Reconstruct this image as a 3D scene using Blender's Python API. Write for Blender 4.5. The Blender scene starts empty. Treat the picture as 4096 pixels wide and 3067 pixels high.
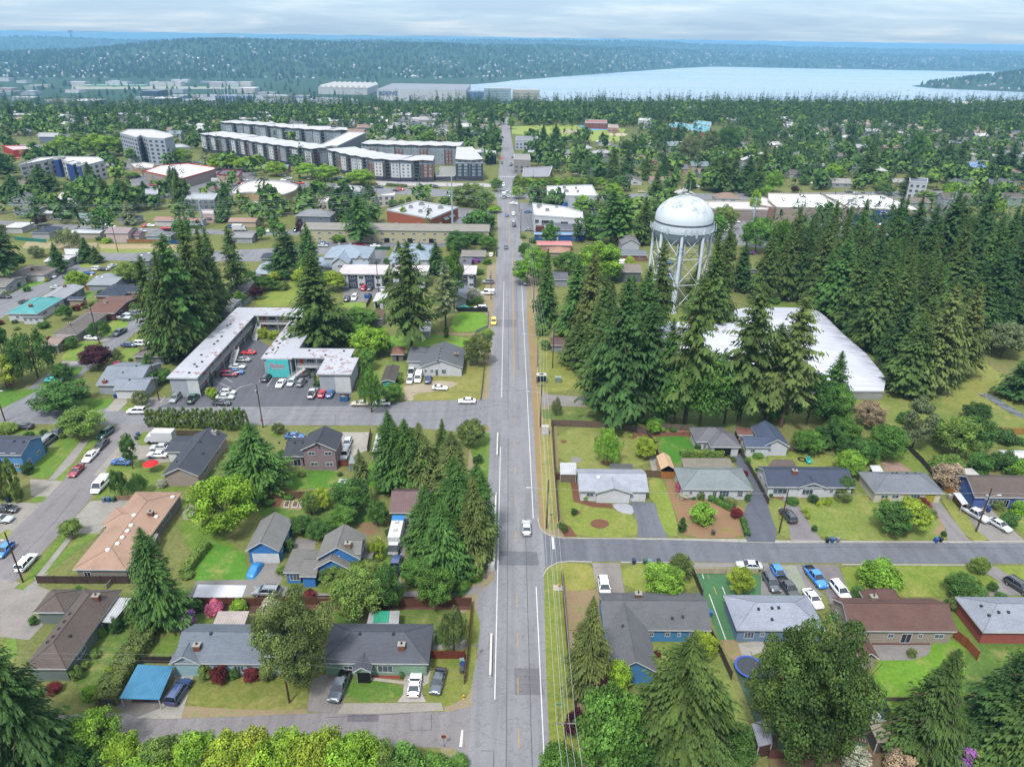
import bpy,bmesh,math,random
import numpy as np
from mathutils import Vector,Matrix
S=bpy.context.scene
COL=S.collection
R=math.radians
rnd=random.Random(11)
# ---------------------------------------------------------------- camera
CAMH,FPX=88.0,2840.0
PITCH,ROLL,YAW=R(25.96),R(0.79),R(0.53)
_f=Vector((math.sin(YAW)*math.cos(PITCH),math.cos(YAW)*math.cos(PITCH),-math.sin(PITCH)))
_r=Vector((math.cos(YAW),-math.sin(YAW),0))
_u=_r.cross(_f)
_ir=math.cos(ROLL)*_r + math.sin(ROLL)*_u
_iu=-math.sin(ROLL)*_r + math.cos(ROLL)*_u
cd=bpy.data.cameras.new('camera'); cam=bpy.data.objects.new('camera',cd); COL.objects.link(cam)
cd.sensor_fit='HORIZONTAL'; cd.sensor_width=36; cd.lens=36*FPX/4096
cd.clip_start=1; cd.clip_end=60000
cam.matrix_world=Matrix(((_ir.x,_iu.x,-_f.x,0),(_ir.y,_iu.y,-_f.y,0),(_ir.z,_iu.z,-_f.z,CAMH),(0,0,0,1)))
S.camera=cam
# ---------------------------------------------------------------- sky, sun, exposure
SUN_EL,SUN_AZ=R(58),R(205)
W=bpy.data.worlds.new('World'); S.world=W; W.use_nodes=True
nt=W.node_tree; nt.nodes.clear()
def N(tree,t,**k):
 n=tree.nodes.new(t)
 for a,b in k.items(): setattr(n,a,b)
 return n
out=N(nt,'ShaderNodeOutputWorld'); bg=N(nt,'ShaderNodeBackground'); bg.inputs[1].default_value=0.1
sky=N(nt,'ShaderNodeTexSky',sky_type='NISHITA',sun_disc=False,sun_elevation=SUN_EL,sun_rotation=SUN_AZ)
sky.air_density=1.0; sky.dust_density=2.0
tc=N(nt,'ShaderNodeTexCoord'); sep=N(nt,'ShaderNodeSeparateXYZ'); nt.links.new(tc.outputs['Generated'],sep.inputs[0])
def M(tree,op,a,b=None,c=None):
 n=N(tree,'ShaderNodeMath',operation=op)
 for i,v in enumerate((a,b,c)):
  if v is None: continue
  if isinstance(v,(int,float)): n.inputs[i].default_value=v
  else: tree.links.new(v,n.inputs[i])
 return n.outputs[0]
zc=M(nt,'MAXIMUM',sep.outputs[2],0.0)
zd=M(nt,'ADD',zc,0.10)
cx=M(nt,'DIVIDE',sep.outputs[0],zd); cy=M(nt,'DIVIDE',sep.outputs[1],zd)
cmb=N(nt,'ShaderNodeCombineXYZ'); nt.links.new(cx,cmb.inputs[0]); nt.links.new(cy,cmb.inputs[1])
mp=N(nt,'ShaderNodeMapping'); mp.inputs['Scale'].default_value=(0.5,0.62,1); nt.links.new(cmb.outputs[0],mp.inputs[0])
nz=N(nt,'ShaderNodeTexNoise'); nz.inputs['Scale'].default_value=1.25; nz.inputs['Detail'].default_value=9; nz.inputs['Roughness'].default_value=0.58
nz.inputs['Distortion'].default_value=0.35
nt.links.new(mp.outputs[0],nz.inputs['Vector'])
cr=N(nt,'ShaderNodeValToRGB'); cr.color_ramp.elements[0].position=0.38; cr.color_ramp.elements[1].position=0.66
cr.color_ramp.elements[0].color=(2.3,3.3,4.4,1); cr.color_ramp.elements[1].color=(3.8,4.5,5.1,1)
e_=cr.color_ramp.elements.new(0.52); e_.color=(2.75,3.75,4.7,1)
nt.links.new(nz.outputs['Fac'],cr.inputs[0])
# an overcast sky is brighter overhead than at the horizon
lift=M(nt,'MULTIPLY_ADD',zc,2.2,0.58)
up_=N(nt,'ShaderNodeMapRange'); up_.inputs[1].default_value=.08; up_.inputs[2].default_value=.45; nt.links.new(sep.outputs[2],up_.inputs[0])
gm=N(nt,'ShaderNodeMix',data_type='RGBA'); nt.links.new(up_.outputs[0],gm.inputs[0]); nt.links.new(cr.outputs[0],gm.inputs[6]); gm.inputs[7].default_value=(3.05,3.25,3.4,1)
vm=N(nt,'ShaderNodeVectorMath',operation='SCALE'); nt.links.new(gm.outputs[2],vm.inputs[0]); nt.links.new(lift,vm.inputs['Scale'])
mx=N(nt,'ShaderNodeMix',data_type='RGBA'); mx.inputs[0].default_value=0.9
nt.links.new(sky.outputs[0],mx.inputs[6]); nt.links.new(vm.outputs[0],mx.inputs[7])
nt.links.new(mx.outputs[2],bg.inputs[0]); nt.links.new(bg.outputs[0],out.inputs[0])
sd=bpy.data.lights.new('sun','SUN'); sd.energy=2.2; sd.angle=R(9); sd.color=(1,.96,.9)
so=bpy.data.objects.new('sun',sd); COL.objects.link(so)
so.rotation_euler=Vector((math.sin(SUN_AZ)*math.cos(SUN_EL),math.cos(SUN_AZ)*math.cos(SUN_EL),math.sin(SUN_EL))).to_track_quat('Z','Y').to_euler()
S.view_settings.view_transform='Standard'; S.view_settings.look='None'; S.view_settings.gamma=1
S.view_settings.exposure=1.65
S.render.engine='CYCLES'
S.cycles.use_denoising=True
S.cycles.max_bounces=6; S.cycles.diffuse_bounces=3; S.cycles.glossy_bounces=3; S.cycles.transmission_bounces=3; S.cycles.volume_bounces=1
S.cycles.caustics_reflective=False; S.cycles.caustics_refractive=False
# ---------------------------------------------------------------- photo pixel -> point on a real surface
KC=2211/1024
def nat(c,x,y):
 if c == 'O': return x*4096/2212,y*4096/2212
 return (int(c[1])-1)*1024+x/KC,{'A': 100,'B': 800,'C': 1550,'D': 2300}[c[0]]+y/KC
def ray(c,x,y):
 nx,ny=nat(c,x,y)
 return _f*FPX + _ir*(nx-2048) + _iu*(1533.5-ny)
def G(c,x,y,h=0.0):
 d=ray(c,x,y); t=(h-CAMH)/d.z
 return (d.x*t,d.y*t)
def ZA(c,x,y,Y):
 d=ray(c,x,y); return CAMH+d.z*Y/d.y
def PX(s,h=0.0):
 """'C3 10,20 30,40 C4 5,6' -> points at height h"""
 c=None; o=[]
 for w in s.split():
  if ',' in w:
   a,b=w.split(','); o.append(G(c,float(a),float(b),h))
  else: c=w
 return o
# ---------------------------------------------------------------- colours and materials
def lin(hx):
 o=[]
 for i in (0,2,4):
  v=int(hx[i:i+2],16)/255
  o.append(v/12.92 if v <= .04045 else ((v+.055)/1.055)**2.4)
 return o
EXPO=0.40
def alb(hx,k=1.0):
 return tuple(min(.82,v*EXPO*k) for v in lin(hx))+(1,)
MATS={}
def newmat(name,rough=.8,spec=.3):
 m=bpy.data.materials.new(name); m.use_nodes=True
 t=m.node_tree; b=t.nodes['Principled BSDF']
 b.inputs['Roughness'].default_value=rough; b.inputs['Specular IOR Level'].default_value=spec
 return m,t,b
def noise(t,scale,detail=4,rough=.6,obj=False,vec=None,stretch=None):
 n=N(t,'ShaderNodeTexNoise'); n.inputs['Scale'].default_value=scale; n.inputs['Detail'].default_value=detail; n.inputs['Roughness'].default_value=rough
 if vec is None:
  if obj: vec=N(t,'ShaderNodeTexCoord').outputs['Object']
  else: vec=N(t,'ShaderNodeNewGeometry').outputs['Position']
 if stretch:
  mm=N(t,'ShaderNodeMapping'); mm.inputs['Scale'].default_value=stretch; t.links.new(vec,mm.inputs[0]); vec=mm.outputs[0]
 t.links.new(vec,n.inputs['Vector']); return n.outputs['Fac']
def ramp(t,fac,stops):
 r=N(t,'ShaderNodeValToRGB'); e=r.color_ramp.elements
 e[0].position,e[0].color=stops[0]; e[1].position,e[1].color=stops[-1]
 for p,c in stops[1:-1]:
  x=e.new(p); x.color=c
 t.links.new(fac,r.inputs[0]); return r.outputs[0]
def mixc(t,fac,a,b,blend='MIX'):
 n=N(t,'ShaderNodeMix',data_type='RGBA',blend_type=blend)
 for i,v in ((0,fac),(6,a),(7,b)):
  if isinstance(v,(int,float)): n.inputs[i].default_value=v
  elif isinstance(v,tuple): n.inputs[i].default_value=v
  else: t.links.new(v,n.inputs[i])
 return n.outputs[2]
def bump(t,b,fac,strength=.3,dist=.1):
 n=N(t,'ShaderNodeBump'); n.inputs['Strength'].default_value=strength; n.inputs['Distance'].default_value=dist
 t.links.new(fac,n.inputs['Height']); t.links.new(n.outputs[0],b.inputs['Normal'])
def scl(c,k): return tuple(min(.9,v*k) for v in c[:3])+(1,)
def mat(kind,hx='888888',k=1.0):
 key=(kind,hx,k)
 if key in MATS: return MATS[key]
 c=alb(hx,k)
 rough,spec={'metal': (.4,.5),'glass': (.08,.6),'paint': (.25,.5),'plastic': (.4,.4),'membrane': (.55,.3),'water': (.1,.5)}.get(kind,(.85,.2))
 m,t,b=newmat(kind+'_'+hx,rough,spec)
 bc=b.inputs['Base Color']
 if kind == 'plain' or kind == 'paint' or kind == 'plastic' or kind == 'metal':
  bc.default_value=c
  if kind in ('plain','metal'):
   f=noise(t,1.3,5,.65); t.links.new(ramp(t,f,[(.3,scl(c,.84)),(.7,scl(c,1.1))]),bc)
 elif kind == 'glass':
  f=noise(t,.45,2); t.links.new(ramp(t,f,[(.35,scl(c,.5)),(.65,scl(c,1.3))]),bc)
 elif kind == 'siding':
  f=noise(t,.6,5,.7); g=noise(t,1.0,3,.5,stretch=(.2,.2,9))
  a=ramp(t,f,[(.25,scl(c,.86)),(.75,scl(c,1.08))])
  t.links.new(mixc(t,ramp(t,g,[(.4,(0,0,0,1)),(.62,(.35,.35,.35,1))]),a,scl(c,.7)),bc)
 elif kind == 'shingle':
  f=noise(t,.33,6,.7); g=noise(t,5.5,3,.8); w=noise(t,1.2,2,.5,stretch=(.5,3.4,3.4))
  a=ramp(t,f,[(.3,scl(c,.70)),(.5,c),(.7,scl(c,1.2))])
  a=mixc(t,.5,a,ramp(t,g,[(.3,scl(c,.58)),(.7,scl(c,1.4))])); mo=noise(t,.5,8,.8)
  a=mixc(t,ramp(t,mo,[(.58,(0,0,0,1)),(.68,(.5,.5,.5,1))]),a,(c[0]*.62,c[1]*.72,c[2]*.5,1))
  a=mixc(t,ramp(t,w,[(.45,(0,0,0,1)),(.7,(.3,.3,.3,1))]),a,scl(c,.6))
  t.links.new(a,bc); bump(t,b,g,.4,.05)
 elif kind == 'membrane':   # flat roofs: ponding stains and seams
  f=noise(t,.16,7,.66); g=noise(t,1.6,4,.7)
  a=ramp(t,f,[(.3,scl(c,.74)),(.5,c),(.72,scl(c,1.06))])
  t.links.new(mixc(t,.25,a,ramp(t,g,[(.35,scl(c,.7)),(.65,scl(c,1.1))])),bc)
 elif kind == 'corrugated':
  wv=N(t,'ShaderNodeTexWave',wave_type='BANDS',bands_direction='X'); wv.inputs['Scale'].default_value=.75
  t.links.new(N(t,'ShaderNodeNewGeometry').outputs['Position'],wv.inputs['Vector'])
  f=noise(t,.5,5,.7)
  a=ramp(t,f,[(.3,scl(c,.72)),(.7,scl(c,1.1))])
  t.links.new(mixc(t,ramp(t,wv.outputs['Fac'],[(.3,(.45,.45,.45,1)),(.55,(0,0,0,1))]),a,scl(c,.55)),bc)
  b.inputs['Roughness'].default_value=.5
 elif kind == 'rusty':      # white roof coating peeled to rust along its edges
  f=noise(t,.11,8,.72); g=noise(t,.5,8,.75)
  a=ramp(t,f,[(.3,scl(c,.8)),(.6,c),(.75,scl(c,1.05))])
  r_=ramp(t,g,[(.53,(0,0,0,1)),(.56,(1,1,1,1)),(.6,(1,1,1,1)),(.66,(0,0,0,1))])
  a=mixc(t,M(t,'MULTIPLY',r_,ramp(t,f,[(.5,(0,0,0,1)),(.54,(.85,.85,.85,1))])),a,alb('8a4a3c'))
  t.links.new(a,bc)
 elif kind == 'brick':
  br=N(t,'ShaderNodeTexBrick'); br.inputs['Scale'].default_value=2.2
  br.inputs['Color1'].default_value=scl(c,1.1); br.inputs['Color2'].default_value=scl(c,.75); br.inputs['Mortar'].default_value=scl(c,1.5)
  br.inputs['Mortar Size'].default_value=.015
  mm=N(t,'ShaderNodeMapping'); mm.inputs['Rotation'].default_value=(R(90),0,0)
  t.links.new(N(t,'ShaderNodeTexCoord').outputs['Object'],mm.inputs[0]); t.links.new(mm.outputs[0],br.inputs['Vector'])
  f=noise(t,.7,5,.7); t.links.new(mixc(t,.45,br.outputs['Color'],ramp(t,f,[(.3,scl(c,.7)),(.7,scl(c,1.25))])),bc)
 elif kind == 'asphalt':
  f=noise(t,.07,6,.62); g=noise(t,3.0,5,.8); ln=noise(t,.5,5,.6,stretch=(1,.06,1)); cw=noise(t,.3,8,.62)
  a=ramp(t,f,[(.3,scl(c,.70)),(.5,c),(.7,scl(c,1.2))])
  a=mixc(t,.4,a,ramp(t,g,[(.3,scl(c,.72)),(.7,scl(c,1.25))]))
  a=mixc(t,.42,a,ramp(t,ln,[(.35,scl(c,.66)),(.65,scl(c,1.22))]))
  ck=ramp(t,cw,[(.488,(0,0,0,1)),(.497,(.45,.45,.45,1)),(.503,(.45,.45,.45,1)),(.512,(0,0,0,1))])
  t.links.new(mixc(t,ck,a,scl(c,.45)),bc); bump(t,b,g,.2,.03)
 elif kind == 'concrete':
  f=noise(t,.3,7,.68); g=noise(t,2.4,4,.7)
  a=ramp(t,f,[(.3,scl(c,.72)),(.5,c),(.7,scl(c,1.15))])
  vo=N(t,'ShaderNodeTexVoronoi',feature='DISTANCE_TO_EDGE'); vo.inputs['Scale'].default_value=.28; vo.inputs['Randomness'].default_value=.6
  t.links.new(N(t,'ShaderNodeNewGeometry').outputs['Position'],vo.inputs['Vector'])
  a=mixc(t,.3,a,ramp(t,g,[(.3,scl(c,.75)),(.7,scl(c,1.2))]))
  t.links.new(mixc(t,ramp(t,vo.outputs['Distance'],[(.006,(.4,.4,.4,1)),(.016,(0,0,0,1))]),a,scl(c,.5)),bc)
 elif kind in ('gravel','dirt','bark_chips'):
  f=noise(t,.25,7,.7); g=noise(t,4.5,4,.8)
  a=ramp(t,f,[(.3,scl(c,.72)),(.7,scl(c,1.2))])
  a=mixc(t,.5,a,ramp(t,g,[(.3,scl(c,.6)),(.7,scl(c,1.4))]))
  if kind == 'dirt':
   gg=noise(t,.5,6,.75); a=mixc(t,ramp(t,gg,[(.52,(0,0,0,1)),(.62,(.6,.6,.6,1))]),a,alb('6f8a34'))
  t.links.new(a,bc); bump(t,b,g,.5,.06)
 elif kind == 'grass':
  f=noise(t,.09,7,.65); g=noise(t,1.5,8,.85); y=noise(t,.2,7,.75); q_=noise(t,.45,6,.7)
  a=ramp(t,f,[(.3,scl(c,.78)),(.7,scl(c,1.14))])
  a=mixc(t,.62,a,ramp(t,g,[(.32,scl(c,.42)),(.68,scl(c,1.5))]))
  a=mixc(t,ramp(t,q_,[(.36,(.6,.6,.6,1)),(.5,(0,0,0,1))]),a,(c[0]*.5,c[1]*.72,c[2]*.5,1))
  a=mixc(t,ramp(t,y,[(.52,(0,0,0,1)),(.68,(.62,.62,.62,1))]),a,alb('b0a468'))
  t.links.new(a,bc); bump(t,b,g,.6,.1)
 elif kind == 'fence':
  g=noise(t,1.0,3,.6,stretch=(6,6,.4)); f=noise(t,.4,4)
  a=ramp(t,g,[(.3,scl(c,.55)),(.7,scl(c,1.3))]); t.links.new(mixc(t,.4,a,ramp(t,f,[(.3,scl(c,.7)),(.7,scl(c,1.2))])),bc)
 elif kind == 'bark':
  g=noise(t,2.0,4,.7,stretch=(3,3,.5)); t.links.new(ramp(t,g,[(.3,scl(c,.5)),(.7,scl(c,1.5))]),bc)
 else: bc.default_value=c
 MATS[key]=m; return m
def objcol_mat(name,rough,spec,var=.5,trans=0.0,coat=0):
 m,t,b=newmat(name,rough,spec)
 oi=N(t,'ShaderNodeObjectInfo')
 col=oi.outputs['Color']
 if var:
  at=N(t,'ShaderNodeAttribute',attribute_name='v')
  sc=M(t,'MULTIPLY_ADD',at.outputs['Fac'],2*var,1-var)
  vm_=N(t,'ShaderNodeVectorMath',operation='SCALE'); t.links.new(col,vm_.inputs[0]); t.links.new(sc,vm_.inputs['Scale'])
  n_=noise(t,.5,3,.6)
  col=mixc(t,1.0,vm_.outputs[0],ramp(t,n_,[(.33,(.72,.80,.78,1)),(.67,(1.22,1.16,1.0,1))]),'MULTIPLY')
 t.links.new(col,b.inputs['Base Color'])
 if coat: b.inputs['Coat Weight'].default_value=coat
 if trans:
  tr=N(t,'ShaderNodeBsdfTranslucent'); t.links.new(col,tr.inputs[0]); ms=N(t,'ShaderNodeMixShader'); ms.inputs[0].default_value=trans
  o=[n for n in t.nodes if n.type == 'OUTPUT_MATERIAL'][0]
  t.links.new(b.outputs[0],ms.inputs[1]); t.links.new(tr.outputs[0],ms.inputs[2]); t.links.new(ms.outputs[0],o.inputs[0])
 return m
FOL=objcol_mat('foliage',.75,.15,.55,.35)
CARP=objcol_mat('car_paint',.28,.5,0,0,.6)
PAINT=objcol_mat('object_paint',.6,.3,0)
# ---------------------------------------------------------------- mesh building
class MB:
 def __init__(s): s.v=[]; s.f=[]; s.m=[]
 def add(s,vs,fs,m=0):
  n=len(s.v); s.v += [tuple(v) for v in vs]; s.f += [tuple(i+n for i in f) for f in fs]; s.m += [m]*len(fs)
 def box(s,x0,y0,z0,x1,y1,z1,m=0,bot=True):
  v=[(x0,y0,z0),(x1,y0,z0),(x1,y1,z0),(x0,y1,z0),(x0,y0,z1),(x1,y0,z1),(x1,y1,z1),(x0,y1,z1)]
  f=[(4,5,6,7),(0,1,5,4),(1,2,6,5),(2,3,7,6),(3,0,4,7)]
  if bot: f.append((3,2,1,0))
  s.add(v,f,m)
 def obox(s,c,d,L,Wd,z0,z1,m=0):
  """box centred at c (x,y), long axis d, length L, width Wd"""
  d=Vector((d[0],d[1])).normalized(); n=Vector((-d.y,d.x)); c=Vector((c[0],c[1]))
  p=[c-d*L/2-n*Wd/2,c+d*L/2-n*Wd/2,c+d*L/2+n*Wd/2,c-d*L/2+n*Wd/2]
  s.add([(q.x,q.y,z0) for q in p]+[(q.x,q.y,z1) for q in p],[(4,5,6,7),(0,1,5,4),(1,2,6,5),(2,3,7,6),(3,0,4,7),(3,2,1,0)],m)
 def tube(s,p,q,r,r2=None,n=8,m=0,cap=True):
  p=Vector(p); q=Vector(q); r2=r if r2 is None else r2
  d=(q-p);
  if d.length < 1e-6: return
  d.normalize(); a=d.orthogonal().normalized(); b=d.cross(a)
  vs=[]
  for c,rr in ((p,r),(q,r2)):
   for i in range(n):
    t=2*math.pi*i/n; vs.append(c+a*math.cos(t)*rr+b*math.sin(t)*rr)
  fs=[(i,(i+1) % n,n+(i+1) % n,n+i) for i in range(n)]
  if cap: fs += [tuple(range(n-1,-1,-1)),tuple(range(n,2*n))]
  s.add(vs,fs,m)
 def lathe(s,prof,c=(0,0,0),n=32,m=0,mf=None):
  vs=[]; fs=[]; k=len(prof)
  for i in range(n):
   t=2*math.pi*i/n
   for r,z in prof: vs.append((c[0]+r*math.cos(t),c[1]+r*math.sin(t),c[2]+z))
  n0=len(s.v); s.v += vs
  for i in range(n):
   for j in range(k-1):
    a,b=i*k+j,((i+1) % n)*k+j
    s.f.append((n0+a,n0+b,n0+b+1,n0+a+1)); s.m.append(mf[j] if mf else m)
 def prism(s,pts,z0,z1,m=0,mtop=None,top=True,bottom=False):
  n=len(pts)
  if sum(pts[i][0]*pts[(i+1) % n][1]-pts[(i+1) % n][0]*pts[i][1] for i in range(n)) < 0: pts=pts[::-1]
  vs=[(p[0],p[1],z0) for p in pts]+[(p[0],p[1],z1) for p in pts]
  s.add(vs,[(i,(i+1) % n,n+(i+1) % n,n+i) for i in range(n)],m)
  if top: s.add(vs[n:],[tuple(range(n))],m if mtop is None else mtop)
  if bottom: s.add(vs[:n],[tuple(range(n-1,-1,-1))],m)
 def mesh(s,name,mats,smooth=False):
  me=bpy.data.meshes.new(name); me.from_pydata(s.v,[],s.f)
  for m in (mats if isinstance(mats,(list,tuple)) else [mats]): me.materials.append(m)
  me.polygons.foreach_set('material_index',s.m)
  if smooth: me.polygons.foreach_set('use_smooth',[True]*len(s.f))
  me.update(); return me
 def obj(s,name,mats,parent=None,smooth=False,loc=None):
  o=bpy.data.objects.new(name,s.mesh(name,mats,smooth)); COL.objects.link(o)
  if parent: o.parent=parent
  if loc: o.location=loc
  return o
def empty(name,loc=(0,0,0),rz=0):
 o=bpy.data.objects.new(name,None); COL.objects.link(o); o.empty_display_size=.5
 o.location=loc; o.rotation_euler=(0,0,rz); return o
def tag(o,label,cat,group=None,kind=None):
 o['label']=label; o['category']=cat
 if group: o['group']=group
 if kind: o['kind']=kind
 return o
def struct(o): o['kind']='structure'; return o
SHEETS=[]
def ground_z(x,y):
 z=0.0
 for a,b,c,d,h,P in SHEETS:
  if a <= x <= c and b <= y <= d and h > z and in_poly(np.array([x]),np.array([y]),P)[0]: z=h
 return z
def sheet(name,pts,m,z=None,label=None):
 """a flat sheet on the ground from a closed outline, each a little above the last"""
 if z is None:
  X0,Y0,X1,Y1=min(p[0] for p in pts),min(p[1] for p in pts),max(p[0] for p in pts),max(p[1] for p in pts)
  z=.005+max([.01]+[h for a,b,c,d,h,P in SHEETS if a < X1 and c > X0 and b < Y1 and d > Y0])
  SHEETS.append((X0,Y0,X1,Y1,z,pts))
 bm=bmesh.new(); vs=[bm.verts.new((p[0],p[1],z)) for p in pts]
 es=[bm.edges.new((vs[i],vs[(i+1) % len(vs)])) for i in range(len(vs))]
 bmesh.ops.triangle_fill(bm,edges=es,use_beauty=True)
 for f_ in bm.faces:
  if f_.normal.z < 0: f_.normal_flip()
 me=bpy.data.meshes.new(name); bm.to_mesh(me); bm.free(); me.materials.append(m)
 o=bpy.data.objects.new(name,me); COL.objects.link(o); struct(o); return o
def smoothline(pts,k=3):
 """round the corners of an open polyline (Chaikin)"""
 for _ in range(k):
  q=[pts[0]]
  for a,b in zip(pts,pts[1:]):
   q += [(a[0]*.75+b[0]*.25,a[1]*.75+b[1]*.25),(a[0]*.25+b[0]*.75,a[1]*.25+b[1]*.75)]
  pts=q+[pts[-1]]
 return pts
def roundpoly(pts,k=2):
 for _ in range(k):
  q=[]
  for i in range(len(pts)):
   a,b=pts[i],pts[(i+1) % len(pts)]
   q += [(a[0]*.75+b[0]*.25,a[1]*.75+b[1]*.25),(a[0]*.25+b[0]*.75,a[1]*.25+b[1]*.75)]
  pts=q
 return pts
def band(pts,w0,w1=None):
 """outline of a strip round a polyline"""
 w1=w0 if w1 is None else w1
 l,r=[],[]
 for i,p in enumerate(pts):
  a=Vector(pts[max(0,i-1)][:2]); b=Vector(pts[min(len(pts)-1,i+1)][:2]); d=(b-a).normalized(); n=Vector((-d.y,d.x))
  t=i/(len(pts)-1); w=(w0*(1-t)+w1*t)/2
  l.append((p[0]+n.x*w,p[1]+n.y*w)); r.append((p[0]-n.x*w,p[1]-n.y*w))
 return l+r[::-1]
# ---------------------------------------------------------------- terrain
LAKEZ=-105.0
LAKE=[(-330,3240),(-60,3650),(15,3857),(400,4500),(781,5094),(1300,5900),(1682,6356),(2085,6249),(3437,6018),(5200,6000),(5200,5300),(3300,4900),(2450,4300),(2004,3813),(2040,3640),(2331,3459),(3300,3300),(5200,3200),(5200,2500),(3000,2600),(1650,2620),(700,2560),(11,2600),(-200,2900)]
RIDGES=[  # polyline of (x, y, height), half-width
 ([(-3900,5300,-95),(-3000,5400,-62),(-2300,5500,-15),(-1750,5600,42),(-1250,5700,30),(-700,6000,30),(300,6700,16),(1100,7700,5),(2000,8400,-20),(3800,8400,-40),(6500,8000,-30)],1950),
 ([(-9000,7600,10),(-6200,8600,34),(-5000,9200,8),(-3800,9600,-12),(-2600,10500,22),(-500,10500,46),(1300,9300,62),(2600,9600,30),(4300,10300,8),(9000,10500,-20)],1500),
 ([(-14000,16000,84),(-5000,17000,86.5),(0,17500,87),(6000,17000,85),(14000,16500,80)],3500),
 ([(2300,3880,-66),(2750,4100,-8),(3300,4300,18),(5500,4300,30)],720),
]
LN=np.array(LAKE)
def seg_dist(X,Y,a,b):
 ax,ay=a[0],a[1]; dx,dy=b[0]-ax,b[1]-ay
 t=np.clip(((X-ax)*dx+(Y-ay)*dy)/(dx*dx+dy*dy),0,1)
 return np.hypot(X-ax-t*dx,Y-ay-t*dy),t
def in_poly(X,Y,P):
 ins=np.zeros(X.shape,bool); n=len(P); j=n-1
 for i in range(n):
  xi,yi,xj,yj=P[i][0],P[i][1],P[j][0],P[j][1]
  c=((yi > Y) != (yj > Y)) & (X < (xj-xi)*(Y-yi)/(yj-yi+1e-9)+xi); ins ^= c; j=i
 return ins
def sm(t): t=np.clip(t,0,1); return t*t*(3-2*t)
def hz(X,Y):
 X=np.asarray(X,float); Y=np.asarray(Y,float)
 edge=930+60*np.sin(X/310.)-np.clip(-X-20,0,900)*.22+np.clip(X-200,0,2000)*.28
 z=-103*sm((Y-edge)/1050)
 z=z+sm((Y-edge+80)/500)*(7*np.sin(X/190.+1)*np.sin(Y/170.)+3*np.sin(X/61.)*np.cos(Y/73.))*sm((2500-Y)/900)
 for pts,w in RIDGES:
  for a,b in zip(pts,pts[1:]):
   d,t=seg_dist(X,Y,a,b); h=a[2]*(1-t)+b[2]*t
   zz=-103+(h+103)*sm(1.12-d/w)+(5*np.sin(X/230.+Y/500.)+4*np.sin(X/97.-Y/310.))*sm(1.05-d/w)
   z=np.maximum(z,zz)
 ins=in_poly(X,Y,LAKE)
 dm=np.full(X.shape,1e9)
 for a,b in zip(LAKE,LAKE[1:]+LAKE[:1]): dm=np.minimum(dm,seg_dist(X,Y,a,b)[0])
 shore=np.where(ins,-104-np.clip(dm*.12,0,8),np.minimum(z,-103.6+dm*.17))
 return np.where(Y > 1700,shore,z)
def h1(x,y):
 if y < 800: return 0.0
 return float(hz(np.array([x]),np.array([y]))[0])
def build_ground():
 ys=np.concatenate([np.linspace(-60,800,12),800*np.exp(np.linspace(0,math.log(27000/800),230))[1:]])
 us=np.linspace(-1.25,1.25,200)
 X=us[None,:]*(np.maximum(ys,60)[:,None]+120); Y=np.repeat(ys[:,None],len(us),1)
 Z=np.where(Y <= 800,0,hz(X,Y))
 nY,nX=X.shape
 me=bpy.data.meshes.new('ground'); V=np.stack([X,Y,Z],-1).reshape(-1,3)
 i=np.arange((nY-1)*(nX-1)); r_,c_=i//(nX-1),i % (nX-1); a=r_*nX+c_
 Fq=np.stack([a,a+1,a+nX+1,a+nX],-1)
 me.vertices.add(len(V)); me.vertices.foreach_set('co',V.ravel()); me.loops.add(Fq.size); me.loops.foreach_set('vertex_index',Fq.ravel())
 me.polygons.add(len(Fq)); me.polygons.foreach_set('loop_start',np.arange(0,Fq.size,4)); me.polygons.foreach_set('loop_total',np.full(len(Fq),4))
 me.polygons.foreach_set('use_smooth',np.ones(len(Fq),bool)); me.update(); me.validate()
 m,t,b=newmat('ground_soil_and_grass',.95,.1)
 f=noise(t,.05,7,.65); g=noise(t,1.2,9,.85); w=noise(t,.012,8,.7); ff=noise(t,.02,10,.85)
 near=ramp(t,f,[(.3,alb('5d6b38')),(.5,alb('77853f')),(.7,alb('8f8a5e'))])
 near=mixc(t,.55,near,ramp(t,g,[(.32,alb('343e22')),(.68,alb('aaa870'))]))
 far=ramp(t,ff,[(.40,alb('24402a')),(.55,alb('38562f')),(.64,alb('5a6a4c')),(.74,alb('9a988c'))])
 gp=N(t,'ShaderNodeNewGeometry'); sp=N(t,'ShaderNodeSeparateXYZ'); t.links.new(gp.outputs['Position'],sp.inputs[0])
 fac=N(t,'ShaderNodeMapRange'); t.links.new(sp.outputs[1],fac.inputs[0]); fac.inputs[1].default_value=500; fac.inputs[2].default_value=1400
 t.links.new(mixc(t,fac.outputs[0],near,far),b.inputs['Base Color']); bump(t,b,g,.5,.1)
 me.materials.append(m)
 o=bpy.data.objects.new('ground',me); COL.objects.link(o); struct(o)
build_ground()
def build_lake():
 m,t,b=newmat('lake_water',.3,.5)
 b.inputs['Base Color'].default_value=(.15,.19,.24,1)
 n=noise(t,.02,8,.7,stretch=(1,.35,1)); bump(t,b,n,.16,1.0)
 f=noise(t,.0016,4,.6,stretch=(.35,1.6,1)); rr=ramp(t,f,[(.4,(.20,.20,.20,1)),(.62,(.38,.38,.38,1))]); t.links.new(rr,b.inputs['Roughness'])
 bm=bmesh.new(); P=[(-2500,2300),(7000,2300),(7000,6600),(-2500,6600)]
 P=[(x*1.0,y*1.0) for x,y in LAKE]
 c=(1600,4600)
 P=[(x+(x-c[0])*.012,y+(y-c[1])*.012) for x,y in P]
 sheet('lake_water',P,m,z=LAKEZ)
build_lake()
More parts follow.
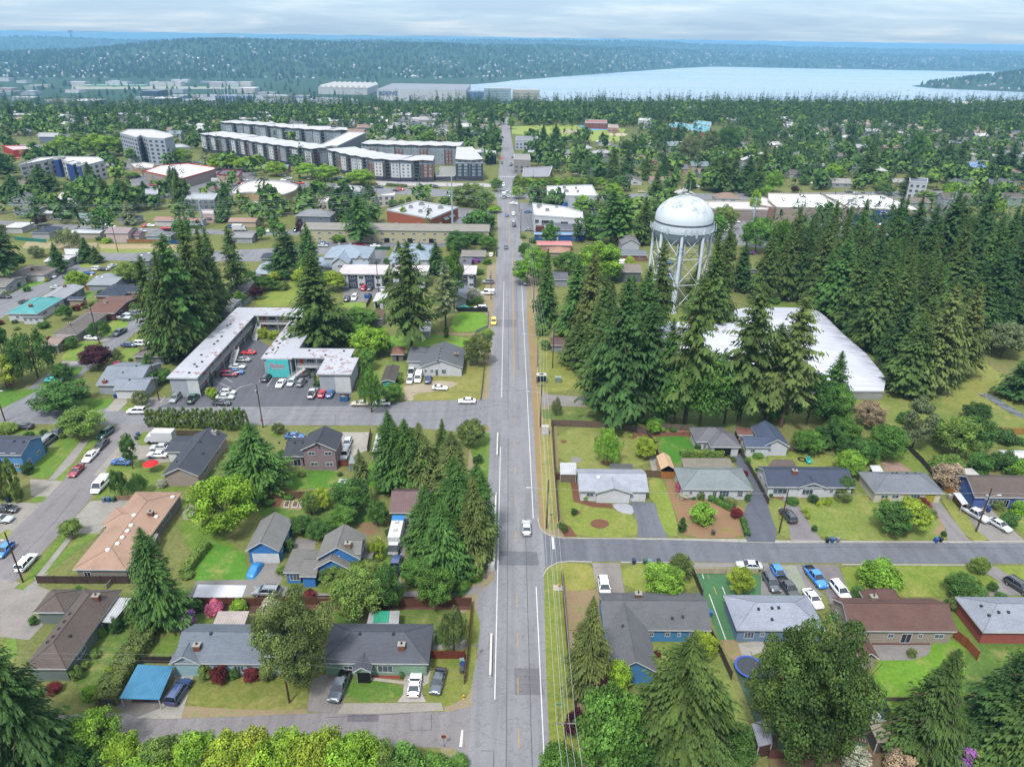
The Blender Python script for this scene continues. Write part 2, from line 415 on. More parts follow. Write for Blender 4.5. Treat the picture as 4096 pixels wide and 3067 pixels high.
# ---------------------------------------------------------------- vegetation
def quadmesh(name,V,Fv,att,m,smooth=False):
 """V (n,4,3) or (n,3,3) separate faces with one value of attribute v each"""
 n,k=V.shape[0],V.shape[1]
 me=bpy.data.meshes.new(name); me.vertices.add(n*k); me.vertices.foreach_set('co',V.reshape(-1).astype('f4'))
 me.loops.add(n*k); me.loops.foreach_set('vertex_index',np.arange(n*k,dtype='i4')); me.polygons.add(n)
 me.polygons.foreach_set('loop_start',np.arange(0,n*k,k)); me.polygons.foreach_set('loop_total',np.full(n,k))
 a=me.attributes.new('v','FLOAT','FACE'); a.data.foreach_set('value',att.astype('f4'))
 me.update(); me.materials.append(m); return me
def conifer_faces(rg,nb=560,sprays=7,R0=.5,base=.08,power=.8,sparse=0.0,droop=.5,wk=.17):
 """needle sprays along many branches set all round the stem; lobes and gaps break the cone"""
 nr=np.random.RandomState(rg.randrange(10**6)); t=nr.rand(nb)**.92; az=nr.rand(nb)*6.283; z0=base+(1-base)*t
 p1,p2,p3=nr.rand(3)*6.28
 lob=1+.16*np.sin(2*az+p1+7*t)+.13*np.sin(5*az+p2-16*t)+.10*np.sin(23*t+p3)
 prof=((1-t)**power*.93+.045)*np.clip(.55+t*4.5,0,1)
 L=R0*prof*lob*nr.uniform(.68,1.12,nb)
 if sparse: L *= np.where(np.sin(9*t+3*az+p1)+nr.normal(size=nb)*.5 < -.9+sparse*2,.35,1.0)
 sh=np.clip(.42+.22*np.sin(3*az+11*t+p2)+nr.normal(size=nb)*.14,.05,.9)
 Q=[]; A=[]
 for s in range(sprays):
  u=(s+.5)/sprays*nr.uniform(.92,1.08,nb); dx,dy=np.cos(az),np.sin(az)
  zz=z0+L*((.22*t-.02)*u-droop*.40*u*u+.16*u**3)+nr.uniform(-.004,.004,nb)
  C=np.stack([dx*L*u,dy*L*u,zz],1); D=np.stack([dx,dy,-.35*u-.1+nr.normal(size=nb)*.12],1); wd=L*(wk*(1.1-u)+wk*.27)*nr.uniform(.7,1.3,nb); ln=L/sprays*1.1
  for sd_ in (-1,1):
   Tn=np.stack([-dy*sd_,dx*sd_,-nr.uniform(.05,.55,nb)],1)
   a=C-D*(ln*.5)[:,None]; b=C+D*(ln*.6)[:,None]; c=C+Tn*wd[:,None]+D*(ln*.75)[:,None]; d=C+Tn*(wd*.6)[:,None]-D*(ln*.1)[:,None]
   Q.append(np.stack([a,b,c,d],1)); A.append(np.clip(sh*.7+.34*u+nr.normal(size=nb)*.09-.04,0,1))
 Q=np.concatenate(Q); A=np.concatenate(A); k=5; e=np.zeros((k,4,3)); an=np.arange(k)*1.3
 e[:,0]=(0,0,.95); e[:,1]=np.stack([.012*np.cos(an),.012*np.sin(an),an*0+.965],1); e[:,2]=(0,0,1.012); e[:,3]=np.stack([-.008*np.cos(an),-.008*np.sin(an),an*0+.96],1)
 return np.concatenate([Q,e]),np.concatenate([A,np.full(k,.6)])
def leaf_faces(rg,clumps=46,leaves=56,size=.055,shape='round',cs=.19):
 """leaf clumps spread through a crown of unit height and half-width .5"""
 P=[]; A=[]
 nr=np.random.RandomState(rg.randrange(10**6))
 for c in range(clumps):
  th=rg.random()*6.283; u=rg.uniform(-.75,1); q=math.sqrt(max(0,1-u*u)); rad=rg.uniform(.55,1.0)
  if shape == 'round': cxx,cyy,czz=.42*q*rad*math.cos(th),.42*q*rad*math.sin(th),.53+.40*u*rad; s3=(cs,cs,cs*.8)
  elif shape == 'bush': cxx,cyy,czz=.38*q*rad*math.cos(th),.38*q*rad*math.sin(th),.38+.42*u*rad; s3=(cs,cs,cs)
  elif shape == 'tall': cxx,cyy,czz=.34*q*rad*math.cos(th),.34*q*rad*math.sin(th),.52+.44*u*rad; s3=(cs,cs,cs*.5)
  elif shape == 'weep':
   cxx,cyy,czz=.42*q*rad*math.cos(th),.42*q*rad*math.sin(th),.56+.36*u*rad-.12*q; s3=(cs*.6,cs*.6,cs*1.1)
  elif shape == 'column':
   t=rg.random()**.9; rr=.40*(math.sin(math.pi*min(1,t*.88+.12))**.6)*rg.uniform(.6,1); cxx,cyy,czz=rr*math.cos(th),rr*math.sin(th),.04+.9*t; s3=(cs*.8,cs*.8,cs*.45)
  n=int(leaves*rg.uniform(.6,1.3)); tone=rg.uniform(.15,.85)
  d=nr.normal(size=(n,3)); d /= np.linalg.norm(d,axis=1)[:,None]; d[:,2]=np.abs(d[:,2])*np.where(nr.rand(n) < .72,1,-1)
  rr=nr.uniform(.55,1.05,n)[:,None]
  p=d*rr*np.array(s3)*.62+np.array((cxx,cyy,czz))
  nrm=d*1.0+nr.normal(size=(n,3))*.55+np.array((0,0,.35)); nrm /= np.linalg.norm(nrm,axis=1)[:,None]
  a=np.cross(nrm,nr.normal(size=(n,3))); a /= np.linalg.norm(a,axis=1)[:,None]+1e-9; b=np.cross(nrm,a)
  sz=size*nr.uniform(.6,1.3,n)[:,None]
  if shape == 'weep': a=a*.6; b=b*.8+np.array((0,0,-.9))
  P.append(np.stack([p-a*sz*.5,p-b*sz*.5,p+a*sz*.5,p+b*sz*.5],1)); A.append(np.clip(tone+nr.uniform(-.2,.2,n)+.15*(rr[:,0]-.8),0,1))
 return np.concatenate(P),np.concatenate(A)
VEG={}
def variants(key,n,fn,*a,**k):
 VEG[key]=[]
 for i in range(n):
  rg=random.Random(hash(key) % 1000 if False else sum(map(ord,key))*7+i)
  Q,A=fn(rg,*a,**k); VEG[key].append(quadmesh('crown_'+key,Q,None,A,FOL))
variants('fir',5,conifer_faces,820,9)
variants('shag',4,conifer_faces,520,9,base=.22,power=.55,sparse=.35,droop=.6)
variants('fir_x',3,conifer_faces,2000,11,wk=.10)
variants('shag_x',2,conifer_faces,1300,11,base=.18,power=.6,sparse=.35,droop=.6,wk=.10)
variants('pine',3,leaf_faces,74,330,.019,'round',.155)
variants('round',5,leaf_faces,90,130,.033,'round',.19)
variants('bush',3,leaf_faces,50,100,.048,'bush',.25)
variants('tall',3,leaf_faces,70,110,.033,'tall',.18)
variants('weep',3,leaf_faces,80,110,.034,'weep',.2)
variants('column',3,leaf_faces,70,80,.045,'column',.24)
variants('fir_s',4,conifer_faces,170,4)
variants('round_s',4,leaf_faces,30,36,.085,'round',.26)
variants('tall_s',2,leaf_faces,26,32,.08,'tall',.26)
BARK=mat('bark','6b5a4a')
def make_trunk(kind):
 m=MB(); h={'fir': .9,'shag': .93}.get(kind,.55)
 m.tube((0,0,0),(.006,.004,h*.5),.017,.011,7,cap=False); m.tube((.006,.004,h*.5),(0,0,h),.011,.003,7)
 rg=random.Random(5)
 n=16 if kind in ('fir','shag') else 9
 for i in range(n):
  z=h*(.28+.6*i/n); a=i*2.4; L=(.30 if kind in ('fir','shag') else .34)*(1.1-z*.7)
  up=-.04 if kind in ('fir','shag') else .22
  m.tube((0,0,z),(L*math.cos(a),L*math.sin(a),z+up*rg.uniform(.7,1.2)),.005,.0015,4,cap=False)
 return m.mesh('trunk',BARK,True)
TRUNK={k: make_trunk(k) for k in ('fir','shag','round')}
def jit(c,a=.12):
 k=1+rnd.uniform(-a,a); return (c[0]*k*(1+rnd.uniform(-a,a)*.5),c[1]*k,c[2]*k*(1+rnd.uniform(-a,a)*.5),1)
TC={  # crown colours
 'dk': (.036,.078,.023),'dk2': (.056,.094,.025),'gr': (.052,.115,.028),'br': (.095,.125,.040),'md': (.072,.150,.030),
 'lt': (.125,.235,.032),'ye': (.205,.265,.033),'yg': (.16,.265,.030),'ol': (.115,.175,.042),'pu': (.050,.016,.026),'pk': (.42,.11,.20),'vi': (.26,.10,.36),'wh': (.36,.34,.30),'gy': (.12,.15,.075),'tn': (.24,.18,.13),'rd': (.10,.018,.022),'mx': (.30,.30,.26)}
TREES=[]
def tree(kind,x,y,hgt,wid,col,label=None,cat=None,z=0,group=None,name=None):
 key=kind
 low=key.endswith('_s'); root=empty(name or 'tree',(x,y,z),rnd.uniform(0,6.28))
 cr_=bpy.data.objects.new('crown',rnd.choice(VEG[key])); COL.objects.link(cr_); cr_.parent=root
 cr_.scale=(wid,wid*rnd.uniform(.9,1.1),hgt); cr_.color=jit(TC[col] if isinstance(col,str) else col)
 if kind not in ('bush','column'):
  tk={'fir': 'fir','fir_x': 'fir','shag_x': 'shag','shag': 'shag','fir_s': 'fir'}.get(kind,'round')
  tr=bpy.data.objects.new('trunk',TRUNK[tk]); COL.objects.link(tr); tr.parent=root; w=max(hgt*.85,wid) if tk != 'round' else hgt
  tr.scale=(w,w,hgt)
 TREES.append((root,kind,col,x,y,hgt,wid,label,cat,group))
 return root
# ---------------------------------------------------------------- buildings
WHITE=mat('plain','dfe3e8'); GLASS=mat('glass','5a6a78'); DARKG=mat('glass','2e3640')
LAND=[]   # (phrase, x, y) things that labels of other things refer to
FOOT=[]   # occupied rectangles x0, y0, x1, y1
def landmark(ph,x,y): LAND.append((ph,x,y))
def roofz(v,x,y):
 x0,y0,x1,y1,h,ty,r=v[:7]
 if not (x0 <= x <= x1 and y0 <= y <= y1): return -1
 if ty == 'gx': return h+.15+r*(1-abs(y-(y0+y1)/2)/((y1-y0)/2))
 if ty == 'gy': return h+.15+r*(1-abs(x-(x0+x1)/2)/((x1-x0)/2))
 if ty == 'hip':
  e=min(x-x0,x1-x,y-y0,y1-y); return h+.15+r*min(1,e/(min(x1-x0,y1-y0)/2))
 return h+.3
def add_roof(m,v,trim=1,gab=None):
 x0,y0,x1,y1,h,ty,r=v[:7]; T=.16; xm,ym=(x0+x1)/2,(y0+y1)/2; z=h+T
 if ty == 'flat':
  m.prism([(x0,y0),(x1,y0),(x1,y1),(x0,y1)],h-.02,h+.28,trim,0,bottom=True); return
 if ty == 'gx':
  m.add([(x0,y0,z),(x1,y0,z),(x1,ym,z+r),(x0,ym,z+r)],[(0,1,2,3)],0)
  m.add([(x0,y1,z),(x1,y1,z),(x1,ym,z+r),(x0,ym,z+r)],[(3,2,1,0)],0)
  P=[((x0,y0,z),(x1,y0,z)),((x1,y1,z),(x0,y1,z)),((x1,y0,z),(x1,ym,z+r)),((x1,ym,z+r),(x1,y1,z)),((x0,y1,z),(x0,ym,z+r)),((x0,ym,z+r),(x0,y0,z))]
 elif ty == 'gy':
  m.add([(x0,y0,z),(xm,y0,z+r),(xm,y1,z+r),(x0,y1,z)],[(0,1,2,3)],0)
  m.add([(x1,y0,z),(xm,y0,z+r),(xm,y1,z+r),(x1,y1,z)],[(3,2,1,0)],0)
  P=[((x0,y0,z),(xm,y0,z+r)),((xm,y0,z+r),(x1,y0,z)),((x1,y0,z),(x1,y1,z)),((x1,y1,z),(xm,y1,z+r)),((xm,y1,z+r),(x0,y1,z)),((x0,y1,z),(x0,y0,z))]
 else:
  d=min(x1-x0,y1-y0)/2
  if x1-x0 >= y1-y0: a,b=(x0+d,ym,z+r),(x1-d,ym,z+r)
  else: a,b=(xm,y0+d,z+r),(xm,y1-d,z+r)
  c=[(x0,y0,z),(x1,y0,z),(x1,y1,z),(x0,y1,z)]
  if x1-x0 >= y1-y0: m.add(c+[a,b],[(0,1,5,4),(1,2,5),(2,3,4,5),(3,0,4)],0)
  else: m.add(c+[a,b],[(0,1,4),(1,2,5,4),(2,3,5),(3,0,4,5)],0)
  P=[(c[i],c[(i+1) % 4]) for i in range(4)]
  # ridge and hip caps
  for p,q in ((a,b),(c[0],a),(c[1],b if x1-x0 >= y1-y0 else a),(c[2],b),(c[3],a if x1-x0 >= y1-y0 else b)):
   m.tube((p[0],p[1],p[2]),(q[0],q[1],q[2]),.07,n=4,m=2)
 if ty in ('gx','gy'):
  p,q=(((x0,ym,z+r),(x1,ym,z+r)) if ty == 'gx' else ((xm,y0,z+r),(xm,y1,z+r))); m.tube(p,q,.07,n=4,m=2)
 for p,q in P: m.add([p,q,(q[0],q[1],q[2]-.26),(p[0],p[1],p[2]-.26)],[(0,3,2,1)],trim)
def add_walls(m,v,i=0,ins=.42,mi=0):
 x0,y0,x1,y1,h,ty,r=v[:7]; ins += .011*i; k=ins/((y1-y0)/2 if ty == 'gx' else (x1-x0)/2)
 a,b,c,d=x0+ins,y0+ins,x1-ins,y1-ins; H=h+.06; xm,ym=(x0+x1)/2,(y0+y1)/2
 if ty == 'gx': m.prism([(a,b),(c,b),(c,d),(a,d)],0,H,mi,top=False); g=H+r*(1-k)
 elif ty == 'gy': m.prism([(a,b),(c,b),(c,d),(a,d)],0,H,mi,top=False); g=H+r*(1-k)
 else: m.prism([(a,b),(c,b),(c,d),(a,d)],0,H-.03 if ty == 'flat' else H,mi)
 if ty == 'gx': m.add([(a,b,H),(a,ym,g),(a,d,H)],[(0,1,2)],mi); m.add([(c,b,H),(c,d,H),(c,ym,g)],[(0,1,2)],mi)
 if ty == 'gy': m.add([(a,b,H),(c,b,H),(xm,b,g)],[(0,1,2)],mi); m.add([(a,d,H),(xm,d,g),(c,d,H)],[(0,1,2)],mi)
 return a,b,c,d
def panel(o,name,p,q,z0,z1,m,out=.05,nrm=None,frame=None,pane=None,mull=1):
 """a window or door on the vertical wall line p-q, facing nrm"""
 d=Vector((q[0]-p[0],q[1]-p[1])); L=d.length
 if L < .05: return
 d /= L; n=Vector(nrm) if nrm else Vector((d.y,-d.x))
 b=MB()
 def bx(u0,u1,a0,a1,t0,t1,mi=0):
  P=[Vector(p)+d*u0+n*t0,Vector(p)+d*u1+n*t0,Vector(p)+d*u1+n*t1,Vector(p)+d*u0+n*t1]
  b.add([(w.x,w.y,a0) for w in P]+[(w.x,w.y,a1) for w in P],[(4,5,6,7),(0,1,5,4),(1,2,6,5),(2,3,7,6),(3,0,4,7),(3,2,1,0)],mi)
 if pane is None:
  bx(0,L,z0,z1,-.02,out); ob=b.obj(name,m,o); return ob
 w=.09
 bx(0,L,z0,z0+w,-.02,out+.03); bx(0,L,z1-w,z1,-.02,out+.03); bx(0,w,z0+w,z1-w,-.02,out+.028); bx(L-w,L,z0+w,z1-w,-.02,out+.028)
 for k in range(1,mull+1): u=L*k/(mull+1); bx(u-.03,u+.03,z0+w,z1-w,-.02,out+.02)
 ob=b.obj(name,m,o); b=MB(); bx(w*.5,L-w*.5,z0+w*.5,z1-w*.5,-.02,out-.01); b.obj('pane',pane,ob); return ob
def rect(c,nl,nr,far,h):
 a,b,f=G(c,*nl,h),G(c,*nr,h),G(c,*far,h); return a[0],(a[1]+b[1])/2,b[0],f[1]
def parse_vol(s):
 """'C3 nlx,nly nrx,nry farx,fary h2.7 gx r2 : features' ; a point may carry its own crop as D4/490,490"""
 body,_,feats=s.partition(':'); w=body.split(); c=w[0]; pts=[]; h=2.7; ty='gx'; r=1.8
 for k in w[1:]:
  if ',' in k:
   cc=c
   if '/' in k: cc,k=k.split('/')
   pts.append((cc,)+tuple(float(a) for a in k.split(',')))
  elif k[0] == 'h' and k != 'hip': h=float(k[1:])
  elif k[0] == 'r': r=float(k[1:])
  else: ty=k
 P=[G(q[0],q[1],q[2],h) for q in pts]
 x0,x1,y0,y1=P[0][0],P[1][0],(P[0][1]+P[1][1])/2,P[2][1]
 if len(P) > 3: y1=(P[2][1]+P[3][1])/2
 return (x0,y0,x1,y1,h,ty,r),feats,pts
DOORC=mat('plain','e8ebef')
def house(label,roof,wall,vols,chim='',vents='',sky='',name='house',cat='house',ph=None,trim='e2e5e9',side=True,rk='shingle',wk='siding',group=None,doorc=None,gar=None,chc='8a5646'):
 V=[parse_vol(s) for s in vols]
 x0=min(v[0][0] for v in V); x1=max(v[0][2] for v in V); y0=min(v[0][1] for v in V); y1=max(v[0][3] for v in V)
 ox,oy=(x0+x1)/2,(y0+y1)/2
 root=empty(name,(ox,oy,0)); tag(root,label,cat,group)
 sh=lambda v: (v[0]-ox,v[1]-oy,v[2]-ox,v[3]-oy)+v[4:]
 FOOT.append((x0-1,y0-1,x1+1,y1+1))
 if ph: landmark(ph,ox,oy)
 wm=mat(wk,wall); tm=mat('plain',trim); rm=mat(rk,roof); capm=mat(rk,roof,.72)
 mw,mr=MB(),MB(); W_=[]
 for i,(v,ft,pts) in enumerate(V): W_.append(add_walls(mw,sh(v),i)); add_roof(mr,sh(v))
 mw.obj('wall',wm,root); ro=mr.obj('roof',[rm,tm,capm],root)
 garm=mat('plain',gar) if gar else DOORC; dm=mat('plain',doorc) if doorc else DOORC
 for i,(v,ft,pts) in enumerate(V):
  a,b,c,d=W_[i]; h=v[4]
  nlx,nrx=pts[0][1],pts[1][1]
  if pts[1][0] != pts[0][0]: nrx += (nat(pts[1][0],0,0)[0]-nat(pts[0][0],0,0)[0])*KC
  for k in ft.split():
   lv=0
   if k[-1] in 'ab' and k[-2].isdigit(): lv=1 if k[-1] == 'b' else 0; k=k[:-1]
   p,q=k[1:].rsplit('-',1); X0=sh(v)[0]+(float(p)-nlx)/(nrx-nlx)*(v[2]-v[0]); X1=sh(v)[0]+(float(q)-nlx)/(nrx-nlx)*(v[2]-v[0])
   zb=2.75*lv; yw=b
   if k[0] == 'w': panel(root,'window',(X0,yw),(X1,yw),zb+1.15,zb+2.05,WHITE,pane=GLASS)
   elif k[0] == 'W': panel(root,'window',(X0,yw),(X1,yw),zb+.7,zb+2.15,WHITE,pane=GLASS,mull=2)
   elif k[0] == 'D': panel(root,'sliding_door',(X0,yw),(X1,yw),zb+.1,zb+2.1,WHITE,pane=DARKG)
   elif k[0] == 'd': panel(root,'door',(X0,yw),(X1,yw),zb+.05,zb+2.1,dm,.06)
   elif k[0] == 'g': panel(root,'garage_door',(X0,yw),(X1,yw),.05,2.2,garm,.05)
   elif k[0] == 'o': panel(root,'opening',(X0,yw),(X1,yw),.02,2.2,mat('plain','17181a'),.015)
  if side and h > 2 and i == 0 and (d-b) > 4:
   s=1 if (ox < -4) else -1
   for u0,u1 in ((.18,.32),(.62,.78)):
    ya,yb=b+(d-b)*u0,b+(d-b)*u1; xw=c if s > 0 else a
    panel(root,'window',(xw,ya),(xw,yb),1.2,2.1,WHITE,nrm=(s,0),pane=GLASS)
    if h > 4.5: panel(root,'window',(xw,ya),(xw,yb),4.0,4.95,WHITE,nrm=(s,0),pane=GLASS)
  elif not ft and h > 2 and i == 0:
   pass
 def onroof(c,x,y):
  z=3.5
  for _ in range(4):
   X,Y=G(c,x,y,z); zz=max(roofz(v,X,Y) for v,_1,_2 in V); z=zz if zz > 0 else z
  return X-ox,Y-oy,z
 def each(s):
  c=None
  for w in s.split():
   if ',' in w: a,b=w.split(','); yield onroof(c,float(a),float(b))
   else: c=w
 for X,Y,z in each(chim):
  b=MB(); b.box(X-.5,Y-.4,z-.7,X+.5,Y+.4,z+.75); b.box(X-.58,Y-.48,z+.75,X+.58,Y+.48,z+.9,1); b.tube((X,Y,z+.9),(X,Y,z+1.2),.16,n=8,m=2)
  b.obj('chimney',[mat('brick',chc),mat('concrete','a8a49e'),mat('plain','4a4540')],ro)
 for X,Y,z in each(vents):
  b=MB(); b.box(X-.2,Y-.2,z-.1,X+.2,Y+.2,z+.22); b.obj('roof_vent',mat('plain','3c3f44'),ro)
 for X,Y,z in each(sky):
  b=MB(); b.lathe([(.45,-.1),(.45,.16),(.3,.3),(0,.36)],(X,Y,z),12); b.obj('skylight',mat('plastic','f2f2f2'),ro,True)
 return root
def canopy(label,name,cat,c,pts,h,col,rk='corrugated',slope=0.0,posts=True,ph=None,group=None,thick=.12,walls=None):
 """a flat or sloping cover on posts; corner pixels nl nr fr fl at height h"""
 P=[G(c,*p,h) for p in pts]; ox=sum(p[0] for p in P)/4; oy=sum(p[1] for p in P)/4
 root=empty(name,(ox,oy,0)); tag(root,label,cat,group); m=MB()
 if ph: landmark(ph,ox,oy)
 zz=[h,h,h+slope,h+slope]
 top=[(p[0]-ox,p[1]-oy,z) for p,z in zip(P,zz)]; bot=[(a,b,z-thick) for a,b,z in top]
 m.add(bot+top,[(4,5,6,7),(3,2,1,0)]+[(i,(i+1) % 4,4+(i+1) % 4,4+i) for i in range(4)]); m.obj('roof_cover',mat(rk,col),root)
 if posts:
  for a,b,z in bot:
   t=MB(); t.box(a*.94-.06,b*.94-.06,0,a*.94+.06,b*.94+.06,z+.02); t.obj('post',mat('plain','c9ccd0'),root)
 if walls:
  t=MB(); q=[(a*.93,b*.93) for a,b,z in top]; t.prism(q,0,h-thick-.02,0,top=False); t.obj('wall',mat('siding',walls),root)
 return root
def block(label,name,cat,pts,h,wall,roof='c8ccd6',wk='siding',rk='membrane',rows=None,par=.45,ph=None,group=None,units='',wcol=None,band_=None,z=0.0,maxw=100,step=3.2,base=None,sides='f'):
 """a flat-roofed block over a footprint; rows = list of (z0, z1) for window rows"""
 ox=sum(p[0] for p in pts)/len(pts); oy=sum(p[1] for p in pts)/len(pts)
 P=[(p[0]-ox,p[1]-oy) for p in pts]
 if sum(P[i][0]*P[(i+1) % len(P)][1]-P[(i+1) % len(P)][0]*P[i][1] for i in range(len(P))) < 0: P=P[::-1]
 FOOT.append((min(p[0] for p in pts)-2,min(p[1] for p in pts)-2,max(p[0] for p in pts)+2,max(p[1] for p in pts)+2))
 root=empty(name,(ox,oy,z)); tag(root,label,cat,group)
 if ph: landmark(ph,ox,oy)
 m=MB(); m.prism(P,0,h-.02,0,top=False)
 if band_: pass
 m.obj('wall',mat(wk,wall),root)
 m=MB(); m.prism(P,h-.55,h-.1,0);
 n=len(P)
 for i in range(n):   # parapet
  a,b=Vector(P[i]),Vector(P[(i+1) % n]); d=(b-a).normalized(); nn=Vector((-d.y,d.x))
  q=[a-nn*.06,b-nn*.06,b+nn*.3,a+nn*.3]
  m.add([(w.x,w.y,h-.3) for w in q]+[(w.x,w.y,h+par) for w in q],[(4,5,6,7),(0,1,5,4),(1,2,6,5),(2,3,7,6),(3,0,4,7)],1)
 ro=m.obj('roof',[mat(rk,roof),mat('plain',band_ or 'd5d9df')],root)
 cnt=0
 if rows:
  for i in range(n):
   a,b=P[i],P[(i+1) % n]; dx,dy=b[0]-a[0],b[1]-a[1]; L=math.hypot(dx,dy)
   nx_,ny_=dy/L,-dx/L
   mx_,my_=(a[0]+b[0])/2+ox,(a[1]+b[1])/2+oy
   if nx_*(0-mx_)+ny_*(0-my_) <= 0: continue
   k=max(1,int(L/step))
   for j in range(k):
    u0,u1=(j+.26)/k,(j+.74)/k
    for z0,z1 in rows:
     if cnt >= maxw: break
     cnt += 1
     b_=MB(); p=(a[0]+dx*u0,a[1]+dy*u0); q=(a[0]+dx*u1,a[1]+dy*u1); o_=.07
     b_.add([(p[0]+nx_*o_,p[1]+ny_*o_,z0),(q[0]+nx_*o_,q[1]+ny_*o_,z0),(q[0]+nx_*o_,q[1]+ny_*o_,z1),(p[0]+nx_*o_,p[1]+ny_*o_,z1),(p[0],p[1],z0),(q[0],q[1],z0),(q[0],q[1],z1),(p[0],p[1],z1)],
                           [(0,1,2,3),(4,5,1,0),(3,2,6,7),(5,6,2,1),(4,0,3,7)])
     b_.obj('window',mat('glass',wcol) if wcol else GLASS,root)
 c=None
 for w in units.split():
  if ',' in w:
   x,y=(float(t) for t in w.split(',')); X,Y=G(c,x,y,h+z); X -= ox; Y -= oy
   s=1+.5*((x*7+y) % 3)
   b=MB(); b.box(X-s*.7,Y-s*.5,h-.1,X+s*.7,Y+s*.5,h+1.1); b.box(X-s*.5,Y-s*.35,h+1.1,X+s*.5,Y+s*.35,h+1.25,1); b.obj('roof_unit',[mat('metal','a9adb2'),mat('plain','5b5e62')],ro)
  else: c=w
 return root
# ---------------------------------------------------------------- vehicles
TYRE=mat('plain','1b1c1e'); RIM=mat('metal','9a9da2'); CGL=mat('glass','2b3440'); HL=mat('plastic','e8eef4'); TL=mat('plastic','8a1a1a'); BLK=mat('plastic','17181a')
STY={  # length, width, height, stations: (x, z of the lower body top), cabin: base x0,x1, roof x0,x1
 'sedan': dict(L=4.75,W=1.84,H=1.45,low=[(-2.37,.62),(-2.25,.98),(-1.55,1.04),(.75,.99),(1.9,.86),(2.28,.72),(2.37,.48)],cb=(-1.75,1.05),cr=(-.95,.30)),
 'hatch': dict(L=4.15,W=1.78,H=1.50,low=[(-2.07,.60),(-2.0,1.0),(-1.3,1.02),(.7,.98),(1.6,.86),(1.98,.70),(2.07,.46)],cb=(-2.0,1.0),cr=(-1.45,.25)),
 'coupe': dict(L=4.4,W=1.86,H=1.26,low=[(-2.2,.62),(-2.08,.90),(-1.3,.93),(.5,.88),(1.7,.76),(2.1,.62),(2.2,.42)],cb=(-1.75,.85),cr=(-.75,.05)),
 'suv': dict(L=4.75,W=1.92,H=1.74,low=[(-2.37,.60),(-2.32,1.08),(-1.6,1.12),(.9,1.09),(1.95,.99),(2.3,.82),(2.37,.50)],cb=(-2.3,1.2),cr=(-1.95,.45)),
 'van': dict(L=5.3,W=1.98,H=2.05,low=[(-2.65,.60),(-2.63,1.15),(-1.6,1.16),(1.5,1.14),(2.2,1.0),(2.55,.82),(2.65,.50)],cb=(-2.62,1.9),cr=(-2.5,1.15)),
 'pickup': dict(L=5.6,W=1.98,H=1.86,low=[(-2.8,.70),(-2.78,1.12),(-1.6,1.13),(.95,1.14),(2.2,1.06),(2.7,.92),(2.8,.55)],cb=(-.95,1.35),cr=(-.75,.65)),
}
CARM={}
def car_parts(st):
 if st in CARM: return CARM[st]
 q=STY[st]; L,Wd,H=q['L'],q['W'],q['H']; hw=Wd/2; m=MB()
 low=q['low']; n=len(low); xs=[]; secs=[]
 for i,(x,zt) in enumerate(low):
  e=abs(x)/(L/2); w=hw*(1-.10*max(0,e-.75)/.25-.10*(e > .98)); zb=.28 if e < .97 else .42
  secs.append([(x,w*.92,zb),(x,w,(zb+zt)*.45),(x,w,zt-.14 if zt-.14 > zb else zt-.05),(x,w*.93,zt-.02),(x,w*.45,zt+.02),(x,-w*.45,zt+.02),(x,-w*.93,zt-.02),(x,-w,zt-.14 if zt-.14 > zb else zt-.05),(x,-w,(zb+zt)*.45),(x,-w*.92,zb)])
 k=10; vs=[p for s in secs for p in s]; fs=[]
 for i in range(n-1):
  for j in range(k): fs.append((i*k+j,(i+1)*k+j,(i+1)*k+(j+1) % k,i*k+(j+1) % k))
 fs.append(tuple(range(k))); fs.append(tuple((n-1)*k+j for j in range(k-1,-1,-1)))
 m.add(vs,fs,0)
 b0,b1=q['cb']; r0,r1=q['cr']; zb=(1.0 if st in ('sedan','hatch') else .88 if st == 'coupe' else 1.1); wb=hw*.93; wr=hw*.74 if st != 'van' else hw*.84
 # painted roof and pillars
 m.add([(r0-.04,-wr,H-.05),(r1+.04,-wr,H-.05),(r1+.04,wr,H-.05),(r0-.04,wr,H-.05),(r0+.1,-wr*.85,H),(r1-.1,-wr*.85,H),(r1-.1,wr*.85,H),(r0+.1,wr*.85,H)],
          [(4,5,6,7),(0,1,5,4),(1,2,6,5),(2,3,7,6),(3,0,4,7)],0)
 for s in (-1,1):
  for (xb,xr) in ((b1-.04,r1),(b0+.06,r0),((b0+b1)/2-.05,(r0+r1)/2)):
   m.tube((xb,s*(wb+.0),zb-.03),(xr,s*wr,H-.05),.05,n=4,m=0)
 if st == 'van': m.box(-2.5,-hw*.90,zb,-.2,hw*.90,H-.18,0)
 if st == 'pickup': m.box(-2.62,-.78,1.1,-1.05,.78,1.17,1)
 if st in ('suv',):
  for s in (-1,1): m.box(r0+.2,s*wr*.8-.03,H,r1-.2,s*wr*.8+.03,H+.06,1)
 g=MB(); o=.012
 g.add([(b0,-wb,zb),(b1,-wb,zb),(b1,wb,zb),(b0,wb,zb),(r0,-wr,H-.055),(r1,-wr,H-.055),(r1,wr,H-.055),(r0,wr,H-.055)],[(4,5,6,7),(0,1,5,4),(1,2,6,5),(2,3,7,6),(3,0,4,7)])
 for s in (-1,1): m.box(b1-.35,s*(hw+.02)-.09*s-.02,zb-.02,b1-.2,s*(hw+.1)+.02,zb+.12,0)
 wh=MB(); wh.tube((0,-.11,0),(0,.11,0),.335,n=14); wh.tube((0,-.125,0),(0,.125,0),.2,n=10,m=1)
 hl=MB(); hl.box(-.07,-.2,-.07,.05,.2,.07); tl=MB(); tl.box(-.05,-.15,-.1,.07,.15,.1)
 CARM[st]=(m.mesh('body',[CARP,BLK],True),g.mesh('windows',CGL),wh.mesh('wheel',[TYRE,RIM]),hl.mesh('headlight',HL),tl.mesh('tail_light',TL),q)
 return CARM[st]
CARS=[]
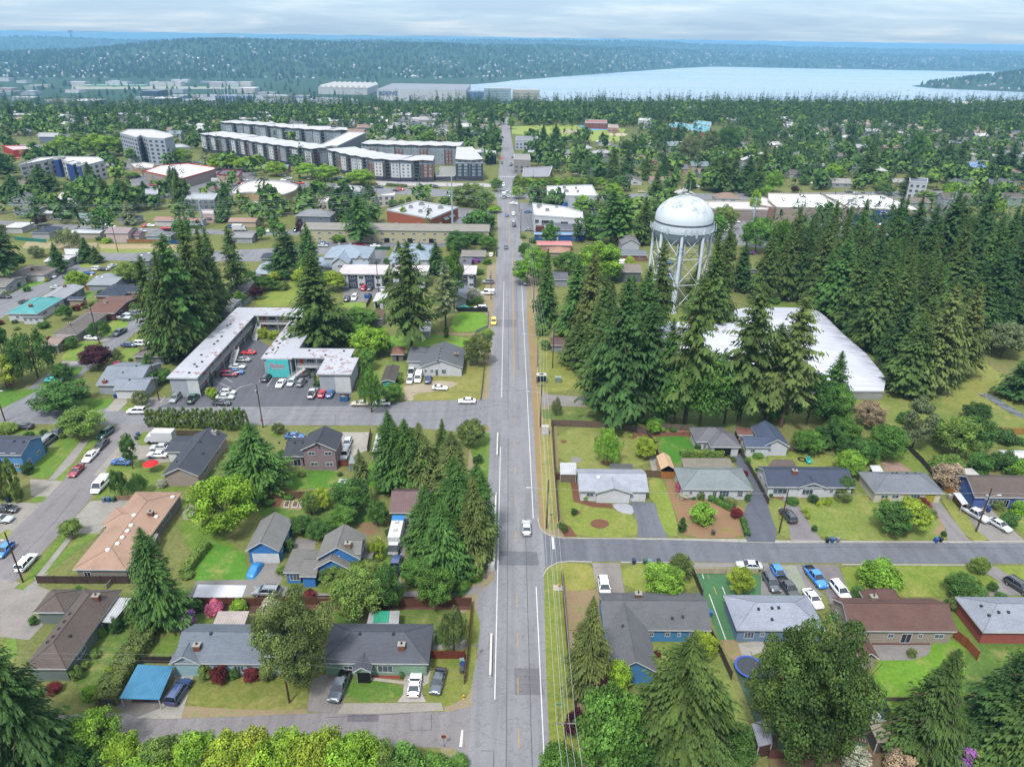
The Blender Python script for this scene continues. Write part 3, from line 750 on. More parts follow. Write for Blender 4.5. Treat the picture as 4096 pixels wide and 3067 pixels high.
VCOL={'white': (.60,.61,.62),'silver': (.30,.32,.34),'grey': (.13,.14,.155),'black': (.022,.024,.028),'navy': (.02,.035,.10),'blue': (.02,.075,.21),'bright blue': (.015,.13,.42),'red': (.42,.015,.03),'dark red': (.17,.012,.025),'beige': (.30,.27,.21),'yellow': (.65,.45,.03),'teal': (.05,.45,.40),'dark green': (.02,.06,.045),'maroon': (.12,.012,.03),'dark': (.035,.045,.06)}
CAT={'sedan': 'car','hatch': 'car','coupe': 'car','suv': 'car','van': 'van','pickup': 'pickup truck'}
WORDS={'sedan': 'sedan','hatch': 'hatchback','coupe': 'coupe','suv': 'suv','van': 'van','pickup': 'pickup truck'}
def car(st,col,c,x,y,head,where=None,group=None,far=False,world=None,z=0):
 bm_,gm,wm,hm,tm,q=car_parts(st)
 X,Y=world if world else G(c,x,y,.7)
 root=empty('parked_car' if st in ('sedan','hatch','coupe','suv') else st if st != 'pickup' else 'pickup_truck',(X,Y,z+.005+ground_z(X,Y)),R(90-head))
 def ch(nm,me,loc=(0,0,0)):
  o=bpy.data.objects.new(nm,me); COL.objects.link(o); o.parent=root; o.location=loc; o.color=VCOL[col]+(1,); return o
 ch('body',bm_); ch('windows',gm)
 L,Wd=q['L'],q['W']
 if not far:
  for sx in (.62,-.60):
   for sy in (-1,1): ch('wheel',wm,(sx*L/2,sy*(Wd/2-.10),.335))
  for s in (-1,1):
   ch('headlight',hm,(L/2-.10,s*Wd*.34,q['low'][-2][1]-.06)); ch('tail_light',tm,(-L/2+.02,s*Wd*.38,.85))
 CARS.append((root,col+' '+WORDS[st],CAT[st],X,Y,where,group)); FOOT.append((X-2,Y-2,X+2,Y+2))
 return root
# ---------------------------------------------------------------- fences, hedges, poles
def fence(label,c,pts,h=1.8,col='6b4f3e',step=2.4,kind='fence',ph=None,cap=True,world=None,thin=False):
 P=world if world else PX(c+' '+pts)
 ox,oy=P[0]; root=empty('fence',(ox,oy,0)); tag(root,label,'fence'); m=MB(); pm=MB()
 if ph: landmark(ph,sum(p[0] for p in P)/len(P),sum(p[1] for p in P)/len(P))
 fm=mat(kind,col); posts=[]
 for a,b in zip(P,P[1:]):
  L=math.hypot(b[0]-a[0],b[1]-a[1]); cx_,cy_=(a[0]+b[0])/2-ox,(a[1]+b[1])/2-oy; d=(b[0]-a[0],b[1]-a[1])
  m.obox((cx_,cy_),d,L,.05,.06,h)
  if cap: m.obox((cx_,cy_),d,L,.11,h-.14,h-.06); m.obox((cx_,cy_),d,L,.11,.3,.38)
  n=max(1,int(L/step))
  for i in range(n): posts.append((a[0]+(b[0]-a[0])*i/n-ox,a[1]+(b[1]-a[1])*i/n-oy))
 posts.append((P[-1][0]-ox,P[-1][1]-oy)); m.obj('boards',fm,root)
 pmesh=MB(); pmesh.box(-.07,-.07,0,.07,.07,h+.1); me=pmesh.mesh('post',mat(kind,col,.8))
 for x,y in posts[:90]:
  o=bpy.data.objects.new('post',me); COL.objects.link(o); o.parent=root; o.location=(x,y,0)
 return root
def hedge(label,c,pts,w,h,col,name='hedge',world=None,leaf=.14):
 P=world if world else PX(c+' '+pts); ox,oy=P[0]; nr=np.random.RandomState(7); Q=[]; A=[]
 for a,b in zip(P,P[1:]):
  L=math.hypot(b[0]-a[0],b[1]-a[1]); d=np.array(((b[0]-a[0])/L,(b[1]-a[1])/L,0)); n_=np.array((-d[1],d[0],0)); n=int(L*(w+2*h)*60)
  t=nr.rand(n)*(w+2*h); u=nr.rand(n)*(L+w*.6)-w*.3
  k=.04*np.sin(u*1.7+ox); side=np.where(t < h,-1,np.where(t < h+w,0,1))
  lat=np.where(side == 0,(t-h)-w/2,side*w/2)+nr.normal(size=n)*.07; z=np.where(side == 0,h+k*2,np.where(side < 0,t,t-h-w))+nr.normal(size=n)*.05
  edge_=np.clip(z-(h-.25),0,1); lat=lat*(1-.3*edge_)
  p=np.array((a[0]-ox,a[1]-oy,0))+u[:,None]*d+lat[:,None]*n_+z[:,None]*np.array((0,0,1))
  nn=side[:,None]*n_+(side == 0)[:,None]*np.array((0,0,1.))+nr.normal(size=(n,3))*.5; nn /= np.linalg.norm(nn,axis=1)[:,None]
  aa=np.cross(nn,nr.normal(size=(n,3))); aa /= np.linalg.norm(aa,axis=1)[:,None]; bb=np.cross(nn,aa); s=leaf*nr.uniform(.7,1.3,n)[:,None]
  Q.append(np.stack([p-aa*s,p-bb*s,p+aa*s,p+bb*s],1)*1.0); A.append(nr.uniform(.2,.8,n))
 o=bpy.data.objects.new(name,quadmesh(name,np.concatenate(Q),None,np.concatenate(A),FOL)); COL.objects.link(o); o.location=(ox,oy,0); o.color=TC[col]+(1,)
 tag(o,label,'hedge'); return o
def T(kind,c,bx,by,ty,wpx,col,label=None,cat=None,group=None,name=None):
 """a tree from the pixel of its foot, the height of its top in the photo and its width there"""
 X,Y=G(c,bx,by); d=Vector((X,Y,-CAMH)).dot(_f)
 h=max(.6,ZA(c,bx,ty,Y)); w=wpx/KC*d/FPX
 if kind == 'fir': w *= 1.1
 if kind == 'shag': w *= 1.22
 if kind == 'round': h *= .95
 if c[0] in 'CD' and kind in ('fir','shag') and w > 6: kind += '_x'
 if kind in ('pine','round','bush'): w *= 1.08
 return tree(kind,X,Y,h,w*1.08,col,label,cat,group=group,name=name)
def bin_(c,x,y,col,label,group='wheeled bins at the kerb'):
 X,Y=G(c,x,y); root=empty('wheeled_bin',(X,Y,0),rnd.uniform(-.3,.3)); tag(root,label,'bin',group)
 b=MB(); b.add([(-.25,-.27,.1),(.25,-.27,.1),(.25,.27,.1),(-.25,.27,.1),(-.32,-.36,.98),(.32,-.36,.98),(.32,.36,.98),(-.32,.36,.98)],[(0,1,5,4),(1,2,6,5),(2,3,7,6),(3,0,4,7),(3,2,1,0)]); b.obj('bin_body',mat('plastic',col),root)
 b=MB(); b.box(-.35,-.42,.98,.35,.4,1.04); b.tube((-.3,.42,.95),(.3,.42,.95),.03,n=6); b.obj('lid',mat('plastic',col,.75),root)
 for s in (-1,1):
  b=MB(); b.tube((s*.28,.3,.1),(s*.34,.3,.1),.11,n=10); b.obj('wheel',TYRE,root)
def pole(label,X,Y,h,arms=(2.4,),lamp=0,trans=0,col='5d4a3c',name='utility_pole',armdir=0,ph=None,armz=.6):
 root=empty(name,(X,Y,0)); tag(root,label,'utility pole')
 if ph: landmark(ph,X,Y)
 b=MB(); b.tube((0,0,0),(0,0,h),.17,.11,8); b.obj('pole',mat('bark',col),root)
 for i,w in enumerate(arms):
  b=MB(); z=h-armz-i*1.1; ca,sa=math.cos(armdir),math.sin(armdir)
  b.obox((0,0),(ca,sa),w,.12,z,z+.13)
  for k in range(4): u=(k/3-.5)*w*.92; b.tube((u*ca,u*sa,z+.13),(u*ca,u*sa,z+.34),.045,n=6)
  b.obj('crossarm',mat('plain','8a8580'),root)
 if trans: b=MB(); b.tube((-.38,0,h-2.6),(-.38,0,h-1.6),.26,n=12); b.obj('transformer',mat('metal','a9b0b6'),root)
 if lamp:
  b=MB(); s=-1 if lamp < 0 else 1; L=abs(lamp); z=h*.78; b.tube((0,0,z),(s*L*.5,0,z+.55),.04,n=6); b.tube((s*L*.5,0,z+.55),(s*L,0,z+.7),.04,n=6); lo=b.obj('lamp_arm',mat('metal','b9bec4'),root)
  b=MB(); b.box(s*L-.1 if s > 0 else s*L-.75,-.14,z+.6,s*L+.75 if s > 0 else s*L+.1,.14,z+.78); b.obj('lamp_head',mat('metal','d4d9de'),lo)
 return root
def wire(label,pts,r=.022,sag=.02,col='b9bec6',group=None,cat='power line'):
 b=MB()
 for p,q in zip(pts,pts[1:]):
  L=(Vector(q)-Vector(p)).length; n=max(4,int(L/12)); prev=Vector(p)
  for i in range(1,n+1):
   t=i/n; c=Vector(p).lerp(Vector(q),t); c.z -= 4*sag*L*t*(1-t); b.tube(prev,c,r,n=4,cap=False); prev=c
 o=b.obj('overhead_wire',mat('metal',col)); tag(o,label,cat,group); return o
# ---------------------------------------------------------------- roads, pavements, lawns
AS=mat('asphalt','8d8e95'); AS2=mat('asphalt','777a84'); AS3=mat('asphalt','8f8b8e'); ASD=mat('asphalt','6a6c76'); CON=mat('concrete','aaa6a0'); GRV=mat('gravel','979390'); DIRT=mat('dirt','9a8468'); CHIP=mat('bark_chips','7d5444')
PW=mat('plain','e6e7ea'); PYE=mat('plain','c9a24a'); KB=mat('concrete','b3b0aa')
def S_(name,s,m,rp=0,z=None):
 p=PX(s)
 return sheet(name,roundpoly(p,rp) if rp else p,m,z)
def lawn(s,hx='87963f',rp=1,name='lawn'): return S_(name,s,mat('grass',hx),rp)
# large surfaces first (dirt and parking behind), then roads
sheet('gravel_shoulder',[(-8.5,30),(11.5,30),(11.5,300),(-8.5,300)],mat('dirt','a09078'))
# side streets
sheet('left_street',[(-97,30),(-86.8,30),(-86.8,170),(-97,170)],AS3)
sheet('cross_street',[(-260,155),(-97,155),(-30,156),(-4,152),(-1,149),(-1,176),(-5,171),(-64,165.5),(-130,163),(-260,163)],AS)
sheet('upper_left_street',smoothline([(-131,158),(-131,200),(-132,250),(-136,300)],1)+smoothline([(-126,305),(-121,250),(-121,200),(-121,158)],1),AS)
sheet('far_left_street',[(-183.5,160),(-172,160),(-172,300),(-160,309),(-185,309)],AS)
sheet('middle_left_street',[(-190,309),(-146,310),(-84,325),(-60,310),(-83,310),(-108,298),(-150,297),(-190,297)],AS)
sheet('residential_street',band([(-420,395),(-264,362),(-190,350),(-123,347),(-70,352)],9),AS)
sheet('lower_left_street',[(-120,64),(-59,71.3),(-40,71.2),(-8,71.8),(-1,74),(-1,58),(-4.6,64),(-6.8,66),(-13,66.1),(-50,61),(-120,52)],AS3)
sheet('motel_parking_lot',PX('C1 1370,170 C2 800,160 840,-30 520,-60 B2 500,1480 60,1230 0,1180 B1 2150,1190 1860,1400 1700,1656'),ASD)
sheet('right_street',PX('C3 215,1170 250,1230 310,1275 430,1300 1300,1312 C4 0,1340 2211,1340 2800,1345 2800,1520 2211,1522 0,1512 C3 430,1497 330,1530 255,1600 200,1640'),AS2)
sheet('main_road',[(-4.6,25),(7.6,25),(7.6,150),(7.5,270),(8.2,300),(7,330),(6,440),(6.5,500),(5,620),(2,760),(0.5,930),(-9.5,930),(-7,760),(-6,620),(-7,500),(-6.5,440),(-4.5,330),(-4.8,300),(-4.6,150)],mat('asphalt','94949b'))
sheet('asphalt_patch',PX('D3 20,800 240,805 280,1030 25,1033'),mat('asphalt','7f7d84'))
sheet('asphalt_patch',PX('C2 2100,1410 2211,1412 C3 215,1418 235,1535 C2 2211,1535 2095,1530'),mat('asphalt','787a82'))
sheet('asphalt_patch',PX('D2 795,1200 1065,1200 1058,1265 788,1265'),mat('asphalt','737078'))
sheet('asphalt_patch',[(-4.2,224),(3.4,224),(3.4,231),(-4.2,231)],mat('asphalt','83838b'))
# arterial beyond, with parking lots round it
sheet('arterial_road',band([(-420,640),(-230,505),(-150,478),(-80,458),(-8,447),(60,446),(150,452),(300,470),(500,520)],20),mat('asphalt','8b8d95'))
sheet('shop_parking_lot',PX('A1 1180,1240 2211,1230 A2 0,1330 600,1390 B2 100,20 B1 1150,-20 B1 1100,-120'),mat('asphalt','83848b'))
sheet('shop_parking_lot',PX('B4 240,150 1500,150 1500,330 1000,560 240,560'),mat('asphalt','80828a'))
sheet('shop_parking_lot',PX('B3 1350,100 2211,160 2211,420 1400,330'),mat('asphalt','8b8c92'))
sheet('shop_parking_lot',PX('B2 1740,70 2050,90 2050,250 1700,200'),mat('asphalt','85868e'))
sheet('shop_parking_lot',PX('B3 0,30 620,0 780,120 820,260 620,300 80,270'),mat('asphalt','85868e'))
sheet('apartment_parking_lot',PX('B2 555,360 1700,360 1700,405 1130,405 1130,560 980,560 980,405 555,400'),mat('asphalt','7f8087'))
sheet('apartment_parking_lot',PX('B2 740,745 1130,745 1140,790 940,880 760,880'),mat('asphalt','8a888c'))
sheet('bare_earth',PX('B1 850,380 1590,385 1580,425 870,420'),mat('dirt','b9a384'))
sheet('bare_earth',PX('B1 230,360 840,370 830,420 180,420'),mat('dirt','b0a080'))
lawn('B1 870,420 1590,425 1590,455 870,460','8f9a50',0)
# white edge lines, yellow centre lines
def stripe(name,a,b,w,m): sheet(name,band([a,b],w),m)
stripe('edge_line',(5.8,118),(5.8,282),.16,PW); stripe('edge_line',(5.72,98),(5.6,25),.16,PW)
stripe('edge_line',(-1.22,74),(-1.2,146),.16,PW); stripe('edge_line',(-1.2,172),(-1.25,274),.16,PW); stripe('edge_line',(-1.2,60),(-1.2,25),.16,PW)
stripe('centre_line',(2.14,186),(2.14,320),.11,PYE); stripe('centre_line',(2.4,186),(2.4,320),.11,PYE); stripe('centre_line',(1.2,330),(0.2,440),.2,PYE)
y=66
while y < 182:
 if not 100 < y < 106: stripe('centre_dash',(2.25,y),(2.25,y+3.0),.12,PYE)
 y += 9.0 if y < 110 else 11.5
for Y0 in (452,466,520):
 for k in range(9): sheet('crosswalk_bar',[(-5.6+k*1.35,Y0-9),(-5.0+k*1.35,Y0-9),(-5.0+k*1.35,Y0-6),(-5.6+k*1.35,Y0-6)],PW)
S_('stop_line','C3 340,1275 358,1275 370,1393 350,1395',PW); S_('stop_line','D2 1774,1335 1790,1335 1780,1480 1755,1480',PW)
for k in range(12): stripe('lane_line',(-150+k*12,470-k*2.0),(-146+k*12,469.4-k*2.0),.2,PW)
SEAM=mat('plain','55565c')
for x,a,b in ((.5,30,150),(.55,160,300),(4.0,60,120),(3.6,190,270)): stripe('tar_seam',(x,a),(x+.15,b),.09,SEAM)
for s in ('C2 50,180 600,205 1300,215 1800,200 2100,150','C2 50,280 900,285 1500,285 1900,230','D2 600,1230 1330,1190 1330,1340 1515,1335 1515,1195','C2 450,235 690,235 680,330 425,330','C1 0,280 560,285 1200,285','C4 0,1385 900,1375 2211,1390','D2 1945,1515 2055,1515 2050,1656','C1 700,870 500,1130 150,1500'): P_=PX(s); sheet('tar_seam',band(P_,.09),SEAM)
# kerbs of the right street: real steps
def kerb(label,pts,w=.28,h=.13):
 b=MB(); o=band(pts,w); b.prism(o,0,h+.02); ob=b.obj('kerb',KB); struct(ob); return ob
kerb('',smoothline(PX('C3 222,1130 240,1225 310,1278 430,1303 1080,1307'),1)); kerb('',PX('C3 1350,1308 2020,1313'),.28,.05); kerb('',PX('C4 200,1325 450,1330 1560,1330')); kerb('',PX('C4 1760,1330 2211,1332'))
kerb('',smoothline(PX('C3 265,1640 300,1560 430,1500 690,1508'),1)); kerb('',PX('C3 940,1510 1400,1514')); kerb('',PX('C4 640,1530 1700,1535'));
sheet('pavement_strip',PX('C3 1400,1514 C4 0,1514 0,1530 640,1530 C3 1400,1560'),GRV)
S_('pavement_strip','C3 430,1296 1300,1300 C4 0,1318 2211,1324 2211,1340 0,1340 C3 1300,1312 430,1305',KB)
# ---- lawns and drives, right side
S_('verge','B3 130,830 180,1000 190,1100 210,1450 230,1656 C3 300,300 390,1200 300,1240 240,1200 205,700 190,350 B3 130,1000',mat('dirt','a58b66'))
lawn('B3 200,980 345,990 480,1190 640,1656 C3 570,10 240,60 B3 225,1500 210,1150','8f9448')
S_('gravel_path','C3 250,55 450,70 620,80 640,165 450,160 260,150',GRV); S_('gravel_path','C3 1040,165 1300,190 1290,215 1040,210',GRV)
lawn('C3 250,165 2211,215 2211,345 1550,345 340,270 255,270','6f8440')
lawn('C3 255,270 340,275 400,1160 380,1230 300,1240 255,900','a09a58',0)
lawn('C3 385,340 900,350 1090,355 1180,480 1200,700 400,700','8f9650'); S_('bare_earth','C3 345,335 385,340 400,700 360,700',DIRT)
lawn('C3 385,810 505,805 530,990 860,1045 1060,1100 1090,1200 1080,1295 560,1290 430,1180','8a9643')
S_('mulch_bed','C3 505,805 560,800 580,960 700,990 860,1005 870,1040 710,1035 530,985',CHIP); S_('mulch_bed','C3 1030,350 1160,350 1165,430 1090,420',CHIP); S_('mulch_bed','C3 430,1180 500,1195 560,1285 450,1290',CHIP)
for x,y,rx,ry in ((757,1176,82,41),(447,467,28,15),(822,648,48,24),(1042,420,40,20),(555,1078,38,18)): sheet('mulch_bed',[G('C3',x+rx*math.cos(a*.4),y+ry*math.sin(a*.4)) for a in range(16)],CHIP)
sheet('gravel_circle',[G('C3',553+48*math.cos(a*.4),622+24*math.sin(a*.4)) for a in range(16)],GRV)
S_('concrete_walk','C3 860,1000 1030,1000 1060,1100 950,1085 890,1050',mat('concrete','b3b5c2'),1)
S_('driveway','C3 1025,985 1230,995 1280,1150 1345,1295 1080,1295 1085,1200 1060,1095',mat('asphalt','757984'))
lawn('C3 1180,775 1300,790 1380,1000 1450,1280 1340,1285 1275,1150 1235,990 1180,960','8c9c45')
S_('driveway','C3 1180,600 1230,590 1300,700 1210,720',CON)
S_('bare_earth','C3 1305,790 1420,790 1470,960 2010,1000 1990,1200 2020,1300 1500,1302 1440,1180',mat('dirt','9c7b60'),1)
lawn('C3 1250,400 1500,400 1600,560 1450,680 1290,570','4f8a2c'); S_('mulch_bed','C3 1180,390 1540,380 1560,420 1200,420',CHIP)
S_('driveway','C3 1810,580 1990,585 2100,790 2211,1010 2211,1335 2030,1330 1990,1130 2050,960 2090,860 1900,620',mat('asphalt','666a78'))
S_('driveway','C4 -5,1010 75,1220 60,1335 -5,1335',mat('asphalt','666a78'))
lawn('C3 1985,490 2211,560 2211,980 2100,790','85954a'); lawn('C4 0,560 520,560 640,690 0,690','8b9546')
lawn('C4 -20,930 340,950 330,1040 380,1200 480,1320 180,1322 60,1240','86904a'); S_('mulch_bed','C4 -5,935 230,945 120,975',CHIP)
S_('driveway','C4 150,1015 280,1030 370,1200 470,1325 200,1325',mat('asphalt','8a8489'))
lawn('C4 270,960 700,940 860,900 930,985 1380,985 1440,1110 1560,1280 1540,1325 480,1325 370,1190','839244')
lawn('C4 740,820 800,800 930,980 760,940','7c8c42'); S_('mulch_bed','C4 830,860 930,975 880,975',mat('bark_chips','5b4c48')); S_('bare_earth','C4 1330,1020 1440,1010 1560,1270 1420,1280 1450,1200 1500,1190',mat('dirt','a08a6c'),1)
lawn('C4 800,430 1500,480 1700,700 1500,830 700,720 560,620','7b8c3e'); lawn('C4 640,60 1000,60 1500,60 2211,60 2211,540 1500,480 900,330','808c44',0)
S_('patio','C4 975,645 1130,645 1250,725 1010,725',mat('concrete','a58a80'))
S_('driveway','C4 1390,985 1480,985 1590,1130 1740,1325 1550,1325 1540,1240 1480,1120',mat('asphalt','938e90'))
lawn('C4 1480,930 1700,1070 1920,1290 1900,1325 1740,1325 1590,1130','8f934a')
S_('driveway','C4 1700,1060 1900,1030 2050,1180 2211,1320 2211,1335 1930,1335 1800,1230',GRV); lawn('C4 2000,1050 2300,1050 2300,1320 2100,1200','7b9040')
lawn('B4 1600,1200 2000,1500 2211,1656 2211,1800 1500,1800 1500,1656','94984e'); lawn('B3 1240,1600 1700,1620 C4 640,60 C3 1300,60','8a9448',0); lawn('B3 1290,860 1900,960 2211,880 2211,1000 1240,1080','85954a',0); lawn('B4 0,870 300,900 600,1050 1050,1500 1000,1640 0,940','6f8a38',0)
# below the right street
lawn('C3 300,1530 430,1512 640,1520 700,1560 720,1656 D3 725,110 620,130 450,135 440,-10 C3 290,1656','97984a');
lawn('D3 275,-60 430,-30 470,560 560,1100 600,1656 330,1656 290,700','86913f',0)
S_('driveway','C3 690,1510 930,1515 D3 975,160 740,160',mat('asphalt','958f8c')); S_('driveway','D3 450,135 740,120 770,500 480,500',DIRT)
lawn('C3 935,1515 1540,1530 D3 1610,150 975,150','8f9a48')
S_('sport_court','C3 1550,1600 2110,1600 2211,1656 D4 180,175 D3 1830,180 1950,560 1790,556 D3 1640,160',mat('plain','4f7d55'))
for a,b in (((1703,165),(1845,555)),((1815,100),(1842,168)),((1643,-10),(1655,30))): stripe('court_line',G('D3',*a),G('D3',*b),.14,PW)
for a,b in (((1742,98),(1768,168)),((1690,0),(1705,28))): stripe('court_line',G('D3',*a),G('D3',*b),.12,PYE)
lawn('D3 1190,560 1560,560 1750,500 1890,900 2050,1300 2100,1656 1000,1656 1250,800','84914a',0); S_('bare_earth','D3 1790,556 1960,560 2060,720 1900,760',DIRT,1); S_('patio','D3 1950,590 2150,560 D4 0,640 D3 2060,700 1990,700',CON)
S_('sport_court','D3 1900,760 2211,700 D4 560,620 900,900 1030,1250 850,1480 0,1500 D3 2150,1400',mat('plain','4a6350'))
S_('driveway','C4 -60,1530 280,1530 340,1656 D4 480,180 400,170 260,160 -60,170',mat('asphalt','938f90'))
S_('stepping_stones','C4 115,1540 240,1540 D4 345,140 330,175 245,150',mat('concrete','9aa090'))
S_('driveway','C4 280,1530 600,1530 660,1656 D4 720,160 560,320 520,200 400,-10',mat('asphalt','857f82'))
lawn('C4 630,1535 1740,1540 1850,1600 D4 2211,170 1620,190 720,190 640,0','7f9138'); lawn('C4 1960,1540 2300,1540 D4 2300,180 2211,150 C4 2100,1656','88963f',0); S_('driveway','C4 1850,1580 1960,1540 2130,1656 D4 2211,170 1900,180 2000,60',mat('asphalt','949090'))
S_('patio','D4 880,560 1400,560 1430,640 1370,730 960,735',mat('concrete','8f8a88')); S_('mulch_bed','D4 880,545 1400,545 1400,600 900,600',mat('bark_chips','6a453c'))
lawn('D4 830,740 1370,735 1430,560 1600,540 1800,740 1760,1600 1250,1560 1060,1250','6f9a2c'); lawn('D4 1600,190 1860,500 1850,560 1640,500 1560,280','6a8a34'); lawn('D4 1700,560 2211,560 2211,1656 1700,1656','5f7f34',0)
S_('bare_earth','D4 0,1560 900,1500 1300,1656 0,1800',mat('dirt','7a6250'))
# ---- left side
lawn('C2 1820,440 2020,385 2010,700 D2 1960,90 1700,110 C2 1700,1656 1900,700','6b8a34',0)
S_('dirt_shoulder','C2 1960,310 2010,330 2020,380 1970,385',DIRT,1); S_('dirt_shoulder','C2 1970,1350 2050,1200 2060,1656 D2 1990,100 1860,170 1700,150 1960,50',mat('dirt','9a8c78'))
lawn('D2 1850,230 1930,360 1935,500 1860,1000 1800,1060 1620,1150 1500,1100 1440,960 1520,740','80893f'); lawn('D2 1250,300 1600,290 1820,330 1800,640 1530,640 1520,420 1250,420','667a38',0)
S_('patio','D2 1530,500 1820,560 1820,640 1530,640',GRV); lawn('D2 660,310 880,300 900,430 680,430','5f8030'); S_('mulch_bed','D2 0,190 1860,190 1850,300 0,290',mat('bark_chips','6b4a3e'))
lawn('D2 800,880 1000,900 1275,940 1255,1080 770,1095','5f8230'); S_('mulch_bed','D2 990,825 1240,825 1280,900 1000,880',mat('bark_chips','94483e'))
S_('driveway','D2 1285,830 1510,815 1490,930 1435,960 1435,1020 1468,1095 1222,1095 1270,1030',mat('concrete','b5b0aa')); S_('concrete_walk','D2 985,880 1280,915 1275,940 985,905',mat('concrete','b9aea4'))
S_('driveway','D2 480,900 700,820 800,880 760,1095 700,1190 440,1180',mat('asphalt','8b8684')); S_('gravel_strip','D2 760,1105 1600,1100 1620,1170 1000,1195 700,1195',mat('gravel','a29c94'))
S_('dirt_shoulder','D1 1570,1130 2211,1140 D2 440,1160 440,1195 0,1215 D1 1400,1240',mat('dirt','a08f72'))
lawn('D1 1640,950 2000,890 2211,860 D2 450,890 460,1160 0,1165 D1 1580,1130','808640'); S_('driveway','D1 1520,850 1680,850 1600,1110 1560,1240 1400,1240 1180,1230 1480,1000',CON); S_('driveway','D1 1040,1040 1500,850 1380,1150 1180,1230 1000,1150',mat('asphalt','807c7a'))
lawn('D1 1030,170 1330,420 1190,560 880,1060 700,1150 640,830 860,500 1060,400 1150,250','66803a'); lawn('D1 1340,560 1600,480 1500,700 1310,700','6f8836'); lawn('D1 1690,300 1850,300 1830,430 1650,430','69883a')
S_('mulch_bed','D1 1560,210 2211,205 2211,330 1560,330',mat('bark_chips','5f463c'))
S_('driveway','D1 0,30 330,90 430,130 280,330 400,400 250,560 0,530',mat('concrete','9a9490')); lawn('D1 0,560 180,540 60,1000 0,1000','75903a'); lawn('D1 120,110 260,0 330,0 200,130','6f8c34',0)
S_('pavement','D1 200,130 380,-20 420,-20 300,130 130,260',mat('concrete','9d9a94'))
S_('driveway','C1 700,1000 1000,1030 1370,1000 1370,960 1050,960 780,980 560,1250 860,1260 1000,1040',mat('concrete','a29e98'))
S_('driveway','C1 640,1130 780,980 1350,990 1300,1050 1000,1040 870,1200 850,1260 700,1260 560,1265',mat('concrete','a39f99'))
lawn('C1 700,1260 860,1260 350,1640 370,1600','6f8c38',0); lawn('C1 540,1260 610,1265 300,1656 210,1656','6a8a32',0); S_('pavement','C1 600,1270 640,1280 360,1640 290,1656',mat('concrete','a39f98'))
lawn('C1 780,960 900,760 960,640 1400,650 1420,840 1650,850 1640,900 1380,905 1340,940 880,970','778c3c'); S_('driveway','C1 1060,480 1180,500 1440,500 1500,640 1340,650 1100,600 960,640 900,760 800,760 980,560',mat('concrete','a39e96'))
lawn('C1 1180,400 1300,370 1330,470 1180,500','7b8f3c'); lawn('C1 1530,1150 1750,1150 1900,1280 2110,1420 2100,1656 1650,1656 1700,1500 1560,1260','6d8c30'); lawn('C1 1720,900 1850,650 1880,880 1720,1100','5f7c34')
S_('driveway','C1 1570,1010 1730,1010 1700,1140 1580,1140',mat('concrete','9d9890')); S_('driveway','C1 0,1000 130,990 370,1000 110,1240 0,1260',mat('concrete','a09b96')); lawn('C1 0,1260 60,1220 120,1240 0,1350','7b9040')
S_('driveway','C1 260,790 540,805 400,960 265,930',mat('concrete','a59f99')); lawn('C1 270,770 250,700 520,420 700,440 640,560 420,790','6f9034'); lawn('C1 460,800 780,450 860,450 640,640 550,805','709036',0); S_('pavement','C1 420,795 690,470 780,440 640,640 470,800',mat('concrete','9d9a96')); lawn('C1 270,990 290,940 415,938 370,990','6c8c34')
S_('driveway','C1 350,400 490,420 500,440 420,525 350,520',mat('concrete','a6a29c')); lawn('C1 140,370 440,370 440,400 150,400','6f8c38',0)
lawn('C1 430,130 450,180 620,205 900,200 1000,95 800,90','66922e'); lawn('B1 470,1656 330,1600 600,1440 730,1440 560,1656','5f8a2c',0); lawn('C1 0,20 350,15 0,190','5f8a2e',0)
S_('driveway','C1 1000,95 1090,90 1100,130 1020,205 900,205',CON); lawn('C1 1020,205 1100,150 1290,150 1290,175 1260,205','7d9040')
lawn('B1 530,1350 700,1210 860,1220 920,1230 700,1390 540,1390','7d9a3e'); lawn('B1 920,1060 960,1030 1155,1050 960,1180 830,1180','85a040'); lawn('B1 1130,1210 1320,1090 1290,1180 1160,1210','7d9838',0); lawn('B1 1130,900 1320,900 1320,930 1200,960','67993a'); lawn('B1 720,790 830,790 760,870 720,860','6f9440'); lawn('B1 1040,1290 1230,1270 1130,1390 1020,1390','7f9a3c')
lawn('B1 160,720 400,700 380,720 120,790','74a03a'); lawn('B1 690,540 860,540 830,580 680,585','8aa04a'); lawn('B1 400,1080 490,1070 400,1150','75903c'); S_('driveway','B1 850,1185 960,1190 920,1220 700,1215 720,1180',CON); S_('driveway','B1 540,1390 690,1400 620,1440 530,1420',CON)
lawn('B2 0,840 60,830 260,710 400,705 420,760 330,920 0,920','8a9a40'); lawn('B2 740,885 950,885 980,930 740,930','84a040'); lawn('B2 1730,960 2000,960 1990,1130 1660,1145','72a02c'); S_('dirt_path','B2 1560,1145 1895,1150 1890,1170 1560,1172',DIRT)
lawn('B2 1100,1150 1880,1175 1840,1290 1000,1300','76a032'); lawn('B2 900,1300 1300,1300 1300,1656 C2 1250,110 850,90 B2 850,1656','7f9048',0); lawn('B2 1290,1500 1440,1500 1820,1400 2010,1400 1960,1656 C2 1940,105 1350,115 B2 1260,1656','92914c',0)
S_('gravel_driveway','B2 1270,1600 1420,1590 1520,1560 1760,1570 1700,1620 1540,1656 C2 1350,60 1370,115 1270,115 1290,40',mat('gravel','b0a48e'),1)
lawn('C2 150,870 750,870 770,715 250,710','5b8a2c'); S_('concrete_drive','C2 740,385 985,385 965,540 810,600 740,600 710,500',mat('concrete','b0aca4')); lawn('C2 100,360 260,420 140,430','6f8a38'); lawn('C2 980,640 1060,640 1060,860 960,860','5f8f2c',0)
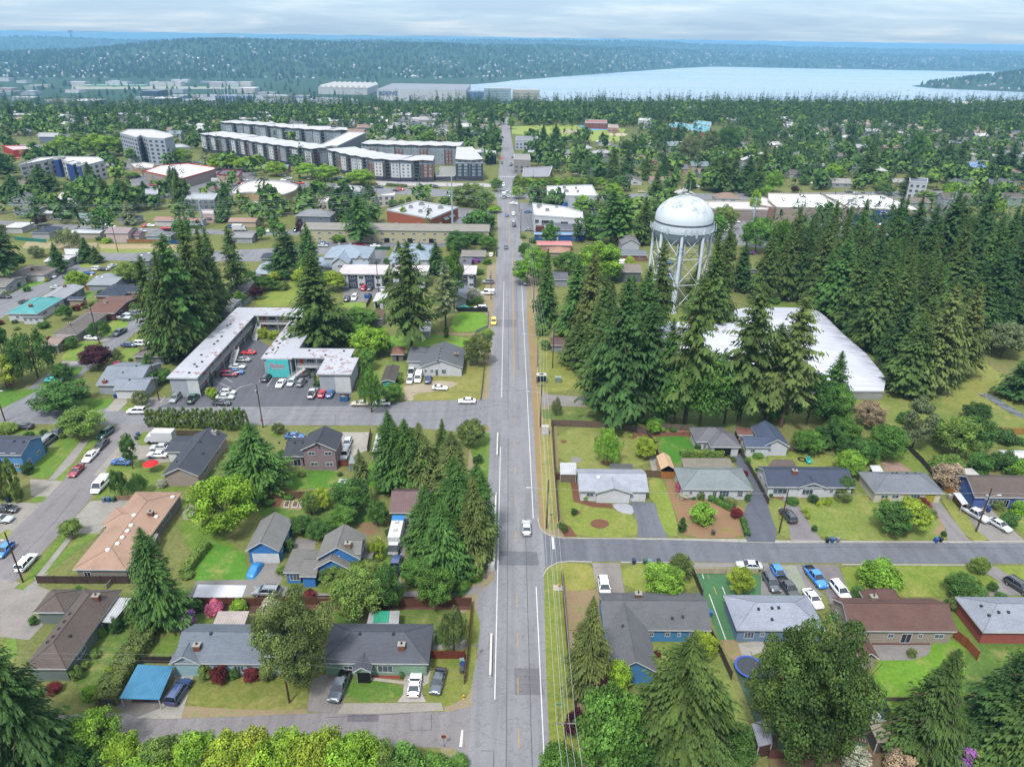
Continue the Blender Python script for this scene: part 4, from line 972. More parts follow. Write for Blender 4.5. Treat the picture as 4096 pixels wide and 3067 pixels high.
S_('bare_earth','C2 205,1050 240,975 440,965 450,1055',mat('dirt','a98a70')); lawn('C2 0,1020 430,1060 400,1100 300,1140 50,1130','5f8030',0); S_('mulch_bed','C2 100,960 230,960 200,1030 100,1030',CHIP); lawn('C2 500,1060 1150,1060 1000,1180 560,1190','5a7c34',0); S_('bare_earth','C2 880,1165 1060,1160 1090,1200 980,1300 900,1240',mat('dirt','94765c'),1)
S_('gravel_driveway','C2 0,1510 180,1500 230,1656 D2 200,90 700,150 1400,190 1700,180 1950,160 1960,90 1700,140 1270,140 1240,-20 C2 1260,1580 1330,1200 1280,1200 1150,1620 D2 1240,170 0,185 D1 1620,190 1700,50 D1 1990,20 C1 2100,1656',mat('gravel','908c8a'))
lawn('C1 1750,1300 2110,1430 2150,1656 D1 1680,50','5f9430',0); S_('patio','C2 330,1300 520,1310 510,1400 300,1420',mat('concrete','8f8a88')); lawn('D2 200,70 280,40 700,110 690,165 330,140','6f8238'); lawn('C2 1110,1340 1150,1340 1150,1540 1090,1530','6b8c34',0)
S_('plastic_sheet','D1 1710,80 2130,88 2090,192 1665,193',mat('membrane','dfe0ea'))
# parking bay lines of the motel lot
for a in ((25,1570,60,1520),(95,1610,150,1525),(245,1610,280,1560),(330,1610,360,1560),(410,1610,445,1555)): stripe('bay_line',G('B2',a[0],a[1]),G('B2',a[2],a[3]),.12,PW)
for a in ((1385,130,1425,75),(1530,140,1580,70),(1690,135,1735,80),(1840,130,1900,175)): stripe('bay_line',G('C1',a[0],a[1]),G('C1',a[2],a[3]),.12,PW)
for a in ((2070,1617,2180,1588),(1870,1570,1990,1620),(2025,1650,2080,1612),(1935,1530,2010,1575),(2060,1390,2130,1420),(2100,1340,2150,1360)): stripe('bay_line',G('B1',a[0],a[1]),G('B1',a[2],a[3]),.12,PW)
# playing field far up the road
sheet('playing_field',PX('A3 0,880 430,855 980,900 920,1010 560,1000 0,940'),mat('grass','9aab50')); sheet('infield',PX('A3 440,905 640,915 640,935 430,935'),mat('dirt','c4b49a')); sheet('infield',PX('A3 830,940 960,935 1000,945 970,962 850,955'),mat('dirt','cdbfa8'))
sheet('blue_court',PX('A3 560,870 740,870 850,905 700,912'),mat('plain','6fa8d6'))
S_('pavement','A2 1030,1350 1970,1370 2060,1380 2060,1400 1700,1395 1060,1385',mat('concrete','c4c0c6'))
# ---------------------------------------------------------------- near houses, right side
house('white ranch house with pale grey roof and a centre porch gable, at the street corner','aeb3c2','e9ecf2',['C3 580,900 1180,897 550,705 h2.7 gx r1.7 :w645-710 w760-805 d865-890 W915-1000 g1042-1135','C3 718,915 1042,915 860,800 h2.65 gy r1.35'],vents='',chim='',sky='C3 745,768',ph='the white corner ranch house')
canopy('white metal roofed lean-to shed beside the corner house','lean_to','shed','C3',[(415,748),(557,750),(555,648),(415,646)],2.2,'d8dae2',walls='8a7a6c')
canopy('dark slatted patio cover behind the corner house','patio_cover','patio cover','C3',[(850,705),(1050,705),(1040,657),(843,657)],2.3,'6f7072')
house('white house with green-grey hip roof beside the long black driveway','8a9599','e4e7ee',['C3 1470,885 2080,880 1395,690 h2.7 hip r2.2 :w1540-1570 w1630-1670 D1742-1778 W1800-1885 W1955-2005'],ph='the green-grey roofed house',side=False)
canopy('weathered slatted pergola behind the green-grey roofed house','pergola','pergola','C3',[(1480,690),(1920,688),(1880,608),(1460,608)],2.5,'9a9488')
house('grey roofed white house with open garage at the end of the long driveway','77777f','dfe2e8',['C3 1590,472 1900,472 1535,350 1890,350 h2.7 hip r2.0 :W1615-1640 W1660-1690','C3 1712,515 1980,517 1690,385 h2.7 hip r1.9 :o1757-1902'],ph='the house with the open garage')
house('small brick shed with brown flat roof behind the open garage house','7d5b52','9a6a5c',['C3 1950,412 2085,412 1930,348 h2.5 gx r.4 :w1972-2000 w2035-2062'],name='shed',cat='shed',side=False)
house('white cottage with mossy rust stained blue-grey roof','54607a','e2e6ee',['C3 2018,518 2240,518 1975,420 h2.7 gx r1.3 :w2070-2110 d2170-2190','C3 2160,505 C4/196,520 C4/5,345 h2.7 gy r1.9 :'],ph='the white cottage with the mossy roof')
house('white house with navy roof, picture window and black shutters','4b5468','e4e8ee',['C4 8,878 738,850 640,690 h2.7 gx r1.9 :W65-185 w540-570','C4 262,868 512,868 380,770 h2.7 gy r1.2 :W310-405'],chim='C4 228,735',ph='the navy roofed white house')
canopy('brown shingled porch roof behind the navy roofed house','porch_roof','porch','C4',[(0,690),(255,690),(215,620),(40,620)],2.6,'6f625e',rk='shingle')
house('cream house with grey roof, yellow garage door and yellow front door','7e848e','e2dfc9',['C4 928,915 1525,912 803,732 1365,732 h2.7 hip r2.1 :w995-1060 w1090-1150 d1193-1228 W1250-1330 g1375-1460'],gar='b5ad3c',doorc='b5b04a',ph='the cream house with the yellow garage',vents='C4 1075,750 1110,745 1200,752 1270,752',side=False)
canopy('white slatted pergola behind the cream house','pergola','pergola','C4',[(905,725),(1000,725),(965,670),(880,670)],2.5,'e4e6ea')
house('blue house with worn brown roof at the edge of the street','6b605c','5a74b8',['C4 1790,953 2420,953 1665,757 h2.8 gx r2.4 :W1930-2040 D2060-2110 w2180-2230'],ph='the blue house with the brown roof',side=False)
canopy('white roofed carport behind the blue house','carport','carport','C4',[(1700,755),(1830,752),(1760,695),(1655,697)],2.4,'d4d2d2'); canopy('white tarpaulin carport beside the cedar fence','carport','carport','C4',[(1680,1010),(1730,1000),(1660,905),(1600,905)],2.0,'d2d6de',rk='plain')
house('grey roofed building at the right edge beyond the shrubs','d9dce4','c2c6cc',['C4 2060,610 2500,610 2035,545 h2.7 gx r.5'],side=False)
# ---- below the right street
house('blue l-shaped house with broad grey shingle roof','6d6f75','5596d0',['D3 790,480 1725,478 740,158 1632,158 h2.8 gx r2.3 :w1195-1235 w1330-1375 w1438-1468 W1540-1600','D3 862,850 1262,838 995,250 h2.75 gy r2.2 :'],chim='D3 1088,190',ph='the l-shaped blue house',side=False,vents='D3 1385,368 957,440 1475,355',sky='')
house('slate blue house with pale grey hip roof between the courts and the cars','a2a8ba','7f9cbe',['D3 1945,490 D4/492,470 D3/1822,180 D4/352,175 h2.8 hip r2.2 :W2025-2110 w2160-2200'],ph='the slate blue house',side=False,vents='D3 2130,285 D4 35,280 92,278 35,380',chim='')
house('beige house with long reddish brown shingle roof and back patio','70554f','b5ab9e',['D4 705,490 1630,485 545,187 1440,213 h2.9 gx r2.3 :d838-880 w1060-1112 D1180-1270 w1322-1362 w1462-1545','D4 860,260 1180,260 880,140 h2.9 hip r2.0 :'],chim='D4 905,215',ph='the brown roofed patio house',chc='9a8a78')
house('small beige garden shed with brown gable roof on the patio','6d5049','b8b1a6',['D4 790,728 965,728 705,520 h2.3 gy r1.2 :d830-850'],name='garden_shed',cat='shed',side=False)
house('brick red house with pale grey hip roof at the right edge','9ba1b0','b06258',['D4 1860,500 2560,498 1625,190 h2.8 hip r2.3 :'],ph='the brick red house',side=False,vents='D4 1845,262 1912,342 1995,308 2080,308')
canopy('old wooden shed with slatted roof among yard clutter','old_shed','shed','D4',[(945,1445),(1085,1440),(1030,1248),(862,1258)],2.4,'9a9480',rk='corrugated',walls='5f5a50')
canopy('grey metal shed roof at the bottom edge under the pine','shed','shed','D3',[(2130,1478),(2250,1450),(2230,1230),(2070,1280)],2.6,'a2a6b4',walls='5a4038')
# ---- left of the road, lower block
house('pale blue ranch house with blue-grey shingle roof','78818f','a9cfdd',['D1 1500,768 D2/260,768 D1/1650,430 D2/190,425 h2.8 gx r2.4 :D1760-1800 W2000-2090','D1 1455,775 1730,775 1630,560 h2.75 gy r1.6 :'],chim='D1 1705,625',vents='D1 1825,515 2165,460 2198,485',ph='the pale blue ranch house',side=False)
house('light green house with charcoal hip roof and brick front','5f626e','8fb49a',['D2 560,768 1492,766 560,430 1515,418 h2.8 hip r2.4 :w745-825 W1040-1175 g1245-1460','D2 832,843 992,843 932,690 h2.6 gy r1.0 :o865-975'],chim='D2 1258,620',ph='the light green house',gar='8fb49a',vents='D2 897,500 1187,503',doorc='8a4038')
canopy('blue metal carport over a parked car','carport','carport','D1',[(1030,1062),(1375,1072),(1500,785),(1190,768)],2.3,'4f93bd',ph='the blue metal carport')
house('long brown shingled house with hip roof and white patio cover','6b605c','7d8a86',['D1 200,812 575,812 525,130 1035,130 h2.8 hip r2.0 :','D1 285,326 560,326 435,125 h2.75 hip r1.4 :'],chim='D1 835,200',vents='D1 415,580 463,533 513,465 560,403 608,336 600,520',ph='the long brown shingled house')
canopy('white corrugated patio cover beside the long brown house','patio_cover','patio cover','D1',[(862,402),(970,408),(1145,195),(1005,190)],2.4,'cfd2d8')
house('tan flat hip roofed house with round white skylights','b3917d','9a948c',['C1 625,1573 1092,1578 1395,905 1700,908 h2.8 hip r1.1 :D700-760','C1 868,1200 1200,1200 1000,1040 h2.75 hip r.7 :'],chim='C1 1305,1100',sky='C1 932,1402 1015,1348 1057,1293 1100,1238 1133,1190 1158,1103 1350,1116 1492,945',ph='the tan roofed house',rk='membrane')
canopy('grey boarded patio roof beside the tan roofed house','patio_roof','patio cover','C1',[(1090,1578),(1210,1580),(1370,1260),(1300,1255)],2.4,'9a9894')
house('beige house with charcoal gable roof and brick chimney','4d525e','b3a59c',['C1 1395,765 1715,768 1700,385 1945,435 h2.8 gy r2.0 :','C1 1420,560 1600,560 1465,420 h2.75 gx r.9 :g1440-1510'],chim='C1 1852,398',ph='the charcoal roofed beige house',vents='C1 1755,570 1530,640 1730,470',chc='c2beb8')
house('mauve split level house with charcoal roof and four white windows','4a4e58','a08c92',['C2 382,545 693,545 430,400 745,398 h5.3 gy r2.0 :w440-503b w583-648b w452-517a w585-650a','C2 232,597 412,597 192,432 h2.8 gx r1.5 :D312-378'],ph='the mauve split level house',vents='C2 567,377 556,397 547,422 540,444 530,465 521,488 200,478 268,478 335,478 405,478',side=False)
canopy('white flat roofed shed beside the concrete drive','shed','shed','C2',[(1000,548),(1095,548),(1110,393),(1040,397)],2.6,'dcdde2',rk='membrane',walls='8a7d70')
canopy('white topped garden canopy at the lawn corner','garden_canopy','canopy','C2',[(692,865),(800,865),(830,790),(720,788)],2.0,'d2d9e4',rk='plain')
canopy('grey metal garden shed beside the brown gate','garden_shed','shed','C2',[(800,655),(880,655),(885,590),(815,592)],2.1,'a0a8b0',walls='8a9298')
house('bright blue house with white trim at the left edge','4c5364','6ea4dc',['C1 -330,585 185,585 -200,415 365,420 h4.4 gx r1.7 :w-10-40b w85-130b w85-130a'],ph='the bright blue edge house',vents='C1 130,478 208,482')
house('bright blue garage with grey gable roof and white garage door','868686','468cd8',['C1 2118,1412 C2/200,1418 C2/45,1150 C2/335,1150 h3.0 gy r2.0 :g2165-2395'],name='garage',cat='garage',ph='the bright blue garage',side=True)
house('bright blue craftsman house with steep grey gables and white trim','858483','468cd8',['C2 515,1497 905,1470 600,1290 975,1268 h4.3 gy r2.6 :w650-720b','C2 485,1585 825,1568 600,1400 h3.0 gy r2.2 :w550-600','C2 740,1430 905,1440 760,1300 940,1300 h5.0 gx r1.2 :'],chim='C2 795,1370',ph='the blue craftsman house',chc='9a7c66')
house('low blue wing with white porch roof beside the craftsman house','7d7b7a','468cd8',['C2 372,1635 520,1635 400,1408 h2.7 gx r.9 :','C2 232,1606 392,1604 325,1402 442,1402 h2.6 flat r0 :W278-370'],name='house_wing',cat='house wing',side=False,rk='shingle')
canopy('small shingled porch roof on the right of the craftsman house','porch_roof','porch','C2',[(905,1475),(1000,1478),(1030,1395),(915,1390)],2.6,'7b7672',rk='shingle')
house('green barn shed with rounded mauve metal roof under the firs','7a5f62','8fae98',['C2 1150,1085 1500,1085 1180,875 h3.4 gx r2.3 :g1190-1300'],name='barn',cat='barn',ph='the green barn',rk='corrugated',side=False)
canopy('low white roofed shelter with peeling paint behind the pale blue house','patio_cover','patio cover','D1',[(1835,430),(2110,430),(2152,308),(1885,310)],2.3,'c4b8b4')
canopy('patio cover with green centre panel behind the light green house','patio_cover','patio cover','D2',[(955,428),(1232,422),(1240,305),(980,308)],2.4,'b4b6ba')
canopy('green roofing panel lying on the patio cover','roof_panel','roof panel','D2',[(1010,408),(1145,405),(1152,306),(1022,308)],2.52,'3fa888',posts=False,thick=.08)
house('small blue garden shed with white trimmed double doors','6f584e','7fb0cc',['D1 1412,405 1548,408 1430,292 h2.2 gy r.9 :d1450-1515'],name='garden_shed',cat='shed',side=False,doorc='8fc0d8')
# ---- around and above the cross street
house('white house with dark roof, front porch and rusty annex beside the driveway of vans','6b6f76','e3e6ec',['B2 1408,1452 1787,1445 1470,1270 1805,1300 h2.8 gy r2.3 :w1450-1472 w1500-1528 D1545-1570 W1600-1640 d1655-1670','B2 1300,1398 1445,1395 1335,1272 h2.7 gx r.6 :'],chim='B2 1730,1345',vents='B2 1570,1390 1578,1365 1585,1335 1593,1310 1600,1285',ph='the white porch house')
house('small teal shed with dark mossy roof','5a5450','4fb5a8',['B2 1075,1570 1200,1572 1095,1440 1235,1437 h2.6 gy r.6 :w1130-1155'],name='shed',cat='shed',side=False,ph='the small teal shed')
house('tiny grey timber cabin with rusty pyramid roof','8a6656','807d7a',['B2 1162,1337 1280,1337 1170,1280 1275,1280 h2.3 hip r1.5 :o1208-1228'],name='cabin',cat='cabin',side=False,ph='the tiny timber cabin')
house('derelict white shed with rust brown roof','6f5a4a','b4b2aa',['B2 992,1040 1100,1015 1020,955 1110,940 h2.6 gx r1.2 :'],name='derelict_shed',cat='shed',side=False)
house('small white utility hut at the end of the apartment lot','d9dce2','d5d9e2',['B2 1005,882 1105,880 1040,805 h2.6 gy r.4 :o1025-1065'],name='hut',cat='hut',side=False)
house('white roofed low house hidden behind the leaning fir','e2dfe2','cfd2d4',['B2 1375,1140 1505,1135 1390,1050 h2.6 gx r.8'],side=False)
house('pale grey house with red brick chimney at the street corner','8f98a6','b8c0cc',['B1 820,1605 1200,1600 1000,1405 1390,1405 h2.8 gx r2.2 :W1000-1060','B1 970,1645 1260,1640 1100,1530 h2.7 gx r1.3 :g985-1180'],chim='B1 908,1580',chc='b54a3c',ph='the grey house with the red chimney',vents='B1 1120,1555 1060,1480 1180,1440')
house('brown roofed house with white eaves behind the trailered boats','7c5c54','6f4a42',['B1 730,975 985,985 955,830 1135,828 h2.7 gx r.9 :'],chim='B1 913,893',chc='b8a898',ph='the brown roofed boat house')
house('navy roofed brick house with l-shaped plan','3f485a','9a6a60',['B1 1000,800 1300,800 1040,728 1310,728 h2.8 hip r1.6 :w1070-1100 w1130-1150 w1190-1220','B1 810,833 1050,833 940,728 h2.75 hip r1.5'],ph='the navy roofed brick house',side=False)
house('teal metal roofed house along the upper left street','5faaae','dfe3e6',['B1 45,985 325,985 440,830 545,855 h2.8 hip r1.5 :w120-150'],chim='B1 265,915',chc='8a4038',ph='the teal roofed house')
house('grey low pitched modern house beside the teal roof','a4a7b0','777d8a',['B1 340,850 560,850 560,745 750,748 h2.9 gy r.9 :'],ph='the grey modern house',chim='B1 560,752')
house('long brown roofed house below the brown boat house','77706f','a8a29c',['B1 450,1165 665,1165 680,985 905,980 h2.7 hip r1.2'],chim='B1 598,1085',chc='a89890')
house('small brown roofed house with shaded carport','a08c86','8c8a84',['B1 380,1250 490,1262 520,1170 585,1170 h2.7 gx r.7'])
house('tan shed with navy roof beside the teal house','4a5468','b8a890',['B1 575,865 720,862 595,838 700,838 h2.5 gx r.6 :'],name='shed',cat='shed',side=False)
house('little white shed with row of clerestory windows','4f545c','dfe2e6',['B1 175,1010 370,1012 200,1000 360,1000 h2.7 gx r.3 :w190-215 w240-265 w290-315'],name='shed',cat='shed',side=False)
house('grey roofed house below the tall firs','7f7776','8a9090',['B1 1135,1365 1425,1345 1240,1215 1330,1200 h2.7 hip r1.8 :'],ph='the grey roofed house below the firs')
house('white roofed house hidden behind the tall firs','cfcdd2','c0c4cc',['B1 1660,960 1990,960 1700,845 h2.7 gx r.7'])
house('brown roofed house at the curve of the far left street','8a807c','cdc8c2',['B1 90,640 370,655 160,560 400,575 h2.8 hip r1.4 :g300-360'],ph='the brown house at the curve',chim='B1 280,600')
house('grey roofed house at the far left edge of the street','8c8886','b8bcc0',['B1 -300,760 70,740 -200,660 195,655 h2.8 gx r1.2'])
house('white flat house with carport beside the dark fir','d8d8dc','c4c8cc',['B1 380,530 560,540 470,480 710,480 h2.7 gx r.5 :'])
house('grey low house with skylights and pale panels','9aa2ac','a8b0b8',['B1 740,735 985,735 770,640 1035,632 h2.8 gx r.7 :'],sky='B1 838,665 885,667 790,650',ph='the grey house with skylights')
house('dark roofed house beyond the skylight house','80868e','8d9498',['B1 1110,525 1290,525 1200,455 1475,455 h3.0 gx r.8 :'],sky='B1 1285,462 1225,478 1400,470')
canopy('small grey roof with white skylight bars beside the firs','garage','garage','B1',[(1200,720),(1320,720),(1325,645),(1220,645)],2.6,'9a9ea6',walls='8a8a8a',rk='membrane')
canopy('white camper trailer beside the tree by the lawn','camper_trailer','trailer','B1',[(565,470),(680,472),(680,422),(552,422)],2.8,'d9dce4',walls='d4d8e0',rk='membrane',posts=False)
# row along the residential street
RS=[('white trimmed blue house left of the maroon tree','7f848c','b8c4d4','B1 100,95 310,92 210,62 400,62 h2.8 hip r1.0'),('white roofed house right of the maroon tree','d0d4da','cfc8bc','B1 370,120 540,118 440,85 650,95 h2.8 gx r.8'),
 ('tall white and green-roofed house with red chimney','8a9ba2','d4dade','B1 660,150 880,155 690,120 890,130 h3.2 gx r1.2'),('navy roofed house beside the tall grey conifer','4a5468','b4b4b4','B1 1000,170 1180,168 1030,135 1180,135 h2.8 hip r1.0'),
 ('white house group at the left end of the residential street','d9dce0','d0d2d6','B1 20,240 190,240 80,195 230,195 h2.8 hip r1.2'),('dark navy roofed house with white walls by the lawn','434c5e','c4c6c8','B1 250,290 430,285 290,235 440,232 h2.8 hip r1.5'),
 ('white flat roofed house above the bare earth lot','d0d6e0','c8bcae','B1 600,285 860,290 610,258 880,260 h2.8 gx r.5'),('pink two storey house with mauve roof','a29498','dcc8c6','B1 890,290 1110,285 960,240 1150,235 h4.5 gx r1.4'),('small mauve roofed pink house','7a5a62','d9c2c2','B1 1095,305 1200,305 1130,270 1205,272 h2.8 gx r1.0'),
 ('grey roofed pale blue house above the cedar fence','83888e','b9cfdc','B1 1245,315 1480,312 1280,278 1500,280 h2.8 hip r1.3'),('tan roofed long white house with maroon shrubs','b08c80','dfe0e0','B1 1320,180 1560,182 1350,145 1590,150 h2.8 gx r1.0'),('tan roofed house left of the steel pylon','b08c80','c8d0d4','B1 1600,185 1750,185 1610,160 1740,160 h2.8 gx r.8'),
 ('tan roofed house with brown garage door','b49484','d9c8ae','B1 1965,190 2211,190 2010,155 2230,160 h2.8 gx r1.0'),('long grey roofed house beyond the thin fir','9a9a9e','b4b8bc','B1 1935,325 2180,325 1960,282 2211,285 h2.8 gx r1.0')]
for l,rc,wc_,v in RS: house(l,rc,wc_,[v+' :'],side=False)
house('navy blue roofed low house above the walled lawn','454e60','a8b4b8',['B2 35,510 165,512 60,460 170,458 h2.7 gx r.8'],side=False); house('pale blue roofed house left of the shrubs','a4b0be','8a6a60',['B2 -20,640 130,640 20,535 155,535 h2.7 gx r1.2'],side=False); house('dark garage beside the pale blue roofed house','55565c','6a5a54',['B2 -40,650 40,655 0,600 65,605 h2.5 gx r.4'],side=False)
house('grey roofed bungalow behind the tall thin fir','7e7d82','9a9a9e',['B1 1890,830 2080,830 1930,700 2050,705 h2.8 gy r1.4'],side=False)
# houses on both sides of the main road further up
house('grey roofed house with two skylights by the road','8f8a88','8a8e94',['B2 1770,485 1985,490 1775,435 1985,437 h2.8 gx r1.3 :'],side=False); house('dark roofed house left of the lilac shrub','6b707c','a4acb4',['B2 1750,560 1858,560 1765,500 1858,500 h2.8 gx r1.3 :'],side=False,chim='B2 1800,525')
house('grey roofed house hidden by the green poplar','7b8290','c0c4ca',['B2 1650,850 1822,855 1720,745 1800,745 h2.8 gy r1.4'],side=False)
house('long low blue house beside the road','86abd6','3a6ab8',['B3 190,305 620,298 190,285 620,282 h3.0 gx r.5 :w235-265 d385-400 w520-550'],side=False,ph='the long low blue house',rk='membrane'); house('salmon pink roofed low house by the hedge','dc8e8c','cf9a90',['B3 215,390 520,395 220,352 505,360 h2.7 gx r.6'],side=False,rk='membrane'); house('tan roofed house behind the bright shrubs','b38c78','b0a090',['B3 310,480 495,430 330,410 490,415 h2.8 hip r1.4'],side=False)
house('house with grey gable and white wall near the water tower','86868a','cfd4dc',['B3 945,385 1108,385 960,330 1080,330 h4.6 gy r2.4'],side=False,ph='the white gabled house'); house('slate roofed low house left of the water tower','7c828c','a07068',['B3 880,480 1170,478 920,440 1175,435 h2.7 gx r1.2 :w1100-1130'],side=False)
house('grey house with taupe roof behind the fir row','8e8682','7c8088',['B3 880,625 1125,625 890,552 1120,552 h4.2 gx r1.3 :w925-960b w1030-1060b'],side=False); house('slate roofed white house behind the first fir','6a6e78','a4aab4',['B3 360,690 490,690 370,625 490,625 h2.8 gx r1.2'],side=False); house('mauve roofed house with blue wall under the water tower','8d8688','6fa8cc',['B3 1310,640 1400,640 1310,570 1400,570 h2.8 gx r1.2'],side=False)
house('brown roofed open shed beside the utility poles','6f5a5a','a4a8ac',['B3 335,1260 480,1255 335,1190 470,1190 h2.6 gx r.5','B3 440,1330 520,1330 450,1260 h2.5 gx r.4'],name='shed',cat='shed',side=False,ph='the brown roadside shed'); house('grey house between fir trunks at the right of the tower','7c8088','6a7888',['B4 -120,790 -70,800 -160,740 -90,740 h2.8 gy r1.4'],side=False)
def NG(x,y,h=0): return G('O',x*2212/4096,y*2212/4096,h)
def wording(s,size,loc,rot,m,parent,name='lettering',shear=0,ext=.02):
 cu=bpy.data.curves.new(name,'FONT'); cu.body=s; cu.size=size; cu.align_x='CENTER'; cu.align_y='CENTER'; cu.shear=shear; cu.extrude=ext; cu.offset=size*.012
 tmp=bpy.data.objects.new('tmp',cu); me=bpy.data.meshes.new_from_object(tmp); bpy.data.objects.remove(tmp); me.materials.clear(); me.materials.append(m)
 o=bpy.data.objects.new(name,me); COL.objects.link(o); o.location=loc; o.rotation_euler=rot; o.parent=parent; return o
# ---------------------------------------------------------------- water tower
def water_tower():
 cx_,cy_=62.0,249.5
 root=empty('water_tower',(cx_,cy_,0)); tag(root,'tall pale blue water tower with stained dome, dark stripe and eight legs','water tower'); landmark('the water tower',cx_,cy_)
 FOOT.append((48,235,76,264))
 m,t,b=newmat('tower_paint',.5,.4); c=alb('dde8f2',1.15)
 f=noise(t,.35,8,.7,obj=True,stretch=(1,1,.55)); g=noise(t,1.6,5,.75,obj=True)
 sp=N(t,'ShaderNodeSeparateXYZ'); tc_=N(t,'ShaderNodeTexCoord'); t.links.new(tc_.outputs['Object'],sp.inputs[0])
 up=N(t,'ShaderNodeMapRange'); up.inputs[1].default_value=33.2; up.inputs[2].default_value=36.5; t.links.new(sp.outputs[2],up.inputs[0])
 d=ramp(t,f,[(.41,(0,0,0,1)),(.6,(1,1,1,1))]); d=M(t,'MULTIPLY',d,up.outputs[0]); d=M(t,'MULTIPLY',d,ramp(t,g,[(.35,(.35,.35,.35,1)),(.6,(.95,.95,.95,1))]))
 ang=M(t,'ARCTAN2',sp.outputs[1],sp.outputs[0]); seam=M(t,'ABSOLUTE',M(t,'SINE',M(t,'MULTIPLY',ang,12)))
 sm_=ramp(t,seam,[(.0,(.3,.3,.3,1)),(.05,(0,0,0,1))])
 base=ramp(t,g,[(.3,scl(c,.9)),(.7,scl(c,1.04))])
 a=mixc(t,d,base,alb('7d8688')); t.links.new(mixc(t,sm_,a,scl(c,.72)),b.inputs['Base Color'])
 st=mat('plain','dde9f4',1.2); Rr=10.1; zc_,zt,zb=31.0,39.4,22.0
 q=MB(); prof=[]
 for i in range(11): a_=math.pi/2*i/10; prof.append((Rr*math.cos(a_)+.001,31.8+(zt-31.8)*math.sin(a_)))
 q.lathe([(Rr,28.6)]+prof,n=64); q.obj('tank_dome',m,root,True)
 q=MB(); q.lathe([(Rr*math.sin(math.pi/2*i/8)+.001,28.6-(28.6-zb)*math.cos(math.pi/2*i/8)) for i in range(9)],n=48); q.obj('tank_bowl',st,root,True)
 q=MB(); q.lathe([(Rr+.02,30.7),(Rr+.06,30.72),(Rr+.06,31.2),(Rr+.02,31.22)],n=64); q.obj('dark_stripe',mat('plain','3f4c62'),root)
 q=MB(); q.lathe([(Rr,28.2),(Rr+.75,28.2),(Rr+.75,28.35),(Rr,28.4)],n=48)
 for z in (28.9,29.4): q.lathe([(Rr+.68,z-.04),(Rr+.75,z),(Rr+.68,z+.04)],n=48)
 for i in range(48): a_=i*math.pi/24; q.tube(((Rr+.7)*math.cos(a_),(Rr+.7)*math.sin(a_),28.3),((Rr+.7)*math.cos(a_),(Rr+.7)*math.sin(a_),29.45),.045,n=4)
 q.obj('balcony_railing',mat('metal','c4d2e0'),root)
 q=MB()
 for z in (39.75,40.15): q.lathe([(2.45,z-.04),(2.53,z),(2.45,z+.04)],n=24)
 for i in range(16): a_=i*math.pi/8; q.tube((2.5*math.cos(a_),2.5*math.sin(a_),39.0),(2.5*math.cos(a_),2.5*math.sin(a_),40.2),.05,n=4)
 q.tube((-.6,0,39.3),(-.6,0,43.6),.05,n=5); q.tube((1.0,.4,39.3),(1.0,.4,44.2),.05,n=5); q.box(-.4,-.4,39.2,.5,.5,40.1); q.obj('roof_railing',mat('metal','d6e0ea'),root)
 legs=[R(257+45*i) for i in range(8)]; RT,RB=9.9,10.4; zl=29.6
 P=lambda a_,z,dr=0: ((RB+(RT-RB)*z/zl+dr)*math.cos(a_),(RB+(RT-RB)*z/zl+dr)*math.sin(a_),z)
 for a_ in legs:
  q=MB(); q.tube(P(a_,0),P(a_,zl),.52,.52,16); q.tube((P(a_,0)[0],P(a_,0)[1],0),(P(a_,0)[0],P(a_,0)[1],.5),1.0,n=12); q.obj('leg',st,root,False)
 lv=[1.0,10.2,19.4,28.0]
 for i,a_ in enumerate(legs):
  a2=legs[(i+1) % 8]; q=MB()
  for z0,z1 in zip(lv,lv[1:]):
   q.tube(P(a_,z0),P(a2,z1),.14,n=5); q.tube(P(a2,z0),P(a_,z1),.14,n=5)
   if z0 > 2: q.tube(P(a_,z0),P(a2,z0),.14,n=6)
  q.obj('cross_brace',mat('plain','e2eaf2',1.1),root)
  if i % 2 == 0:
   q=MB()
   for z0 in lv[1:3]: q.tube(P(a_,z0),(0,0,z0-.4),.09,n=5)
   q.obj('tie_rod',mat('plain','e2eaf2',1.1),root)
 q=MB(); q.tube((0,0,0),(0,0,22.6),1.25,1.25,20); q.obj('riser_pipe',st,root)
 for a_,w in ((R(262),.3),(R(272),.28),(R(281),.36),(R(186),.3),(R(196),.3),(R(-6),.34),(R(8),.3),(R(176),.3),(R(230),.25),(R(310),.25)):
  q=MB(); x,y=(Rr+1.35)*math.cos(a_),(Rr+1.35)*math.sin(a_); q.obox((x,y),(-math.sin(a_),math.cos(a_)),w*2,.22,27.4 if w > .3 else 28.1,30.2); q.obj('antenna_panel',mat('plastic','cdd8e2'),root)
 for dz in (22.6,24.0):
  a_=legs[0]; x,y,z=P(a_,dz,.9); q=MB(); q.obox((x-1.2,y),(1,0),.35,.25,dz-.9,dz+1.1); q.obox((x+1.2,y),(1,0),.35,.25,dz-.9,dz+1.0); q.tube((x-1.2,y,dz),(x+1.2,y,dz),.07,n=5); q.obj('antenna_panel',mat('plastic','cdd8e2'),root)
water_tower()
